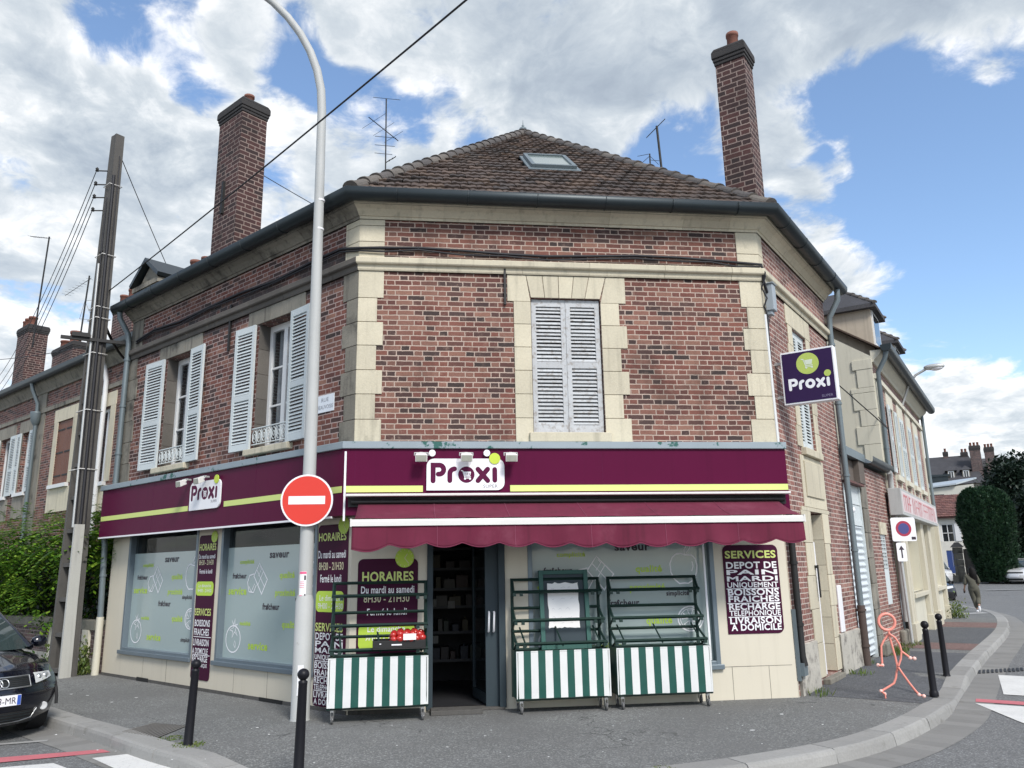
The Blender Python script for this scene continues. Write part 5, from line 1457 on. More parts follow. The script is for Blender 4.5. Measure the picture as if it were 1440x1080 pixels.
# notice board on the middle rack
G = Fr(V((2.37, -.15, 0)), .03)
nb = thing('notice_board', 'green framed notice board with white paper standing on the middle rack', 'notice board', G.p(.32, 0, .70))
tl = lambda z: (z - .70) * .10
class Tl(Fr):
    def p(f, s, o, z): return Fr.p(f, s, o - tl(z), z)
Gt = Tl(G.o, ex=G.ex)
b = MB(); b.box(Gt, 0, .64, -.012, .0, .70, 1.66); b.ob('board', MDARKFR, nb)
b = MB(); b.box(Gt, 0, .055, .001, .03, .70, 1.66); b.box(Gt, .585, .64, .001, .03, .70, 1.66); b.box(Gt, .055, .585, .001, .03, 1.61, 1.66); b.box(Gt, .055, .585, .001, .03, .70, .76); b.ob('frame', MGREEN_B, nb, bevel=.004)
b = MB()
pts = []
for k in range(13): pts.append((.11 + .40 * k / 12, .955 + random.uniform(-.012, .012)))
for k in range(9): pts.append((.51 + random.uniform(-.008, .008), .97 + .52 * k / 8))
for k in range(13): pts.append((.51 - .40 * k / 12, 1.50 + random.uniform(-.012, .012)))
for k in range(9): pts.append((.11 + random.uniform(-.008, .008), 1.49 - .52 * k / 8))
b.plate(Gt, pts, .001, .004); pp = b.ob('paper', MCARD, nb)
b = MB()
for z in (1.44, 1.30, 1.18, 1.08, 1.02):
    x = .16
    while x < .44: 
        L_ = random.uniform(.02, .06); b.ribbon(Gt, [(x, z + random.uniform(-.01, .01)), (x + L_ * .5, z + random.uniform(-.01, .02)), (x + L_, z + random.uniform(-.01, .01))], .003, .0052); x += L_ + random.uniform(.02, .09)
b.ob('faint_scribble', mat('pale_pencil', (.5, .5, .52), .8, var=0, fine=0), pp)
b = MB()
for k in range(7): 
    a = random.uniform(-.06, .06); c = .02 + .07 * k; b.hexa([G.p(x, y, z + a * (x - .3)) for x, y, z in ((c * .3, .02, .672 + .004 * k), (.55 + c * .08, .02, .672 + .004 * k), (.55 + c * .08, -.16, .672 + .004 * k), (c * .3, -.16, .672 + .004 * k), (c * .3, .02, .675 + .004 * k), (.55 + c * .08, .02, .675 + .004 * k), (.55 + c * .08, -.16, .675 + .004 * k), (c * .3, -.16, .675 + .004 * k))])
tag(b.ob('cardboard_sheets', mat('cardboard', (.42, .36, .26), .85, var=.15, rnd=.2)), 'loose brown cardboard sheets lying on the middle rack shelf', 'cardboard')
# crate of tomatoes on the left rack
G = Fr(V((.30, -.20, .79)), .03)
cr = thing('crate', 'black plastic crate holding red tomatoes on the left rack', 'crate', G.p(.3, .15, 0))
b = MB(); b.box(G, 0, .62, .02, .36, .0, .012); b.box(G, 0, .62, .345, .36, .012, .10); b.box(G, 0, .62, .02, .035, .012, .10); b.box(G, 0, .015, .035, .345, .012, .10); b.box(G, .605, .62, .035, .345, .012, .10)
b.ob('tray', MIRON, cr, bevel=.004)
b = MB(); b.box(G, .22, .34, .3605, .362, .045, .06); b.box(G, .08, .10, .3605, .362, .06, .07); b.ob('print', MWHITE_P, cr)
MTOM = mat('tomato_red', (.42, .02, .016), .25, var=.25, vs=14, fine=.05, spec=.6, coat=.4, obj=False)
tb = MB(); tb.lathe((0, 0, 0), [(.0, -.030), (.018, -.028), (.033, -.015), (.036, .0), (.032, .017), (.02, .026), (.008, .024), (0, .020)], 12)
t0 = tag(tb.ob('tomato', MTOM, origin=(0, 0, 0)), 'ripe red tomatoes heaped in the black crate', 'tomato', 'tomatoes heaped in the crate')
MCALYX = mat('tomato_stalk', (.04, .10, .02), .7, var=.1)
first = True; k = 0
for lay, zz, yy in ((0, .055, (.08, .16, .24, .31)), (1, .12, (.10, .18, .26, .33)), (2, .175, (.15, .23, .30))):
    n = (6, 6, 5)[lay]
    for y in yy:
        for i in range(n):
            x = .20 + .40 * (i + .5 + random.uniform(-.2, .2)) / n + (.012 if lay % 2 else 0)
            if x > .58: continue
            o = t0 if first else t0.copy()
            if not first: COL.objects.link(o)
            first = False
            o.location = G.p(x, y + random.uniform(-.01, .01), zz + random.uniform(-.008, .010) - (.02 if i in (0, n - 1) and lay == 2 else 0)); o.rotation_euler = (random.uniform(-.8, .8), random.uniform(-.8, .8), random.uniform(0, 6)); o.scale = [random.uniform(1.15, 1.38)] * 3
b = MB(); b.box(G, .355, .505, .385, .388, .105, .175); tag(b.ob('price_card', MCARD), 'blank white price card at the front of the tomato crate', 'price card')

# shelving seen through the open door
def shelf_unit(x0, x1, y0, y1, label):
    G = Fr(V((x0, y0, .03)), 0.); w = x1 - x0; d = y1 - y0
    t = thing('shelving_unit', label, 'shelving', (x0, y0, .03), 0, 'dark shelving inside the shop')
    for i, z in enumerate((.35, .75, 1.12, 1.38, 1.68, 1.98)):
        b = MB(); b.box(G, 0, w, -d, 0, z - .03, z); b.box(G, 0, w, 0.001, .006, z - .03, z + .012); b.ob('shelf', mat('shelf_grey', (.035, .035, .04), .5, var=.1), t)
    b = MB(); b.box(G, -.03, 0, -d, 0, 0, 2.2); b.box(G, w, w + .03, -d, 0, 0, 2.2); b.box(G, 0, w, -d - .02, -d, 0, 2.2); b.ob('side_panel', MDARK, t)
    return t, G, w
t, G, w = shelf_unit(.85, 2.05, 2.1, 2.55, 'dark shelves of goods straight behind the shop doorway')
PK = [mat('pack_%d' % i, c, .5, var=.2, fine=.1) for i, c in enumerate([(.05, .025, .02), (.03, .022, .02), (.075, .07, .06), (.02, .03, .018), (.06, .05, .02), (.015, .02, .035)])]
rnd = random.Random(9)
for z in (.35, .75, 1.12, 1.38, 1.68):
    x = .04
    while x < w - .2:
        ww = rnd.uniform(.07, .2); hh = rnd.uniform(.1, .22)
        b = MB(); b.box(G, x, x + ww, -.28, -.03 - rnd.uniform(0, .04), z + .001, z + hh)
        if rnd.random() < .5: b.cyl(G.p(x + ww / 2, -.12, z + hh), G.p(x + ww / 2, -.12, z + hh + .03), .02, n=8)
        tag(b.ob('grocery_pack', rnd.choice(PK), bevel=.006), 'grocery packs standing on the dark shelves behind the doorway', 'grocery pack', 'groceries on the shelves inside the doorway')
        x += ww + rnd.uniform(.01, .09)
rnd = random.Random(4)
for x, z, nm in ((1.02, 1.15, 'upper'), (1.30, 1.12, 'middle'), (1.05, .62, 'lower')):
    b = MB(); b.box(FF, x, x + .11, -2.092, -2.089, z, z + .11)
    tag(b.ob('notice', mat('notice_paper', (.30, .30, .28), .8, var=.1)), 'small pale notice inside the shop doorway, the %s of three' % nm, 'notice')
# ------------------------------------------------------------------ bollards, lamp post, pole
def make_bollard(label):
    t = thing('bollard', label, 'bollard', (0, 0, 0), 0, 'black ball topped bollards along the kerb')
    b = MB(); b.lathe((0, 0, 0), [(.058, -.05), (.058, .0), (.052, .012), (.046, .03), (.042, .40), (.038, .775), (.040, .785), (.040, .80), (.026, .81), (.024, .83)], 18); b.ob('post', MBLACK, t)
    b = MB(); b.lathe((0, 0, .86), [(.0, -.05)] + [(.052 * cos(a), .052 * sin(a)) for a in [-1.1 + (pi / 2 + 1.1) * k / 9 for k in range(10)]], 18); b.ob('ball', MBLACK, t)
    return t
bo = make_bollard('black ball topped bollard beside the iron grate, in front of the side street window'); bo.location = (-1.48, -1.40, -.01); bo.rotation_euler = (.0, .035, 0); bo.scale = (1, 1, .92)
for x, y, l, sc in ((-.18, -2.93, 'black ball topped bollard standing in front of the lamp post', .96), (7.65, .02, 'black ball topped bollard on the right pavement, next to the pink figure', 1.0), (8.81, 1.41, 'black ball topped bollard on the right pavement, farther up the street', 1.0)):
    q = dup(bo, (x, y, -.005), 0, l); q.scale = (1, 1, sc); q.rotation_euler = (0, .012 if x < 1 else -.01, 0)

LB = V((-.53, -.20, 0))
lp = thing('lamp_post', 'tall grey metal street lamp post with curved top at the pavement corner', 'street lamp', LB)
b = MB(); b.tube([LB, LB + V((0, 0, .02)), LB + V((0, 0, 1.35)), LB + V((0, 0, 1.42))], [.118, .112, .108, .09], 20)
pts = [LB + V((0, 0, 1.40)), LB + V((-.005, 0, 3.2)), LB + V((-.02, 0, 6.4)), LB + V((-.035, 0, 8.0))]
rs = [.088, .080, .066, .060]
for a in range(1, 10):
    t = radians(72 * a / 9); R_ = 2.25
    pts.append(V((LB.x - .035 - R_ * (1 - cos(t)), LB.y - .03 * a / 9, 8.0 + R_ * sin(t)))); rs.append(.060 - .012 * a / 9)
e_ = pts[-1]; pts.append(e_ + V((-.75, -.03, .16))); rs.append(.044)
b.tube(pts, rs, 16)
MLAMP = mat('lamp_post_paint', (.42, .43, .42), .6, var=.08, vs=3, fine=.06, dirt=(.24, .23, .21), dirt_at=(.66, .8), dirt_scale=5, streak=.1)
b.ob('post', MLAMP, lp)
b = MB()
for z in (2.3, 3.35, 6.2, 6.62): b.tube([LB + V((-.005 * z / 3, 0, z - .012)), LB + V((-.005 * z / 3, 0, z + .012))], .09 - .0035 * z, 14)
b.box(Fr(LB, 0.), -.035, .035, .108, .114, .28, .62)
b.ob('band', MWHITE, lp)
b = MB(); q = pts[-1]; b.lathe(q + V((-.25, 0, .0)), [(.0, -.09), (.10, -.08), (.13, 0), (.08, .06), (0, .08)], 14); b.ob('lamp_head', MGALV, lp)
FS = Fr(LB, ex=V((1, -.05, 0)).normalized())
sg = thing('no_entry_sign', 'round red no entry sign with white bar on the lamp post', 'road sign', FS.p(0, .12, 2.24))
circ = lambda r, n=40: [(r * cos(2 * pi * k / n), 2.555 + r * sin(2 * pi * k / n)) for k in range(n)]
b = MB(); b.plate(FS, circ(.318), .105, .128); b.ob('plate', MWHITE, sg)
b = MB(); b.plate(FS, circ(.297), .1285, .130); b.ob('red_disc', MRED, sg)
b = MB(); b.box(FS, -.222, .222, .1305, .132, 2.505, 2.605); b.ob('white_bar', MWHITE, sg)
b = MB(); b.box(FS, -.05, .05, .07, .105, 2.40, 2.44); b.box(FS, -.05, .05, .07, .105, 2.68, 2.72); b.ob('clamp', MGALV, sg)
# leaflet stuck to the post
b = MB()
def lf(u, v): a = -pi / 2 - .55 + 1.0 * u - .2; return V((LB.x + .0895 * cos(a), LB.y + .0895 * sin(a), 1.34 + .30 * v + .06))
b.grid(lf, 8, 1); l = tag(b.ob('leaflet', MCARD), 'small white and pink leaflet pasted on the lamp post', 'leaflet')
b = MB()
def lf2(u0, u1, v0, v1):
    def f(u, v): 
        p = lf(u0 + (u1 - u0) * u, v0 + (v1 - v0) * v); return p + (p - V((LB.x, LB.y, p.z))).normalized() * .0015
    b.grid(f, 4, 1)
lf2(.02, .98, .90, .99); lf2(.05, .5, .02, .07)
for k in range(4): lf2(.1, .75, .58 - .07 * k, .60 - .07 * k)
b.ob('pink_print', MPINK, l)
b = MB(); lf2(.70, .92, .66, .84); lf2(.78, .95, .03, .12); b.ob('dark_print', MBLACK_P, l)

# concrete ladder pole
PB = V((-5.30, 5.10, 0)); FP = Fr(PB, ex=V((cos(radians(-44)), sin(radians(-44)), 0)))
pl = thing('utility_pole', 'tall weathered concrete utility pole with ladder openings, left of the shop', 'utility pole', PB)
b = MB(); HP = 10.43
pa = lambda z: .28 - .18 * z / HP
pd = lambda z: .13 - .045 * z / HP
def leg(side):
    n = 16; w = .06; P = FP.p
    for k in range(n):
        z0, z1 = HP * k / n, HP * (k + 1) / n; a0, a1 = pa(z0), pa(z1); d0, d1 = pd(z0), pd(z1)
        s0, s1 = (-a0, -a1) if side < 0 else (a0 - w, a1 - w)
        b.hexa([P(s0, d0, z0), P(s0 + w, d0, z0), P(s0 + w, -d0, z0), P(s0, -d0, z0), P(s1, d1, z1), P(s1 + w, d1, z1), P(s1 + w, -d1, z1), P(s1, -d1, z1)])
leg(-1); leg(1)
for k in range(13):
    z = .06 + .60 * k; b.box(FP, -pa(z) + .05, pa(z) - .05, -.09, .09, z, z + .07)
z = 7.9; b.hexa([FP.p(-.13, .09, z), FP.p(.13, .09, z), FP.p(.13, -.09, z), FP.p(-.13, -.09, z), FP.p(-.095, .08, HP), FP.p(.095, .08, HP), FP.p(.095, -.08, HP), FP.p(-.095, -.08, HP)])
b.ob('column', MCONC, pl)
b = MB(); b.hexa([FP.p(s_, o_, z_) for s_, o_, z_ in ((.285, .19, 0), (.34, .19, 0), (.34, .0, 0), (.285, .0, 0), (.24, .17, 2.6), (.29, .17, 2.6), (.29, .0, 2.6), (.24, .0, 2.6))]); b.ob('cable_cover', mat('pale_cover', (.42, .42, .39), .6, var=.08, streak=.15), pl)
b = MB(); b.tube([FP.p(pa(z) + .01, .06, z) for z in (2.55, 4.5, 6.5, 8.5, 9.5)], .030, 6); b.tube([FP.p(pa(z) + .02, -.02, z) for z in (2.55, 5, 7.5, 9.9)] + [FP.p(.0, -.02, 10.2)], .012, 5); b.tube([FP.p(pa(z) - .03, .14, z) for z in (2.55, 5, 7, 9)], .014, 5)
b.ob('riser_cable', MWIRE, pl)
b = MB(); b.tube([FP.p(pa(z) - .07, .145, z) for z in (2.55, 4.0, 6.0, 7.6)], .026, 6); b.ob('conduit', MGALV, pl)
b = MB()
for z in (3.6, 4.7, 5.8, 6.5, 6.72, 7.8, 9.3):
    a = pa(z) + .02; d = pd(z) + .025; b.tube([FP.p(-a, d, z), FP.p(a, d + .02, z), FP.p(a + .01, -d, z), FP.p(-a, -d, z), FP.p(-a, d, z)], .009, 4)
b.ob('strap', MAWN_M, pl)
INS = []
b = MB()
for z in (9.62, 9.32, 9.04, 8.76):
    p0 = FP.p(-.03, .12, z); p1 = FP.p(-.08, .30, z - .05); b.tube([p0, p1], .014, 5); b.lathe(p1 + V((0, 0, -.02)), [(0, 0), (.035, .01), (.022, .04), (.035, .06), (.0, .10)], 8); INS.append(p1 + V((0, 0, .04)))
FPa = Fr(PB, ex=V((.93, .365, 0)))
b.box(FPa, -.60, .75, .16, .22, 6.02, 6.08); b.box(FPa, -.42, -.12, .13, .26, 6.08, 6.16)
b.ob('insulator', MIRON, pl)

def wire(label, p, q, sag, r=.012, n=18, grp='overhead wires'):
    b = MB(); p, q = V(p), V(q)
    b.tube([p.lerp(q, k / n) - V((0, 0, sag * 4 * (k / n) * (1 - k / n))) for k in range(n + 1)], r, 5)
    return tag(b.ob('overhead_wire', MWIRE), label, 'wire', grp)
wire('thick black overhead wire slanting across in front of the left chimney', (-5.2, 5.12, 7.09), V((-5.2, 5.12, 7.09)) + (V((1.09, -3.94, 6.92)) - V((-5.2, 5.12, 7.09))) * 1.7, .12, .011)
wire('thin wire dropping from the pole top to the small dormer chimney', FP.p(.10, .0, 10.05), (-5.3, 9.3, 8.95), .02, .009)
wire('thin wire running right from the left chimney behind the lamp post', (-2.45, 5.0, 9.7), (.4, 5.4, 8.25), .03, .009)
for p, q, l in zip(INS, ((-17.59, 25.11, 15.9), (-17.53, 25.13, 15.2), (-17.5, 25.15, 14.6), (-17.43, 25.19, 14.0)), ('topmost', 'second from the top', 'third from the top', 'lowest')):
    d_ = (V(q) - p); wire('thin wire leaving the pole insulators leftwards, %s of four' % l, p, p + V((d_.x, d_.y, -.2)) , 1.1, .008)
wire('sagging black cable from the pole to the eaves of the row house', FP.p(.1, .1, 6.8), Lp(10, -1.7, 6.6), .5, .03)
wire('thin wire along the left street from the pole arm to the far chimney', FP.p(-.5, .03, 6.05), (-17.0, 18.6, 9.4), .3, .008)
# cables along the facade
b = MB()
pts = [Lp(6.7, .03, 6.05)] + [Lp(u, .03, 6.10 + .03 * sin(u * 2.3)) for u in (6, 5, 4, 3, 2, 1, .4)] + [cA(.03, 6.02)] + [FF.p(x, .035, 6.02 - .02 * x / 5 + .03 * sin(x * 1.9)) for x in (.3, .8, 1.4, 2, 2.6, 3.2, 3.9, 4.5, 5.0, 5.4)] + [cB(.05, 5.95), cB(.06, 5.7), Rp(.10, .06, 5.55)]
b.tube(pts, .020, 6)
b.tube([p + V((0, -.012, -.05 + .02 * sin(i * 2.7))) for i, p in enumerate(pts[:-2])], .013, 5)
for k, r in ((0, .012), (1, .010)):
    b.tube([cB(.05, 5.95), cB(.10, 5.8 - .05 * k), cB(.02, 5.6), cB(.09, 5.42), cB(.03, 5.32), Rp(.05 + .03 * k, .04, 5.2), Rp(.04 + .03 * k, .03, 4.4), Rp(.06 + .02 * k, .03, 3.4)], r, 5)
tag(b.ob('facade_cable', MWIRE), 'bundle of black cables running along the facade above the string course', 'cable')
b = MB(); b.tube([Rp(.02, .02, 5.2), Rp(.05, .03, 3.25)], .022, 6); tag(b.ob('cable_conduit', MPVC), 'pale cable conduit running down the wall corner beside the hanging sign', 'conduit')
b = MB(); b.tube([Rp(RL - .3, .05, 4.95), Rp(5.2, .5, 4.35), Rp(6.6, .45, 4.35), Rp(8.25, .02, 4.9)], .011, 5); tag(b.ob('overhead_wire', MWIRE), 'short wire sagging from the shop corner to the cream gable', 'wire', 'overhead wires')

# drains
b = MB()
GQ = [V((-2.43, -.53, 0)), V((-1.90, -.99, 0)), V((-1.76, -.28, 0)), V((-2.22, -.03, 0))]
def gq(u, v, z): return GQ[0].lerp(GQ[1], u).lerp(GQ[3].lerp(GQ[2], u), v) + V((0, 0, z))
for k in range(12):
    u0, u1 = k / 12 + .022, (k + 1) / 12 - .026
    b.hexa([gq(u0, .04, 0), gq(u1, .04, 0), gq(u1, .96, 0), gq(u0, .96, 0), gq(u0, .04, .009), gq(u1, .04, .009), gq(u1, .96, .009), gq(u0, .96, .009)])
tag(b.ob('iron_grate', mat('rusty_grate', (.20, .19, .175), .7, metal=.3, var=.3, fine=.2)), 'rusty slotted iron grate in the pavement beside the left bollard', 'grate')
b = MB(); b.poly(*[gq(u, v, .0035) for u, v in ((0, 0), (1, 0), (1, 1), (0, 1))]); struct(b.ob('painted_pit_shade', MBLACK, origin=(0, 0, 0)))  # flat black sheet on the pavement, painted as the shade between the grate bars
b = MB(); ex_ = V((.96, .14, 0)); g0 = V((9.95, 2.28, -.116)); ey_ = V((.27, .36, 0))
for k in range(11):
    p = g0 + ex_ * (k / 11 + .012); w = ex_ * .05
    b.hexa([p, p + w, p + w + ey_, p + ey_] + [q + V((0, 0, .012)) for q in (p, p + w, p + w + ey_, p + ey_)])
tag(b.ob('storm_drain', MIRON), 'cast iron storm drain slots at the right kerb behind the crossing', 'drain')

# ------------------------------------------------------------------ row houses on the left street
def house_front(parent, F, s0, s1, z0, ze, holes, brick, name='brick_wall'):
    b = MB(); b.wall(F, s0, s1, z0, ze, holes, reveal=.2); return b.ob(name, brick, parent)
MBRICK_W = brick_mat('brick_row', REDS, (.30, .24, .215), wear=.12)
def row_house(label, s0, s1, wins, seed):
    t = thing('row_house', label, 'house', FW.p((s0 + s1) / 2, -3, 0), 0, 'brick row houses on the left street')
    holes = [(a, c, z0_, z1_) for a, c, z0_, z1_, kind in wins]
    house_front(t, FW, s0, s1, 0, 7.1, holes, MBRICK_W)
    b = MB(); b.box(FW, s0 + .001, s1 - .001, 0, .05, 6.40, 6.52); b.ob('string_course', MSTONE_OLD, t)
    b = MB()
    sec = [(0, 7.0), (.05, 7.0), (.07, 7.06), (.2, 7.25), (.22, 7.27), (.24, 7.35), (0, 7.36)]
    b.add([FW.p(s0, o, z) for o, z in sec] + [FW.p(s1, o, z) for o, z in sec], [[i, 7 + i, 8 + i, i + 1] for i in range(6)]); b.ob('cornice', MSTONE_OLD, t)
    b = MB(); sec = [(.22, 7.44), (.23, 7.34)] + [(.32 - .09 * cos(a), 7.36 - .08 * sin(a)) for a in [pi * k / 6 for k in range(7)]] + [(.42, 7.46)]
    m = len(sec); b.add([FW.p(s0, o, z) for o, z in sec] + [FW.p(s1, o, z) for o, z in sec], [[i, m + i, m + i + 1, i + 1] for i in range(m - 1)], True); b.ob('gutter', MGUTTER, t)
    b = MB(); b.hexa([FW.p(s0, .30, 7.38), FW.p(s1, .30, 7.38), FW.p(s1, -4, 9.9), FW.p(s0, -4, 9.9), FW.p(s0, .30, 7.46), FW.p(s1, .30, 7.46), FW.p(s1, -4, 9.98), FW.p(s0, -4, 9.98)])
    b.hexa([FW.p(s0, -4.001, 9.9), FW.p(s1, -4.001, 9.9), FW.p(s1, -8, 7.4), FW.p(s0, -8, 7.4), FW.p(s0, -4.001, 9.98), FW.p(s1, -4.001, 9.98), FW.p(s1, -8, 7.48), FW.p(s0, -8, 7.48)])
    rf = b.ob('roof', MTILE, t)
    for a, c, z0_, z1_, kind in wins:
        b = MB(); b.box(FW, a - .28, a - .002, 0, .018, z0_, z1_); b.box(FW, c + .002, c + .28, 0, .018, z0_, z1_); b.box(FW, a - .3, c + .3, 0, .02, z1_ + .001, z1_ + .36); b.box(FW, a - .25, c + .25, 0, .02, z0_ - .75, z0_ - .10)
        b.ob('window_surround', MSTONE_OLD if kind == 'w' else MSTONE, t)
        b = MB(); b.box(FW, a - .1, c + .1, -.19, .10, z0_ - .10, z0_ - .001); b.ob('window_sill', MPVC, t)
        m_ = (a + c) / 2
        if kind == 'b':
            for x0, x1 in ((a + .01, m_ - .004), (m_ + .004, c - .01)):
                b = MB(); b.box(FW, x0, x1, -.06, -.02, z0_, z1_ - .01)
                for q in range(1, 4): b.box(FW, x0 + (x1 - x0) * q / 4 - .004, x0 + (x1 - x0) * q / 4 + .004, -.0195, -.017, z0_ + .03, z1_ - .05)
                sh = b.ob('shutter', MWOOD_BR, t)
                b = MB()
                for z in (z0_ + .25, (z0_ + z1_) / 2, z1_ - .25): b.box(FW, x0 - .02 if x0 < m_ else x0 + .05, x1 - .05 if x0 < m_ else x1 + .02, -.0165, -.008, z - .02, z + .02)
                b.ob('strap_hinge', MIRON, sh)
        else:
            b = MB(); fr = (-.19, -.13); b.box(FW, a, a + .06, *fr, z0_, z1_); b.box(FW, c - .06, c, *fr, z0_, z1_); b.box(FW, m_ - .04, m_ + .04, *fr, z0_, z1_); b.box(FW, a + .06, c - .06, fr[0], fr[1] - .003, z1_ - .08, z1_)
            wn = b.ob('window', MPVC, t); b = MB(); b.box(FW, a, c, -.18, -.17, z0_, z1_); b.ob('pane', MGLASS, wn)
            if kind == 'w':
                w_ = (c - a) / 2
                shutter(t, FW, a - w_ - .02, a - .02, z0_, z1_, .03, MWOOD_W, bars=(.42,)); shutter(t, FW, c + .02, c + w_ + .02, z0_, z1_, .03, MWOOD_W, bars=(.42,))
    return t, rf
h1, rf1 = row_house('brick row house with closed brown shutters behind the utility pole', -17.3, -7.0, [(-15.98, -14.92, 4.17, 5.97, 'b'), (-13.45, -12.55, 4.0, 5.95, 'n')], 1)
h2, rf2 = row_house('brick row house with open white shutters at the left edge', -32, -17.3, [(-18.72, -18.05, 4.15, 5.98, 'w'), (-20.6, -19.65, 4.12, 5.98, 'w'), (-23.5, -22.5, 4.12, 5.98, 'w')], 2)
b = MB(); b.box(FW, -17.75, -17.05, 0, .03, .9, 7.0); b.ob('stone_pilaster', MSTONE_OLD, h2)
pipe('downpipe', [FW.p(-17.5, .33, 7.3), FW.p(-17.5, .28, 7.1), FW.p(-17.45, .12, 6.7), FW.p(-17.45, .11, 0)], .055, MZINC, h2)
b = MB(); b.lathe(FW.p(-17.45, .13, 6.05), [(.06, 0), (.13, .12), (.16, .36), (.16, .4), (0, .4)], 10); b.ob('rainwater_head', MZINC, h2)
pipe('downpipe', [FW.p(-12.8, .33, 7.3), FW.p(-12.8, .15, 6.95), FW.p(-12.75, .11, 6.6), FW.p(-12.75, .11, 0)], .06, MPVC, h1)
def rc(u, o, wx, wy, z0, z1, parent, pots, k=None, cap=.35):
    q = Lp(u, o, 0); return chimney(parent, (q.x, q.y), -V((nL.x, nL.y, 0)), dL, wx, wy, z0, z1, pots, mt=k or MBRICK_C, cap=cap)
rc(26.7, -4.2, .75, 1.2, 8.0, 11.75, h2, [(.3, .25, .16, .4), (.3, .6, .16, .4), (.3, .85, .14, .35)])
rc(22.9, -4.6, .8, 2.0, 8.0, 10.35, h2, [(.3, .25, .2, .5), (.3, .7, .2, .3)], cap=.3)
rc(16.6, -4.0, .6, 1.5, 8.0, 10.4, h1, [(.3, .3, .16, .4), (.3, .75, .14, .35)], cap=.3)

# garden wall and hedge
gw = thing('garden_wall', 'low brick garden wall with stone coping and pale piers under the hedge', 'wall', Lp(12, 0, 0))
b = MB(); b.box(FL, -30, -7.12, -.18, .05, 0, .74); b.ob('brick_wall', MBRICK_D, gw)
b = MB()
for k in range(20): b.box(FL, -30 + 1.14 * k + .003, -30 + 1.14 * (k + 1) - .003, -.22, .09, .741, .90)
b.ob('coping', mat('mossy_coping', (.15, .145, .12), .9, var=.25, fine=.2, bump=.3, rnd=.12, dirt=(.06, .07, .045), dirt_at=(.5, .7)), gw)
b = MB()
for u in (9.1, 7.55): b.box(FL, -u - .14, -u + .14, -.2, .10, 0, .74)
b.ob('pier', MCREAM_W, gw)
b = MB(); b.box(FL, -30, -7.12, .051, .075, 0, .26); b.ob('cement_base', MRENDER, gw)

def leaf_cloud(mb, n, fn, size, seed, droop=.4, pair=True):
    """many small bent leaves; fn(rnd) gives a point and an outward direction"""
    rnd = random.Random(seed)
    for _ in range(n):
        p, d = fn(rnd)
        L_ = size * rnd.uniform(.6, 1.3); w = L_ * rnd.uniform(.22, .34)
        d = (V(d) + V((rnd.uniform(-.8, .8), rnd.uniform(-.8, .8), rnd.uniform(-.8, .6) - droop))).normalized()
        s = d.cross(V((rnd.uniform(-.4, .4), rnd.uniform(-.4, .4), 1))).normalized() * w
        m_ = V(p) + d * L_ * .5 + V((0, 0, L_ * .08))
        mb.add([p, m_ - s, V(p) + d * L_, m_ + s], [[0, 1, 2, 3]])
hd = thing('hedge', 'tall bright green leafy hedge spilling over the garden wall', 'hedge', Lp(11, -.6, 0))
random.seed(21)
blobs = []
for k in range(96):
    u = random.uniform(7.0, 16.5); 
    top = 2.75 + .40 * noisev((u * .9, 3, 1)) + (.35 if 9.0 < u < 10.6 else 0)
    z = random.uniform(1.15, top); o = random.uniform(-1.5, .02) + .40 * (1 - abs(z - 1.9))
    if u < 8.2: o = min(o, -.15); z = max(1.9, min(z, 2.6))
    blobs.append((Lp(u, min(o, .35), z), random.uniform(.28, .55)))
def hfn(rnd):
    c, r = blobs[rnd.randrange(len(blobs))]
    while True:
        d = V((rnd.gauss(0, 1), rnd.gauss(0, 1), rnd.gauss(0, 1)))
        if d.length > .01: break
    d.normalize(); return c + d * r * rnd.uniform(.72, 1.06), d
b = MB()
def spray(rnd, mb, p, d, L_):
    """one long pinnate leaf: a row of paired leaflets along a drooping stalk"""
    n = rnd.randint(5, 8); d = (V(d) + V((rnd.uniform(-.5, .5), rnd.uniform(-.5, .5), rnd.uniform(-.3, .5)))).normalized()
    sd = d.cross(V((0, 0, 1)))
    if sd.length < .1: sd = V((1, 0, 0))
    sd.normalize()
    for i in range(n):
        t = (i + 1) / n; q = p + d * L_ * t - V((0, 0, L_ * .45 * t * t)); l = L_ * .34 * (1 - .35 * t); w = l * .27
        for sg_ in (-1, 1):
            e = (sd * sg_ * .9 + d * .55 - V((0, 0, .35))).normalized(); c_ = e.cross(V((0, 0, 1))).normalized() * w
            mb.add([q, q + e * l * .5 - c_, q + e * l, q + e * l * .5 + c_], [[0, 1, 2, 3]])
rnd = random.Random(77)
for _ in range(3300):
    p, d = hfn(rnd)
    q = p - Lp(0, 0, 0); uu = q.dot(dL)
    if uu < 8.9 and p.z < 1.95: continue
    spray(rnd, b, p, d, rnd.uniform(.26, .50))
b.ob('foliage', MLEAF, hd)
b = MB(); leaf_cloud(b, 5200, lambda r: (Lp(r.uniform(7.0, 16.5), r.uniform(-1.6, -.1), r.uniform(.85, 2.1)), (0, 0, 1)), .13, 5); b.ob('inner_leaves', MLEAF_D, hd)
b = MB()
for k in range(22):
    u = random.uniform(7.3, 16); p = Lp(u, -.7 + random.uniform(-.3, .3), .6); b.tube([p, p + V((random.uniform(-.2, .2), random.uniform(-.2, .2), .8)), p + V((random.uniform(-.5, .5), random.uniform(-.5, .5), 1.8))], [.03, .022, .01], 5)
b.ob('stem', MBARK, hd)
b = MB(); leaf_cloud(b, 420, lambda r: (Lp(r.uniform(8.2, 8.9), r.uniform(.1, .30), r.uniform(0, .45) * r.random()), (0, 0, 1)), .08, 8, -.3)
tag(b.ob('weed_clump', MLEAF_W), 'green weeds growing against the garden wall left of the utility pole', 'weeds')
b = MB(); leaf_cloud(b, 520, lambda r: (Lp(r.uniform(7.1, 7.45), r.uniform(.12, .4), r.uniform(0, .62) * r.random()), (0, 0, 1)), .08, 9, -.3)
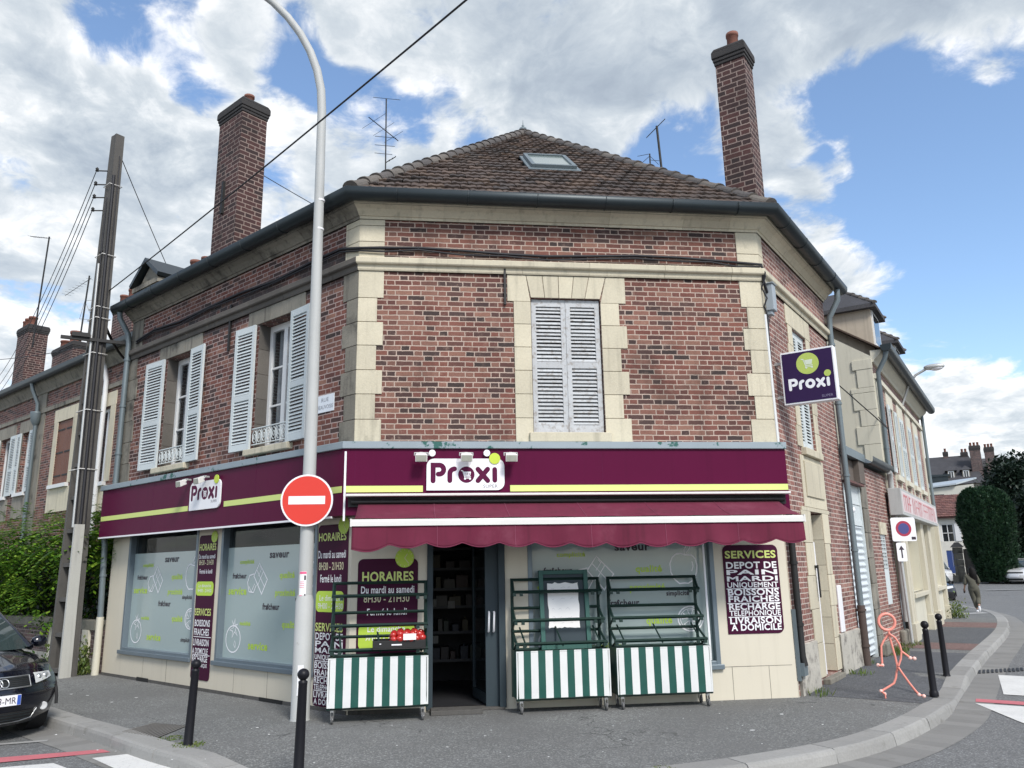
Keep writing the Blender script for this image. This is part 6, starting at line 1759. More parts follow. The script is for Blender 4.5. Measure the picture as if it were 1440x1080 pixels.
tag(b.ob('weed_clump', MLEAF_W), 'green weeds between the utility pole and the shop downpipe', 'weeds')
b = MB()
b.box(FW, -30, -5.6, .05, 1.7, -.05, .06); tag(b.ob('garden_soil', MEARTH), kind='structure')
# ------------------------------------------------------------------ cars
def car_paint(name, c):
    m, nt, b = newmat(name)
    b.inputs['Base Color'].default_value = (*c, 1); b.inputs['Roughness'].default_value = .22; b.inputs['Metallic'].default_value = .2
    b.inputs['Coat Weight'].default_value = .7; b.inputs['Coat Roughness'].default_value = .03; b.inputs['Specular IOR Level'].default_value = .35
    p = pos(nt); 
    nt.links.new(MA(nt, 'MULTIPLY_ADD', NOI(nt, p, 6, 5), .22, .12), b.inputs['Roughness'])
    return m
MHEAD = glass_mat('headlamp_glass', (.55, .56, .56), .12)
MCARGL = glass_mat('car_glass', (.03, .045, .045), .03)
def build_car(label, loc, ang, paint, detail=True, group=None, plate=None):
    loc = V(loc)
    t = thing('parked_car', label, 'car', loc, 0, group)
    ex = V((cos(ang), sin(ang), 0)); ey = V((-ex.y, ex.x, 0))
    P = lambda x, y, z: loc + ex * x + ey * y + V((0, 0, z))
    lev = [(.17, -.12, .73), (.24, -.03, .78), (.40, .0, .81), (.53, .0, .815), (.61, -.03, .815), (.69, -.09, .81), (.755, -.20, .81), (.80, -.36, .815), (.85, -.62, .825), (.90, -.92, .80), (.935, -1.22, .77)]
    def li(v):
        f = v * (len(lev) - 1); i = min(int(f), len(lev) - 2); q = f - i
        return [lev[i][k] + (lev[i + 1][k] - lev[i][k]) * q for k in range(3)]
    def front(u, v):
        y = 2 * u - 1; z, x, hw = li(v)
        cu = .46 if v < .6 else .46 - .38 * (v - .6) / .4
        x -= cu * abs(y) ** 2.6
        z -= (.03 + .07 * max(0, (v - .5))) * abs(y) ** 3 * (1 if v > .3 else 0)
        if v > .62: z += .012 * (1 if .25 < abs(y) < .8 else 0)
        return P(x, y * hw, z)
    def edge(v):
        z, x, hw = li(v); return x, hw, z
    b = MB(); b.grid(front, 32, 40)
    NV = 8
    vtop = .6
    def side(sg):
        def f(u, v):
            q = front(1. if sg > 0 else 0., v * vtop); L0 = q - loc
            x0, z0 = L0.dot(ex), L0.z
            x = x0 + (-4.08 - x0) * u
            # top line: hood edge then belt line
            zt = front(1., vtop).z - loc.z
            ztop = zt + (.91 - zt) * min(1, u * 3.6) + .05 * u
            z = z0 + (.17 + (ztop - .17) * v - z0) * min(1, u * 8)
            vv = (z - .17) / (ztop - .17)
            y = .80 + .085 * sin(pi * min(1, max(0, vv)) ** .8) - (.05 * vv)
            y0 = abs(L0.dot(ey)); y = y0 + (y - y0) * min(1, u * 6)
            y -= .16 * max(0, (u - .9) / .1) ** 2
            return P(x, sg * y, z)
        return f
    b.grid(lambda u, v: side(1)(u, v), 40, NV); b.grid(lambda u, v: side(-1)(1 - u, v), 40, NV)
    b.grid(lambda u, v: P(-4.08 - .12 * sin(pi * v) * (1 - (2 * u - 1) ** 2 * .6), (1 - 2 * u) * (.70 + .04 * sin(pi * v)), .2 + .80 * v), 12, 6)
    # bonnet shoulder strips between front grid edge and side top
    for sg in (1, -1):
        def f(u, v, sg=sg):
            a = front(1. if sg > 0 else 0., vtop + (1 - vtop) * u)
            xx = (a - loc).dot(ex); xs = (front(1., vtop) - loc).dot(ex)
            s = side(sg)((xx - xs) / (-4.08 - xs), 1.)
            return a.lerp(s, v)
        b.grid(f, 14, 2)
    # belt and roof
    R = [(-1.16, .93, .74), (-1.95, 1.34, .575), (-2.5, 1.405, .565), (-3.25, 1.36, .55), (-3.98, .96, .66)]
    def roof(u, v):
        y = 2 * u - 1; f = 1 + v * 2; i = min(int(f), 2); q = f - i
        x, z, w = [R[i][k] + (R[i + 1][k] - R[i][k]) * q for k in range(3)]
        return P(x, y * w, z + .035 * (1 - y * y))
    b.grid(roof, 12, 10)
    for sg in (1, -1):
        b.tube([P(x, sg * w, z) for x, z, w in R], [.035, .032, .03, .04, .06], 6)
        b.tube([P(-2.45, sg * .80, .92), P(-2.5, sg * .575, 1.38)], .035, 6)
        b.grid(lambda u, v, sg=sg: P(-1.1 - 2.95 * u, sg * (.80 + (.66 - .80) * v), .93 + .02 * v), 8, 1)
    body = b.ob('body', paint, t)
    b = MB()
    b.grid(lambda u, v: P(-1.14 - .81 * v + .10 * (1 - (2 * u - 1) ** 2) * (1 - v * .6), (2 * u - 1) * (.735 - .165 * v), .925 + .425 * v + .02 * sin(pi * v)), 12, 6); b.ob('windscreen', MCARGL, t)
    b = MB(); b.grid(lambda u, v: P(-3.25 - .72 * v, (2 * u - 1) * (.55 + .10 * v), 1.36 - .40 * v), 8, 4); b.ob('rear_window', MCARGL, t)
    for sg in (1, -1):
        b = MB(); Q = [P(-1.25, sg * .745, .945), P(-3.75, sg * .70, .96), P(-3.2, sg * .552, 1.34), P(-2.5, sg * .568, 1.38), P(-1.98, sg * .576, 1.32)]
        b.poly(*(Q if sg < 0 else Q[::-1])); b.ob('side_window', MCARGL, t)
    for x in (-.78, -3.33):
        for sg in (1, -1):
            b = MB(); b.tube([P(x, sg * .58, .31), P(x, sg * (.77 if x > -2 else .845), .31)], .31, 24)
            w = b.ob('wheel', MTYRE, t)
            b = MB(); b.lathe(P(x, sg * (.773 if x > -2 else .848), .31), [(0, .012), (.06, .012), (.17, .0), (.20, .008), (.20, -.02)], 20, (ex, V((0, 0, 1)), ey * sg)); b.ob('rim', MCHROME, w)
            b = MB(); arcp = [P(x + .375 * cos(a), sg * (.815 if x > -2 else .886), .31 + .375 * sin(a)) for a in [pi * k / 14 for k in range(15)]]
            b.tube(arcp, .02, 5); b.ob('wheel_arch', MTYRE, t)
    class CF(Fr):
        def __init__(f, push=.004): f.push = push
        def p(f, s, o, z):
            y = s; v = 0
            for _ in range(24):
                pass
            lo, hi = 0., .62
            for _ in range(22):
                m_ = (lo + hi) / 2; w = li(m_)[2]
                zz = (front((min(1, max(-1, y / w)) + 1) / 2, m_) - loc).z
                if zz < z: lo = m_
                else: hi = m_
            w = li(lo)[2]; q = front((min(1, max(-1, y / w)) + 1) / 2, lo)
            return loc + ex * ((q - loc).dot(ex) + o + f.push) + ey * y + V((0, 0, z))
    C = CF()
    def patch(mb, y0, y1, z0, z1, o, n=8, m=4): mb.grid(lambda u, v: C.p(y0 + (y1 - y0) * u, o, z0 + (z1 - z0) * v), n, m)
    def patchf(mb, top, bot, y0, y1, o, n=10, m=5): mb.grid(lambda u, v: C.p(y0 + (y1 - y0) * u, o, bot(u) + (top(u) - bot(u)) * v), n, m)
    if detail:
        b = MB(); patch(b, -.385, .385, .585, .695, .002, 16, 4); gr = b.ob('grille', MIRON, t)
        b = MB()
        for z in (.585, .70): b.tube([C.p(-.39 + .78 * k / 16, .008, z) for k in range(17)], .008, 5)
        for y in (-.39, .39): b.tube([C.p(y, .008, .585), C.p(y, .008, .70)], .008, 5)
        b.ob('chrome_trim', MCHROME, gr)
        b = MB()
        for z in (.605, .625, .645, .665, .682): b.tube([C.p(-.38 + .76 * k / 12, .006, z) for k in range(13)], .0035, 4)
        b.ob('grille_bar', MGUTTER, gr)
        b = MB()
        for k in range(4):
            yc = -.0975 + .065 * k; b.tube([C.p(yc + .044 * cos(a), .020 + .001 * k, .642 + .044 * sin(a)) for a in [2 * pi * q / 20 for q in range(21)]], .0065, 6)
        b.ob('ring_emblem', MCHROME, gr)
        for sg in (1, -1):
            b = MB(); patchf(b, lambda u: .715 - .015 * u, lambda u: .605 + .035 * u, sg * .455, sg * .715, .006)
            h = b.ob('headlight', MHEAD, t)
            b = MB()
            for yc, r in ((.515, .038), (.61, .042)):
                q = C.p(sg * yc, .010, .663); b.lathe(q, [(r, .0), (r * .8, -.004), (r * .55, .002), (.2 * r, .010), (0, .012)], 14, (ey, V((0, 0, 1)), ex))
            b.ob('reflector', MCHROME, h)
            b = MB(); b.tube([C.p(sg * (.455 + .26 * k / 8), .008, .600 + .035 * k / 8) for k in range(9)], .006, 5); b.ob('lamp_edge', MIRON, h)
            b = MB(); q = C.p(sg * .60, .008, .33); b.lathe(q, [(.045, 0), (.045, .01), (.036, .012), (.02, .004), (0, .006)], 14, (ey, V((0, 0, 1)), ex)); b.ob('fog_lamp', MHEAD, t)
        b = MB(); patch(b, -.46, .46, .215, .33, .003, 12, 3); lg = b.ob('lower_grille', MIRON, t)
        b = MB(); b.tube([C.p(-.50, .008, .33), C.p(-.44, .008, .235), C.p(-.30, .008, .215), C.p(0, .008, .21), C.p(.30, .008, .215), C.p(.44, .008, .235), C.p(.50, .008, .33)], .006, 5); b.ob('chrome_trim', MCHROME, lg)
        b = MB()
        for z in (.245, .275, .305): b.tube([C.p(-.42 + .84 * k / 10, .006, z) for k in range(11)], .004, 4)
        b.ob('grille_bar', MGUTTER, lg)
        q_ = C.p(0, .030, .46); FPl = Fr(V((q_.x, q_.y, loc.z)), ex=ey)
        x_ = FPl.o
        b = MB(); b.box(FPl, -.26, .26, -.03, .0, .405, .515); pp = b.ob('number_plate', MWHITE, t)
        b = MB(); b.box(FPl, .222, .258, .0005, .002, .408, .512); b.box(FPl, -.258, -.222, .0005, .002, .408, .512); b.ob('blue_strip', mat('plate_blue', (.03, .09, .42), .4, var=.02), pp)
        b = MB(); b.text(FPl, plate, .212, .425, .068, .225 if len(plate) < 6 else None, .0025, 0, 'r'); b.ob('plate_characters', MBLACK_P, pp)
        for sg in (1, -1):
            b = MB(); c = P(-1.42, sg * .93, .985)
            b.grid(lambda u, v, c=c: c + ex * (.05 * cos(2 * pi * u) * sin(pi * v) * 1.3) + V((0, 0, .075 * sin(2 * pi * u) * sin(pi * v))) + ey * (-.10 * cos(pi * v)), 14, 8); b.tube([P(-1.40, sg * .78, .93), c], .025, 6); b.ob('wing_mirror', paint, t)
        b = MB()
        for y0 in (-.5, .1): b.tube([P(-1.10, y0, .945), P(-1.20, y0 + .1, .985), P(-1.26, y0 + .62, .985)], .009, 5)
        b.ob('wiper', MIRON, t)
        b = MB(); patch(b, -.5, .5, .575, .58, .003, 12, 1); b.tube([front(k / 24, .60) + V((0, 0, .001)) for k in range(2, 23)], .004, 4); b.ob('panel_gap', MIRON, body)
    else:
        b = MB(); patch(b, -.42, .42, .60, .68, .004); patch(b, -.40, .40, .22, .33, .004); b.ob('grille', MIRON, t)
        for sg in (1, -1):
            b = MB(); patchf(b, lambda u: .74 + .02 * u, lambda u: .63 + .05 * u, sg * .45, sg * .74, .004); b.ob('headlight', MHEAD, t)
        b = MB(); patch(b, -.26, .26, .42, .52, .006); b.ob('number_plate', MWHITE, t)
    return t
hdg = atan2(-dL.y, -dL.x)
build_car('dark navy car parked at the left kerb, its front and headlight facing the crossing', (-3.84, -.38, -.12), hdg + .02, car_paint('navy_paint', (.003, .004, .010)), True, None, '63-MR')

# ------------------------------------------------------------------ right street: low garage and the neighbour house
gr = thing('garage', 'low brick garage with white corrugated gate between the shop and the cream gable house', 'garage', Rp(6, -.4, 0))
G0, G1 = RL + .02, 8.28
b = MB()
b.wall(FRt, 5.86, G1, 0, 3.55, [(6.9, 7.45, .85, 2.25, .06)])
b.ob('brick_wall', MBRICK_R, gr)
b = MB()
for k in range(7): b.box(FRt, 5.365 + (.03 if k % 2 else 0), 5.86, -.3, .03, .0 if k == 0 else .36 + .47 * (k - 1) + .003, .36 + .47 * k - .003 if k else .357)
b.ob('gate_pier', MSTONE_OLD, gr, bevel=.01)
b = MB(); b.box(FRt, G0, 5.36, -.30, -.08, 3.16, 3.62); b.box(FRt, 5.36, 5.86, -.29, .03, 3.19, 3.62); b.ob('lintel', mat('old_lintel', (.12, .10, .085), .9, var=.3, fine=.2), gr)
b = MB(); n = 40
def gatef(u, v): z = .06 + 2.3 * v; return FRt.p(G0 + (5.30 - G0) * u, -.04 + .014 * sin(z / .115 * 2 * pi), z)
b.grid(gatef, 4, 160, False); gt = b.ob('gate', mat('gate_white', (.55, .60, .63), .5, var=.08, streak=.1), gr)
b = MB(); b.box(FRt, G0, 5.30, -.07, -.03, 2.37, 3.14); b.box(FRt, 5.301, 5.36, -.10, .0, .0, 3.14); b.box(FRt, G0, 5.30, -.029, -.015, 2.36, 2.46); b.box(FRt, G0, 5.30, -.029, -.015, 2.75, 2.79); b.ob('gate_panel', MWOOD_W, gt)
b = MB(); b.lathe(FRt.p(4.35, .02, 2.62), [(0, -.06), (.05, -.04), (.065, 0), (.05, .04), (0, .06)], 10); b.tube([FRt.p(4.35, -.12, 2.62), FRt.p(4.35, .0, 2.62)], .015, 6); b.ob('gate_lamp', MWHITE, gr)
b = MB(); b.hexa([FRt.p(G0, .02, 3.63), FRt.p(G1, .05, 3.63), FRt.p(G1, -2.4, 3.9), FRt.p(G0, -2.4, 3.9), FRt.p(G0, .02, 3.70), FRt.p(G1, .05, 3.70), FRt.p(G1, -2.4, 4.0), FRt.p(G0, -2.4, 4.0)]); rf = b.ob('roof', MZINC, gr)
b = MB(); b.box(FRt, G0, 5.9, .0, .06, 3.625, 3.78); b.ob('lead_flashing', MZINC, rf)
b = MB(); sec = [(.02, 3.74), (.03, 3.66)] + [(.12 - .085 * cos(a), 3.68 - .07 * sin(a)) for a in [pi * k / 6 for k in range(7)]] + [(.21, 3.75)]
m = len(sec); b.add([FRt.p(5.9, o, z) for o, z in sec] + [FRt.p(G1, o, z) for o, z in sec], [[i, m + i, m + i + 1, i + 1] for i in range(m - 1)], True); b.ob('gutter', MGUTTER, gr)
b = MB(); b.hexa([FRt.p(G0 + .2, .12, 3.02), FRt.p(5.5, .12, 3.02), FRt.p(5.5, -.5, 3.28), FRt.p(G0 + .2, -.5, 3.28), FRt.p(G0 + .2, .12, 3.06), FRt.p(5.5, .12, 3.06), FRt.p(5.5, -.5, 3.33), FRt.p(G0 + .2, -.5, 3.33)]) if False else b.box(FRt, G0, 5.34, -.08, .10, 3.10, 3.14)
b.ob('gate_canopy', MTILE_RED, gr)
b = MB()
b.box(FRt, 6.9, 6.95, -.05, -.01, .85, 2.25); b.box(FRt, 7.40, 7.45, -.05, -.01, .85, 2.25); b.box(FRt, 6.95, 7.40, -.05, -.012, .85, 1.55); b.box(FRt, 6.95, 7.40, -.05, -.012, 2.19, 2.25); b.box(FRt, 6.95, 7.40, -.05, -.012, 1.88, 1.91); b.box(FRt, 7.16, 7.19, -.05, -.012, 1.55, 2.19)
for k in range(8): b.box(FRt, 6.95, 7.40, -.04, -.018, 1.58 + .08 * k, 1.605 + .08 * k)
b.ob('vent_shutter', MWOOD_W, gr); b = MB(); b.box(FRt, 6.84, 7.51, 0, .03, 2.25, 2.50); b.ob('vent_lintel', MSTONE, gr)
b = MB(); b.box(FRt, 5.30, 5.95, .05, .16, 0, .24); b.ob('stone_foot', MSTONE_OLD, gr, bevel=.04)
b = MB(); b.box(FRt, 7.7, G1, .0, .12, 0, .3); b.ob('stone_foot', MSTONE_OLD, gr, bevel=.04)

nh = thing('gable_house', 'cream gabled house with brick street front, two dormers and an old shop front below', 'house', FN.p(4.5, -3, 0))
NLn = 9.15; NE = 6.45
FG = Fr(Q0, ex=nR)      # gable plane faces the shop: s runs out to the street
b = MB()
G_ = FG.p
b.poly(G_(-7, 0, 0), G_(0, 0, 0), G_(0, 0, 6.35), G_(-3.2, 0, 8.68), G_(-7, 0, 6.0))
b.ob('gable_wall', MCREAM_W, nh)
b = MB()
for i, (z0_, z1_) in enumerate(((3.9, 4.3), (4.3, 4.72), (4.72, 5.1), (5.1, 5.5), (5.5, 5.62))): b.box(FG, -.36 - (.12 if i % 2 else 0) - (.14 if i == 4 else 0), .012, 0, .03, z0_ + .003, z1_ - .003)
b.box(FG, -.34, .012, 0, .03, 5.62, 6.05); b.box(FG, -.42, .02, 0, .04, 6.05, 6.28)
b.ob('corner_stone', MCREAM_W, nh, bevel=.008)
shs = [(1.75, 2.55), (3.6, 4.4), (5.25, 6.05), (6.9, 7.7)]
b = MB(); b.wall(FN, 0, NLn, 3.0, NE, [(a, c, 3.75, 5.45, .12) for a, c in shs]); b.ob('brick_wall', MBRICK_R, nh)
b = MB(); b.box(FN, .0, .42, 0, .03, 3.0, 5.80); b.box(FN, NLn - .35, NLn, 0, .03, 3.0, 5.80)
for a, c in shs: b.box(FN, a - .14, a - .002, 0, .025, 3.4, 5.80); b.box(FN, c + .002, c + .14, 0, .025, 3.4, 5.80); b.box(FN, a, c, 0, .025, 5.45, 5.80); b.box(FN, a - .1, c + .1, -.1, .09, 3.62, 3.745)
b.ob('stone_dressing', MCREAM_W, nh)
b = MB(); b.box(FN, 0, NLn, .001, .07, 5.81, 5.93); b.ob('string_course', MCREAM_W, nh)
b = MB(); sec = [(0, 6.2), (.05, 6.2), (.08, 6.26), (.22, 6.40), (.24, 6.47), (0, 6.48)]
m = len(sec); b.add([FN.p(0, o, z) for o, z in sec] + [FN.p(NLn + .1, o, z) for o, z in sec], [[i, m + i, m + i + 1, i + 1] for i in range(m - 1)]); b.poly(*[FN.p(0, o, z) for o, z in sec]); b.ob('cornice', MCREAM_W, nh)
b = MB(); sec = [(.24, 6.55), (.25, 6.46)] + [(.36 - .11 * cos(a), 6.48 - .09 * sin(a)) for a in [pi * k / 8 for k in range(9)]] + [(.475, 6.56)]
m = len(sec); b.add([FN.p(-.12, o, z) for o, z in sec] + [FN.p(NLn + .35, o, z) for o, z in sec], [[i, m + i, m + i + 1, i + 1] for i in range(m - 1)], True); b.poly(*[FN.p(-.12, o, z) for o, z in sec]); b.poly(*[FN.p(NLn + .35, o, z) for o, z in sec][::-1]); b.ob('gutter', MGUTTER, nh)
b = MB(); P = FN.p
b.hexa([P(-.06, .26, 6.46), P(NLn + .2, .26, 6.46), P(NLn + .2, -3.2, 8.90), P(-.06, -3.2, 8.90), P(-.06, .26, 6.50), P(NLn + .2, .26, 6.50), P(NLn + .2, -3.2, 8.94), P(-.06, -3.2, 8.94)]); rfn = b.ob('roof', MTILE, nh)
pipe('downpipe', [FN.p(-.04, .36, 6.45), FN.p(.0, .30, 6.25), FN.p(.06, .11, 5.95), FN.p(.08, .09, 3.9), FN.p(.08, .09, .5)], .055, MZINC, nh, [(0, FN.p(.08, .09, z)) for z in (2.0, 4.2)])
pipe('downpipe', [FN.p(.08, .09, .5), FN.p(.08, .09, 0)], .065, MIRON, nh)
pipe('downpipe', [FRt.p(7.9, .14, 3.62), FRt.p(8.05, .14, 3.60), FRt.p(8.16, .12, 3.4), FRt.p(8.20, .09, .45)], .06, mat('pale_pipe', (.42, .43, .42), .6, var=.1, streak=.2), nh)
pipe('downpipe', [FN.p(NLn - .05, .10, 6.3), FN.p(NLn - .05, .10, .0)], .05, MZINC, nh)
for i, (a, c) in enumerate(shs):
    m_ = (a + c) / 2
    if i == 0:
        shutter(nh, FN, a - .36, a - .02, 3.78, 5.43, .035, MWOOD_W); shutter(nh, FN, c + .02, c + .36, 3.78, 5.43, .035, MWOOD_W)
        b = MB(); b.box(FN, a, c, -.11, -.07, 3.75, 5.45); b.ob('window', MPVC, nh)
    else:
        shutter(nh, FN, a + .01, m_ - .003, 3.77, 5.44, .0, MWOOD_W); shutter(nh, FN, m_ + .003, c - .01, 3.77, 5.44, .0, MWOOD_W)
    b = MB(); b.box(FN, a, c, -.119, -.115, 3.75, 5.45); b.ob('window_back', MDARK, nh)
def dormer(s0, s1, of, z0, zt, label=None):
    b = MB(); b.box(FN, s0, s1, of - 2.6, of, z0, zt)
    d = b.ob('dormer', mat('dormer_render', (.44, .38, .30), .85, var=.12, streak=.2), nh)
    m_ = (s0 + s1) / 2; e = .15
    b = MB()
    E = [P(s0 - e, of + e, zt + .02), P(s1 + e, of + e, zt + .02), P(s1 + e, of - 2.6, zt + .02), P(s0 - e, of - 2.6, zt + .02)]
    Rg = [P(m_, of - .55, zt + .62), P(m_, of - 2.6, zt + .62)]
    dn = V((0, 0, .10))
    b.poly(E[0], E[1], Rg[0]); b.poly(E[1], E[2], Rg[1], Rg[0]); b.poly(E[3], E[0], Rg[0], Rg[1])
    b.poly(*[q - dn for q in E][::-1])
    for i in range(4): b.poly(E[i] - dn, E[(i + 1) % 4] - dn, E[(i + 1) % 4], E[i])
    b.ob('dormer_roof', MSLATE, d)
    b = MB(); ridge(b, E[0], Rg[0], .06, .3); ridge(b, E[1], Rg[0], .06, .3); b.ob('hip_tiles', MTILE_RIDGE, d)
    b = MB(); b.box(FN, s0 + .12, s1 - .12, of, of + .03, z0 + .35, zt - .06); b.ob('dormer_window', MPVC, d)
    b = MB(); b.box(FN, s0 + .2, s1 - .2, of + .031, of + .034, z0 + .45, zt - .14); b.ob('pane', MGLASS, d)
dormer(.22, 1.45, .08, 6.3, 7.62); dormer(4.0, 5.2, .08, 6.3, 7.62)
# old shop front below
b = MB(); b.wall(FN, .25, NLn, 0, 3.0, [(1.2, 3.9, .98, 2.8, .25), (4.6, 5.6, .1, 2.8, .3), (6.3, 8.6, 1.0, 2.8, .25)], o=.06); 
b.box(FN, .25, NLn, -.01, .059, 2.97, 3.02)
b.ob('shopfront_wall', MCREAM_W, nh)
b = MB()
for s in (.32, .72, 3.95, 4.2, 5.62, 5.95, 8.65): b.box(FN, s, s + .30, .06, .17, .0, 2.85); b.box(FN, s - .03, s + .33, .06, .21, 0, .38)
for a, c in ((1.15, 3.92), (6.25, 8.62)): b.box(FN, a, c, .0, .19, .88, .98)
b.ob('pilaster', mat('cream_paint', (.52, .485, .385), .8, var=.1, streak=.15), nh, bevel=.01)
b = MB(); b.box(FN, 1.2, 3.9, -.20, -.18, .98, 2.8); b.box(FN, 4.6, 5.6, -.24, -.22, .1, 2.8); b.box(FN, 6.3, 8.6, -.20, -.18, 1.0, 2.8); b.ob('boarding', mat('ochre_boarding', (.38, .355, .265), .8, var=.15, streak=.15), nh)
sgb = thing('shop_board', 'long pale shop sign box with faded red capital letters on the cream shop front', 'sign', FN.p(3, .3, 2.68))
b = MB(); b.box(FN, -.38, 7.0, .06, .32, 2.68, 3.26); b.ob('box', mat('sign_box_grey', (.42, .43, .42), .6, var=.1, streak=.2), sgb, bevel=.01)
b = MB(); b.box(FN, -.28, 6.9, .3205, .324, 2.75, 3.20); b.ob('face', mat('sign_face_pink', (.62, .54, .54), .6, var=.06, streak=.1), sgb)
b = MB(); rnd = random.Random(3); s = -.05
for n_ in (4, 6, 9):      # faded, no longer legible capitals in three words
    for k in range(n_):
        w = .22; q = rnd.randrange(4); z0_, z1_ = 2.80, 3.13
        b.ribbon(FN, [(s, z0_), (s, z1_)], .055, .326)
        if q == 0: b.ribbon(FN, [(s + .05, z1_), (s + w, z0_)], .045, .3264)
        if q in (1, 2): b.ribbon(FN, [(s + w, z0_), (s + w, z1_)], .05, .326)
        if q in (1, 3): b.ribbon(FN, [(s + .04, z1_ - .02), (s + w - .03, z1_ - .02)], .04, .3262)
        if q in (2, 3): b.ribbon(FN, [(s + .04, z0_ + .16), (s + w - .03, z0_ + .16)], .04, .3262)
        s += .325
    s += .22
b.ob('red_letters', mat('faded_red', (.50, .13, .14), .6, var=.12), sgb)
b = MB(); b.box(FN, 3.6, 4.1, .35, .36, 0, 0.01) if False else b.tube([FN.p(4.5, .05, 5.9), FN.p(4.5, .28, 6.45), FN.p(4.5, .48, 6.70), FN.p(4.5, .75, 6.83)], .035, 8)
sl_ = thing('street_light', 'street light on a curved bracket above the gutter of the cream gable house', 'street light', FN.p(4.5, .1, 5.9)); b.ob('arm', MGALV, sl_)
b = MB(); q = FN.p(4.5, .96, 6.87); b.grid(lambda u, v: q + FN.n * (-.26 * cos(pi * v)) + FN.ex * (.12 * sin(pi * v) * cos(2 * pi * u)) + V((0, 0, .085 * sin(pi * v) ** .7 * sin(2 * pi * u))), 14, 10); b.ob('lamp_head', MGALV, sl_)
b = MB(); b.grid(lambda u, v: q + V((0, 0, -.03)) + FN.n * (.05 - .18 * cos(pi * v)) + FN.ex * (.10 * sin(pi * v) * cos(2 * pi * u)) + V((0, 0, .085 * sin(pi * v) * sin(2 * pi * u))), 14, 8); b.ob('lens', MWHITE, sl_)
# parking sign and arrow plate on one post
pq = Rp(7.95, .19, 0)
ps = thing('sign_post', 'thin grey post carrying the no parking sign by the garage', 'sign post', pq)
b = MB(); b.tube([pq, pq + V((-.035, .0, 2.55))], .032, 10); b.ob('post', MGALV, ps)
FQ = Fr(pq + V((-.02, -.02, 0)), ex=V((.985, -.17, 0)).normalized())
np_ = thing('no_parking_sign', 'square white plate with a blue and red no parking roundel', 'road sign', FQ.p(0, .05, 2.05))
b = MB(); b.plate(FQ, rrect(-.16, .35, 2.12, 2.62, .04), .035, .05); b.ob('plate', MWHITE, np_)
cc = lambda r, n=28: [(.095 + r * cos(2 * pi * k / n), 2.385 + r * sin(2 * pi * k / n)) for k in range(n)]
b = MB(); b.plate(FQ, cc(.165), .0502, .052); b.ob('red_ring', mat('sign_crimson', (.36, .025, .06), .4, var=.04), np_); b = MB(); b.plate(FQ, cc(.115), .0522, .0535); b.ob('blue_disc', MBLUE, np_)
b = MB(); b.box(FQ, .24, .33, .0502, .052, 2.15, 2.21); b.ob('small_panel', MBLACK_P, np_)
ar = thing('arrow_plate', 'narrow white plate with a black upward arrow below the no parking sign', 'road sign', FQ.p(0, .05, 1.68))
b = MB(); b.plate(FQ, rrect(-.10, .10, 1.70, 2.09, .03), .035, .047); b.ob('plate', MWHITE, ar)
b = MB(); b.box(FQ, -.015, .015, .0472, .049, 1.77, 1.95); b.plate(FQ, [(-.06, 1.94), (.06, 1.94), (0, 2.03)], .0472, .049); b.ob('black_arrow', MBLACK_P, ar)
b = MB(); cpos = FN.p(8.8, .35, 0)
leaf_cloud(b, 420, lambda r: (cpos + V((r.gauss(0, .13), r.gauss(0, .13), abs(r.gauss(0, .22)))), (0, 0, 1)), .07, 18, -.3); tag(b.ob('weed_clump', MLEAF_W), 'green weed clump at the far corner of the cream shop front', 'weeds')

# ------------------------------------------------------------------ stick figure
SP = V((6.95, -.36, 0)); FK = Fr(SP, ex=V((.97, -.22, 0)).normalized())
sf = thing('walking_figure', 'pink outline tube figure of a walking man standing on the pavement by the bollards', 'sculpture', SP)
T = lambda pts: [FK.p((x - 320) * .001375, o_, (975 - y) * .001375) for x, y, o_ in [(p + (0,))[:3] for p in pts]]
b = MB(); rr = .0135
b.tube(T([(268 + 74 * cos(a), 298 + 74 * sin(a)) for a in [2 * pi * k / 28 for k in range(29)]]), .019, 8)
b.tube(T([(275, 375), (280, 440), (292, 520), (306, 600), (316, 690), (312, 735)]), rr, 8)
b.tube(T([(312, 735, -.02), (295, 800, -.02), (275, 845, -.02), (225, 875, -.02), (150, 915, -.02)]), rr, 8)
b.tube(T([(318, 700, .02), (345, 750, .02), (400, 840, .02), (440, 900, .02), (472, 942, .02)]), rr, 8)
b.tube(T([(278, 405, .02), (320, 440, .03), (352, 500, .03), (362, 560, .03), (350, 630, .02), (322, 690, .02)]), rr * .95, 8)
b.tube(T([(362, 560, .03), (400, 590, .03), (432, 618, .03)]), rr, 8)
b.tube(T([(275, 410, -.02), (230, 465, -.03), (200, 515, -.03), (193, 600, -.03), (190, 680, -.03)]), rr, 8)
b.ob('outline_tube', MSTICK, sf)
b = MB()
for x, y, o_ in ((152, 687, -.03), (190, 687, -.03), (432, 620, .03), (470, 625, .03), (150, 915, -.02), (178, 940, -.02), (472, 942, .02), (514, 955, .02)):
    c = T([(x, y, o_)])[0]; b.lathe(c + V((0, 0, 0)), [(0, -.024)] + [(.024 * cos(a), .024 * sin(a)) for a in [-1.2 + 2.4 * k / 6 for k in range(7)]] + [(0, .024)], 10)
b.ob('joint_knob', MSTICK_P, sf)
b = MB()
for p, q in (((150, 915), (178, 940)), ((472, 942), (514, 955)), ((152, 687), (190, 687)), ((432, 620), (470, 625))): b.tube(T([p, q]), .012, 6)
b.tube([T([(178, 940)])[0], T([(178, 940)])[0] * 1 - V((0, 0, T([(178, 940)])[0].z))], .010, 6); b.tube([T([(514, 955)])[0], T([(514, 955)])[0] - V((0, 0, T([(514, 955)])[0].z))], .010, 6)
b.ob('joint_tube', MSTICK, sf)
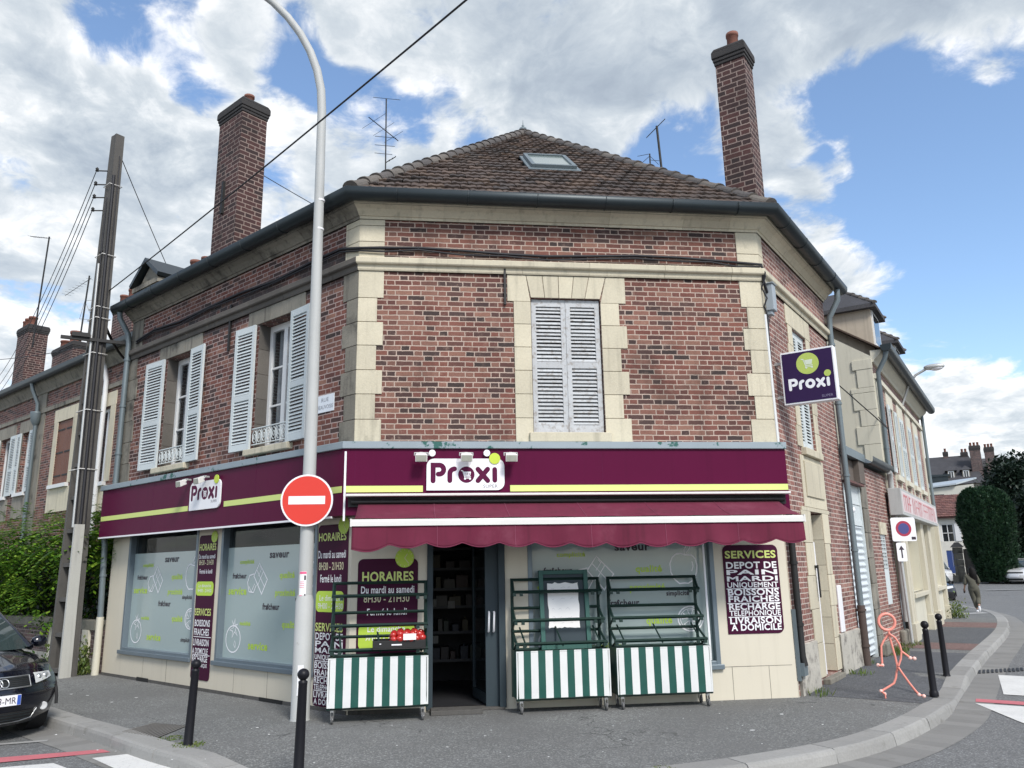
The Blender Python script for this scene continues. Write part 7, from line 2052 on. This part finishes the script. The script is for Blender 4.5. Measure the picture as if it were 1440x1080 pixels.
# ------------------------------------------------------------------ the far end of the street
FH_ = Fr(V((36.9, 39.95, .55)), ex=V((.81, -.586, 0)).normalized())
wh_ = thing('white_house', 'white rendered house with red tiled roof and blue door at the end of the street', 'house', FH_.p(-3, -2, 0))
HZ = FH_.p
b = MB(); b.wall(FH_, -9, 2.0, -.3, 4.15, [(-.75, .02, 2.45, 3.6, .12), (-.62, .02, .35, 1.85, .1), (-3.2, -2.4, 2.45, 3.6, .12)]); b.poly(HZ(2, 0, -.3), HZ(2, -6, -.3), HZ(2, -6, 4.15), HZ(2, -3, 5.7), HZ(2, 0, 4.15)); b.ob('wall', mat('white_render', (.62, .60, .54), .85, var=.06, streak=.1), wh_)
b = MB(); b.hexa([HZ(-9, .3, 3.98), HZ(2.2, .3, 3.98), HZ(2.2, -3, 5.6), HZ(-9, -3, 5.6), HZ(-9, .3, 4.1), HZ(2.2, .3, 4.1), HZ(2.2, -3, 5.72), HZ(-9, -3, 5.72)]); 
rfw = b.ob('roof', MTILE_RED, wh_)
b = MB(); tiles(b, HZ(-9, .35, 4.08), HZ(2.25, .35, 4.08), HZ(-9, -3, 5.75), HZ(2.25, -3, 5.75), .26, .30, 8); b.ob('roof_tiles', MTILE_RED, rfw)
b = MB(); b.box(FH_, -.75, -.68, -.1, -.05, 2.45, 3.6); b.box(FH_, -.05, .02, -.1, -.05, 2.45, 3.6); b.box(FH_, -.39, -.34, -.1, -.05, 2.45, 3.6); b.box(FH_, -.68, -.05, -.1, -.05, 2.98, 3.02); b.box(FH_, -.68, -.05, -.1, -.05, 3.54, 3.6); w_ = b.ob('window', MPVC, wh_); b = MB(); b.box(FH_, -.75, .02, -.11, -.105, 2.45, 3.6); b.ob('pane', MGLASS, w_)
b = MB(); b.box(FH_, .06, .42, .01, .05, 2.45, 3.6); b.box(FH_, -1.16, -.80, .01, .05, 2.45, 3.6); b.ob('shutter', MPVC, wh_)
b = MB(); b.box(FH_, -.62, -.305, -.08, -.03, .35, 1.85); b.box(FH_, -.295, .02, -.08, -.03, .35, 1.85); b.ob('blue_door', mat('blue_paint', (.03, .06, .20), .5, var=.15), wh_)
gp_ = V((34.02, 35.86, .40)); FGp = Fr(gp_, ex=FH_.ex)
t = thing('gate_pier', 'weathered stone gate pier with cap in front of the white house', 'pier', gp_)
b = MB(); 
for k in range(6): b.box(FGp, -.26 - .02 * (k % 2), .26 + .02 * (k % 2), -.5, 0, -.1 + .37 * k, .262 + .37 * k)
b.ob('stone_shaft', MSTONE_OLD, t, bevel=.015)
b = MB(); b.hexa([FGp.p(-.38, .12, 2.13), FGp.p(.38, .12, 2.13), FGp.p(.38, -.62, 2.13), FGp.p(-.38, -.62, 2.13), FGp.p(-.12, -.13, 2.42), FGp.p(.12, -.13, 2.42), FGp.p(.12, -.37, 2.42), FGp.p(-.12, -.37, 2.42)]); b.ob('cap', MSTONE_DK, t)
b = MB(); b.box(FGp, .30, 1.1, -.4, -.1, -.1, 2.0); tag(b.ob('stone_wall', MSTONE_DK), 'dark stone wall between the gate pier and the clipped yew', 'wall')
b = MB(); b.box(FGp, .9, 3.0, .1, .4, -.1, .70); tag(b.ob('low_wall', mat('brown_lowwall', (.17, .14, .10), .9, var=.3, fine=.2)), 'low brown wall in front of the clipped yew', 'wall')
b = MB(); leaf_cloud(b, 900, lambda r: (FGp.p(r.uniform(.9, 3.3), r.uniform(-.6, .2), .6 + r.uniform(0, .5) * r.random()), (0, 0, 1)), .16, 31, -.2); tag(b.ob('ivy_border', MLEAF), 'light green plants along the top of the low wall', 'plants')
b = MB(); b.box(FGp, -.62, -.12, .25, .6, -.1, .45); b.lathe(FGp.p(-.5, .4, -.1), [(.2, 0), (.2, .6), (0, .7)], 10); tag(b.ob('stone_block', MSTONE_OLD, bevel=.04), 'small stone guard block at the foot of the gate pier', 'stone')

def crown(name, label, c, fn, n, size, mt, seed, trunk=None, group=None, cat='tree'):
    t = thing(name, label, cat, c, 0, group); c = V(c)
    b = MB(); leaf_cloud(b, n, fn, size, seed, .15); b.ob('crown', mt, t)
    if trunk:
        b = MB(); h, r = trunk; b.tube([c - V((0, 0, .3)), c + V((.05, .03, h * .5)), c + V((0, .1, h))], [r, r * .75, r * .4], 8)
        for k in range(5): a = 2 * pi * k / 5; b.tube([c + V((0, 0, h * .55)), c + V((cos(a) * h * .2, sin(a) * h * .2, h * .85))], [r * .4, r * .15], 5)
        b.ob('trunk', MBARK, t)
    return t
YC = V((34.2, 33.3, .45)); vr = V((.81, -.59, 0))
def yew(r):
    z = r.random() ** .9 * 5.35; a = r.uniform(0, 2 * pi)
    R_ = (.86 + .50 * min(1, z / 3.2)) * (r.uniform(.72, 1.) if r.random() < .4 else 1)
    if z > 4.2: R_ *= sqrt(max(.02, 1 - ((z - 4.2) / 1.25) ** 2))
    R_ *= 1 + .16 * noisev((cos(a) * 2, sin(a) * 2, z * .8)) + .12 * noisev((cos(a) * 7, sin(a) * 7, z * .7))
    off = vr * (.25 * (1 - z / 5) )
    return YC + off + V((R_ * cos(a), R_ * sin(a), z)) * 1, (cos(a) * .4, sin(a) * .4, 1.0)
crown('yew_tree', 'large clipped dark green yew tree with flat leaning sides across the street', YC, yew, 26000, .21, MLEAF_Y, 41, (2.5, .3))
def blobtree(c, blobs_):
    c = V(c)
    def f(r):
        bx, by, bz, br_ = blobs_[r.randrange(len(blobs_))]
        d = V((r.gauss(0, 1), r.gauss(0, 1), r.gauss(0, 1))).normalized()
        return c + V((bx, by, bz)) + d * br_ * r.uniform(.35, 1.08), d
    return f
rnd = random.Random(12)
def mkblobs(w, z0, z1, n, r0, r1, prof=lambda t: 1):
    out = []
    for _ in range(n):
        t_ = rnd.random(); a = rnd.uniform(0, 2 * pi); q = w * prof(t_) * sqrt(rnd.random()); out.append((q * cos(a), q * sin(a), z0 + (z1 - z0) * t_, rnd.uniform(r0, r1)))
    return out
tc = V((45.9, 45.6, .9))
crown('dark_tree', 'dark tall evergreen tree rising behind the clipped yew', tc, blobtree(tc, mkblobs(3.0, 1.2, 7.2, 46, .7, 1.2, lambda t: 1 - .55 * t)), 20000, .36, MLEAF_D, 42, (6, .35), 'dark trees at the end of the street')
tc = V((45.5, 41.2, .9))
crown('dark_tree', 'dark rounded evergreen tree behind the parked white car at the right edge', tc, blobtree(tc, mkblobs(3.2, .9, 5.6, 50, .7, 1.2, lambda t: 1 - .45 * t)), 20000, .34, MLEAF_D, 43, (5, .35), 'dark trees at the end of the street')
tc = V((49.0, 47.2, .9))
crown('dark_tree', 'dark broad tree farthest back, below the distant chimneys', tc, blobtree(tc, mkblobs(4.2, 1.2, 8.0, 50, .8, 1.4, lambda t: 1 - .5 * t)), 18000, .42, MLEAF_D, 44, (6, .4), 'dark trees at the end of the street')
tc = V((37.2, 34.6, .5))
crown('shrub', 'round green shrub between the clipped yew and the parked white car', tc, blobtree(tc, mkblobs(.75, .3, 1.3, 16, .25, .45)), 2600, .13, leaf_mat('shrub_leaf', [(.02, .06, .03), (.03, .08, .035), (.016, .045, .025)], .2), 45, None, None, 'shrub')
# garden ground behind the low wall
b = MB(); b.poly(*[V((x, y, rise(x, y) - .10)) for x, y in ((33.5, 36.4), (37.2, 33.6), (50, 40), (46, 52))]); struct(b.ob('garden_ground', MEARTH, origin=(0, 0, 0)))

FM = Fr(V((67.2, 77.2, 1.9)), ex=V((.81, -.586, 0)).normalized())
mn_ = thing('slate_mansion', 'distant large house with steep dark slate roof and tall chimneys', 'building', FM.o)
M_ = FM.p
b = MB(); b.box(FM, -14, 1.0, -9, 0, -1, 8.85); b.box(FM, 1.001, 5.3, -9, -1.2, -1, 8.85); b.ob('wall', MSTONE_OLD, mn_)
b = MB()
b.poly(M_(-14, .3, 8.8), M_(1.2, .3, 8.8), M_(-.2, -4.5, 12.7), M_(-14, -4.5, 12.7)); b.poly(M_(1.2, .3, 8.8), M_(1.2, -9.3, 8.8), M_(-.2, -4.5, 12.7)); b.poly(M_(1.2, -9.3, 8.8), M_(-14, -9.3, 8.8), M_(-14, -4.5, 12.7), M_(-.2, -4.5, 12.7))
b.poly(M_(.3, -1, 8.8), M_(5.6, -1, 8.8), M_(3.0, -5, 12.2), M_(.6, -5, 12.2)); b.poly(M_(5.6, -1, 8.8), M_(5.6, -9, 8.8), M_(3.0, -5, 12.2))
b.ob('roof', MSLATE, mn_)
q = FM
def ch_(s, o, wx, wy, z0, z1, n):
    p = FM.p(s, o, 0); return chimney(mn_, (p.x, p.y), FM.ex, -FM.n, wx, wy, z0 + 1.9, z1 + 1.9, [((k + .5) / n, .5, .13, .45) for k in range(n)], mt=MBRICK_D, cap=.6)
ch_(-.05, -1.6, 1.15, 1.0, 8.5, 13.5, 3); ch_(1.5, -1.6, 1.0, 1.0, 8.5, 13.2, 3); ch_(-2.95, -4.2, .55, .6, 11, 13.3, 1); ch_(-1.0, -4.2, .75, .6, 11, 13.1, 2)
for s in (-2.35, -.75):
    b = MB(); b.box(FM, s - .4, s + .4, -3.2, -.85, 9.3, 10.6); d = b.ob('dormer', MSTONE_OLD, mn_)
    b = MB(); b.poly(M_(s - .65, -.7, 10.55), M_(s + .65, -.7, 10.55), M_(s, -1.5, 11.15)); b.poly(M_(s + .65, -.7, 10.55), M_(s + .65, -3.4, 10.55), M_(s, -3.4, 11.15), M_(s, -1.5, 11.15)); b.poly(M_(s - .65, -3.4, 10.55), M_(s - .65, -.7, 10.55), M_(s, -1.5, 11.15), M_(s, -3.4, 11.15)); b.ob('dormer_roof', MSLATE, d)
    b = MB(); b.box(FM, s - .3, s + .3, -.849, -.82, 9.5, 10.5); b.ob('dormer_window', MPVC, d); b = MB(); b.box(FM, s - .22, s - .03, -.819, -.816, 9.6, 10.4); b.box(FM, s + .03, s + .22, -.819, -.816, 9.6, 10.4); b.ob('pane', MGLASS, d)
FX = Fr(V((76.2, 69.5, 2.)), ex=FM.ex)
t = thing('distant_house', 'pale distant house with crowded chimneys at the right edge behind the trees', 'building', FX.o)
b = MB(); b.box(FX, -1.5, 9, -8, 0, -1, 6.3); b.ob('wall', MSTONE_OLD, t)
b = MB(); b.poly(FX.p(-2, .3, 6.2), FX.p(9.5, .3, 6.2), FX.p(9.5, -4, 9.6), FX.p(.4, -4, 9.6)); b.poly(FX.p(-2, -8.3, 6.2), FX.p(-2, .3, 6.2), FX.p(.4, -4, 9.6)); b.ob('roof', mat('pale_slate', (.16, .165, .16), .8, var=.2, vs=1, fine=.2, fs=10), t)
p = FX.p(.6, -2, 0); chimney(t, (p.x, p.y), FX.ex, -FX.n, 2.4, 1.0, 8.2, 12.2, [((k + .5) / 5, .5, .15, .5) for k in range(5)], mt=MBRICK_D, cap=.8)
FY = Fr(V((49.9, 58.9, 1.3)), ex=FM.ex)
t = thing('flat_annex', 'low pale modern building with slanted metal roof below the slate mansion', 'building', FY.o)
Y_ = FY.p
b = MB(); b.hexa([Y_(-6, 0, 4), Y_(2.6, 0, 4), Y_(2.6, -6, 4), Y_(-6, -6, 4), Y_(-6, 0, 6.7), Y_(2.6, 0, 7.3), Y_(2.6, -6, 7.6), Y_(-6, -6, 6.9)]); b.box(FY, -6, 2.6, -6, 0, -1, 3.99); b.ob('wall', mat('pale_annex', (.55, .54, .47), .8, var=.08), t)
b = MB(); b.hexa([Y_(-6.3, .3, 6.72), Y_(1.2, .3, 7.30), Y_(3.0, -4, 8.1), Y_(-6.3, -6, 7.5), Y_(-6.3, .3, 6.85), Y_(1.2, .3, 7.44), Y_(3.0, -4, 8.25), Y_(-6.3, -6, 7.65)])
b.ob('metal_roof', mat('pale_metal_roof', (.42, .47, .50), .45, metal=.3, var=.1), t)
b = MB(); b.box(FY, -3.5, .1, .001, .05, 5.9, 6.5); b.ob('window_band', MGLASS, t)
b = MB(); b.box(FY, -6, .6, -9, -6.5, 4, 8.75); b.box(FY, -6, .8, -9.1, -6.4, 8.751, 8.95); b.ob('upper_storey', MGUTTER, t)
WP = car_paint('white_paint_car', (.62, .62, .62))
def facing(x, y, tw): return atan2(CAM.y - y, CAM.x - x) + tw
build_car('white car parked facing us at the far right edge by the trees', (34.25, 31.7, rise(34.25, 31.7) - .12), facing(34.25, 31.7, -.35), WP, False, 'cars parked at the end of the street')
build_car('white car mostly hidden behind the cream shop corner, standing behind the black one', (30.9, 33.5, rise(30.9, 33.5) - .12), facing(30.9, 33.5, .1), WP, False, 'cars parked at the end of the street')
build_car('black car half hidden behind the cream shop corner', (23.4, 22.85, -.12), facing(23.4, 22.85, .1), car_paint('black_paint_car', (.012, .012, .014)), False, 'cars parked at the end of the street')
sheet('road_marking', MPAINT_OLD, [(29.3, 27.9), (33.6, 27.2), (33.7, 26.9), (29.6, 27.5)], rise(31.5, 27.4) - .085)

# ------------------------------------------------------------------ woman walking away
import bmesh
def skinned(name, mt, parent, chains, sub=2, origin=None):
    """chains: lists of (point, radius) sharing points by position"""
    bm = bmesh.new(); L_ = bm.verts.layers.skin.verify(); cache = {}
    def vert(p, r):
        k = tuple(round(c, 4) for c in p)
        if k not in cache:
            v = bm.verts.new(p); v[L_].radius = (r[0], r[1]) if isinstance(r, tuple) else (r, r); v[L_].use_root = len(cache) == 0; cache[k] = v
        return cache[k]
    for c in chains:
        for (p, r), (q, s) in zip(c[:-1], c[1:]):
            a, b_ = vert(p, r), vert(q, s)
            if bm.edges.get((a, b_)) is None: bm.edges.new((a, b_))
    me = bpy.data.meshes.new(name); bm.to_mesh(me); bm.free(); me.materials.append(mt)
    o = bpy.data.objects.new(name, me); COL.objects.link(o); o.parent = parent; ORG[o.name] = ORG[parent.name]
    md = o.modifiers.new('Skin', 'SKIN'); md.use_smooth_shade = True
    md = o.modifiers.new('Sub', 'SUBSURF'); md.levels = sub; md.render_levels = sub
    return o
wo = thing('person', 'woman with long dark hair in an olive jumpsuit walking away along the right pavement', 'person', (19.6, 15.25, 0), atan2(-.59, .81))
ORG[wo.name] = V((0, 0, 0))
MSKIN = mat('skin', (.36, .21, .15), .6, var=.06, fine=.03, obj=True)
MOLIVE = mat('olive_cloth', (.085, .082, .062), .85, var=.25, vs=9, fine=.1, obj=True)
MHAIR = mat('black_hair', (.007, .006, .006), .6, var=.3, vs=12, fine=.2, spec=.15, obj=True)
pel = ((.0, 0, .80), .11); spn = ((-.01, .02, .98), .095); che = ((-.02, .03, 1.13), .115); nck = ((-.015, .04, 1.25), .045); hd0 = ((-.01, .055, 1.33), .072); hd1 = ((-.01, .06, 1.43), .080)
lsh = ((-.17, .03, 1.18), .055); lel = ((-.225, -.01, .97), .042); lwr = ((-.265, .05, .78), .026); lpa = ((-.275, .07, .725), .024)
rsh = ((.13, .03, 1.18), .055); rel = ((.19, .06, .98), .042); rwr = ((.15, .20, .88), .026); rpa = ((.13, .25, .86), .024)
lhp = ((-.075, 0, .76), .10); lkn = ((-.02, .06, .43), .058); lan = ((.03, .0, .09), .036)
rhp = ((.085, 0, .76), .10); rkn = ((.10, .10, .44), .058); ran = ((.095, -.20, .21), .036)
fing = []
for (px_, py_, pz), dx in ((lpa[0], -1), (rpa[0], 1)):
    for k, (fx, L__) in enumerate(((-.018, .058), (-.006, .066), (.006, .062), (.018, .050))):
        fing.append([((px_, py_, pz), .02), ((px_ + fx, py_ + .012, pz - .03), .008), ((px_ + fx * 1.2, py_ + .022, pz - .03 - L__), .006)])
    fing.append([((px_, py_, pz), .02), ((px_ - dx * .022, py_ + .02, pz - .012), .009), ((px_ - dx * .03, py_ + .034, pz - .045), .007)])
skinned('body', MSKIN, wo, [[pel, spn, che, nck, hd0, hd1], [che, lsh, lel, lwr, lpa], [che, rsh, rel, rwr, rpa], [pel, lhp, lkn, lan], [pel, rhp, rkn, ran]] + fing)
g_ = lambda p, k: (p[0], p[1] + k)
skinned('blouse', MOLIVE, wo, [[((0, 0, .72), .15), ((0, 0, .86), .15), g_(spn, .05), g_(che, .03), ((-.015, .04, 1.22), .06)], [g_(che, .03), g_(lsh, .02), ((-.215, .0, 1.0), .066), ((-.24, .01, .88), .07)], [g_(che, .03), g_(rsh, .02), ((.18, .05, 1.0), .066), ((.175, .10, .93), .06)]])
skinned('trousers', MOLIVE, wo, [[((0, .01, .95), .11), g_(pel, .045)], [g_(pel, .045), g_(lhp, .03), ((-.05, .04, .58), .10), ((-.02, .055, .42), .082), ((.025, .0, .13), .062)], [g_(pel, .045), g_(rhp, .03), ((.095, .06, .58), .10), ((.10, .09, .43), .085), ((.097, -.17, .26), .072)]])
b = MB()
def hairf(u, v):
    z = 1.525 - .60 * v; a = 2 * pi * u
    w = (.105 * sin(min(1, v * 4.2) * pi / 2) + .02 * v) * (1 - .55 * max(0, (v - .7) / .3)); dpt = .10 * sin(min(1, v * 5) * pi / 2) * (1 - .55 * v)
    x = .012 + .06 * v + w * cos(a) * (1 + .08 * noisev((a, v * 6, 3))); y = .045 - .075 * min(1, v * 2.2) + dpt * sin(a)
    return V((x, y, z))
b.grid(hairf, 20, 16); o = b.ob('hair', MHAIR, wo)
for nm, c, dr in (('shoe', V((.03, .02, .0)), V((.05, 1, 0))), ('shoe', V((.095, -.235, .17)), V((0, .35, -1)))):
    dr.normalize(); b = MB(); up = V((0, 0, 1)) if dr.z > -.5 else V((0, -1, -.3)).normalized()
    sd = dr.cross(up).normalized(); up = sd.cross(dr)
    b.grid(lambda u, v: c + dr * (-.06 + .21 * v) + (sd * (.04 * cos(2 * pi * u)) + up * (.035 + .035 * sin(2 * pi * u))) * (sin(pi * (.1 + .85 * v)) ** .5), 12, 10); b.ob(nm, MBLACK_P if False else MWHITE, wo)
b = MB(); b.grid(lambda u, v: V((-.285, .085, .70)) + V((.022 * cos(2 * pi * u), .012 * sin(2 * pi * u), .06 - .14 * v)), 8, 4); tag(b.ob('phone', MIRON), 'x', 'phone')
ph = bpy.data.objects['phone']
M4 = Matrix.Translation(V((19.6, 15.25, 0))) @ Matrix.Rotation(atan2(-.59, .81), 4, 'Z')
ph.matrix_world = M4 @ Matrix.Translation(ph.location); ph['label'] = 'dark phone held in the left hand of the walking woman'

# ------------------------------------------------------------------ aerials
def aerial(name, label, base, top, booms, extra=(), r=.016, grp='television aerials on the roofs'):
    t = thing(name, label, 'aerial', base, 0, grp)
    b = MB(); b.tube([base, top], r, 6); b.ob('mast', MIRON, t)
    for p, q, n, el in booms:
        p, q = V(p), V(q); d = (q - p).normalized(); s = V((0, 0, 1)).cross(d).normalized()
        b = MB(); b.tube([p, q], .010, 5)
        for k in range(n):
            c = p.lerp(q, (k + .5) / n); L_ = el * (1 - .3 * k / max(1, n)); b.tube([c - s * L_ / 2, c + s * L_ / 2], .005, 4)
        b.ob('boom', MIRON, t)
    for p, q in extra: b = MB(); b.tube([p, q], .006, 4); b.ob('element', MIRON, t)
    return t
aerial('tv_aerial', 'tall thin television aerial with several cross bars behind the left slope of the tiled roof', V((.12, 5, 9.2)), V((.10, 5, 11.56)),
       [((-.25, 4.8, 10.98), (.36, 5.3, 10.75), 3, .8), ((.12, 5, 10.06), (.32, 5.1, 10.26), 3, .2)],
       [((-.18, 5, 11.58), (.40, 5, 11.55)), ((-.12, 5, 10.66), (.33, 5, 10.64)), ((-.12, 5, 10.46), (.30, 5, 10.44)), ((-.12, 5, 10.27), (.25, 5, 10.25))])
aerial('tv_aerial', 'dark television aerial mast with one slanting boom by the right slope of the tiled roof', V((6.14, 5, 9.5)), V((6.06, 5, 11.24)), [((5.80, 4.95, 10.92), (6.28, 5.05, 11.46), 6, .2)], r=.026)
aerial('tv_aerial', 'small spidery aerial just left of the dark mast on the right slope', V((5.85, 5.0, 9.6)), V((5.86, 5.0, 10.55)), [], [((5.86, 5, 10.5), (5.60, 5, 10.25)), ((5.86, 5, 10.5), (6.05, 5, 10.3)), ((5.86, 5, 10.55), (5.55, 4.9, 10.42)), ((5.86, 5, 10.40), (6.1, 5.1, 10.45))])
def at_(u, o, z): return Lp(u, o, z)
aerial('tv_aerial', 'long boom television aerial on the tall mast beside the leftmost chimney', at_(26.0, -4.2, 10.6), at_(25.6, -4.2, 15.2), [(at_(27.9, -4.2, 15.9), at_(25.5, -4.2, 15.1), 8, .3)], r=.03)
aerial('tv_aerial', 'television aerial above the low wide chimney left of the utility pole', at_(23.2, -4.9, 10.2), at_(22.9, -4.9, 13.0), [(at_(25.2, -4.9, 12.75), at_(22.7, -4.9, 12.85), 8, .35)], r=.03)
aerial('tv_aerial', 'reddish aerial frame just left of the utility pole top', at_(19.9, -4.0, 9.0), at_(19.7, -4.0, 11.0), [], [(at_(20.6, -4, 11.2), at_(19.6, -4, 11.0)), (at_(20.6, -4, 11.2), at_(20.9, -4, 10.6)), (at_(20.9, -4, 10.6), at_(19.7, -4, 10.3)), (at_(20.6, -4, 11.2), at_(19.7, -4, 10.3))], r=.02)
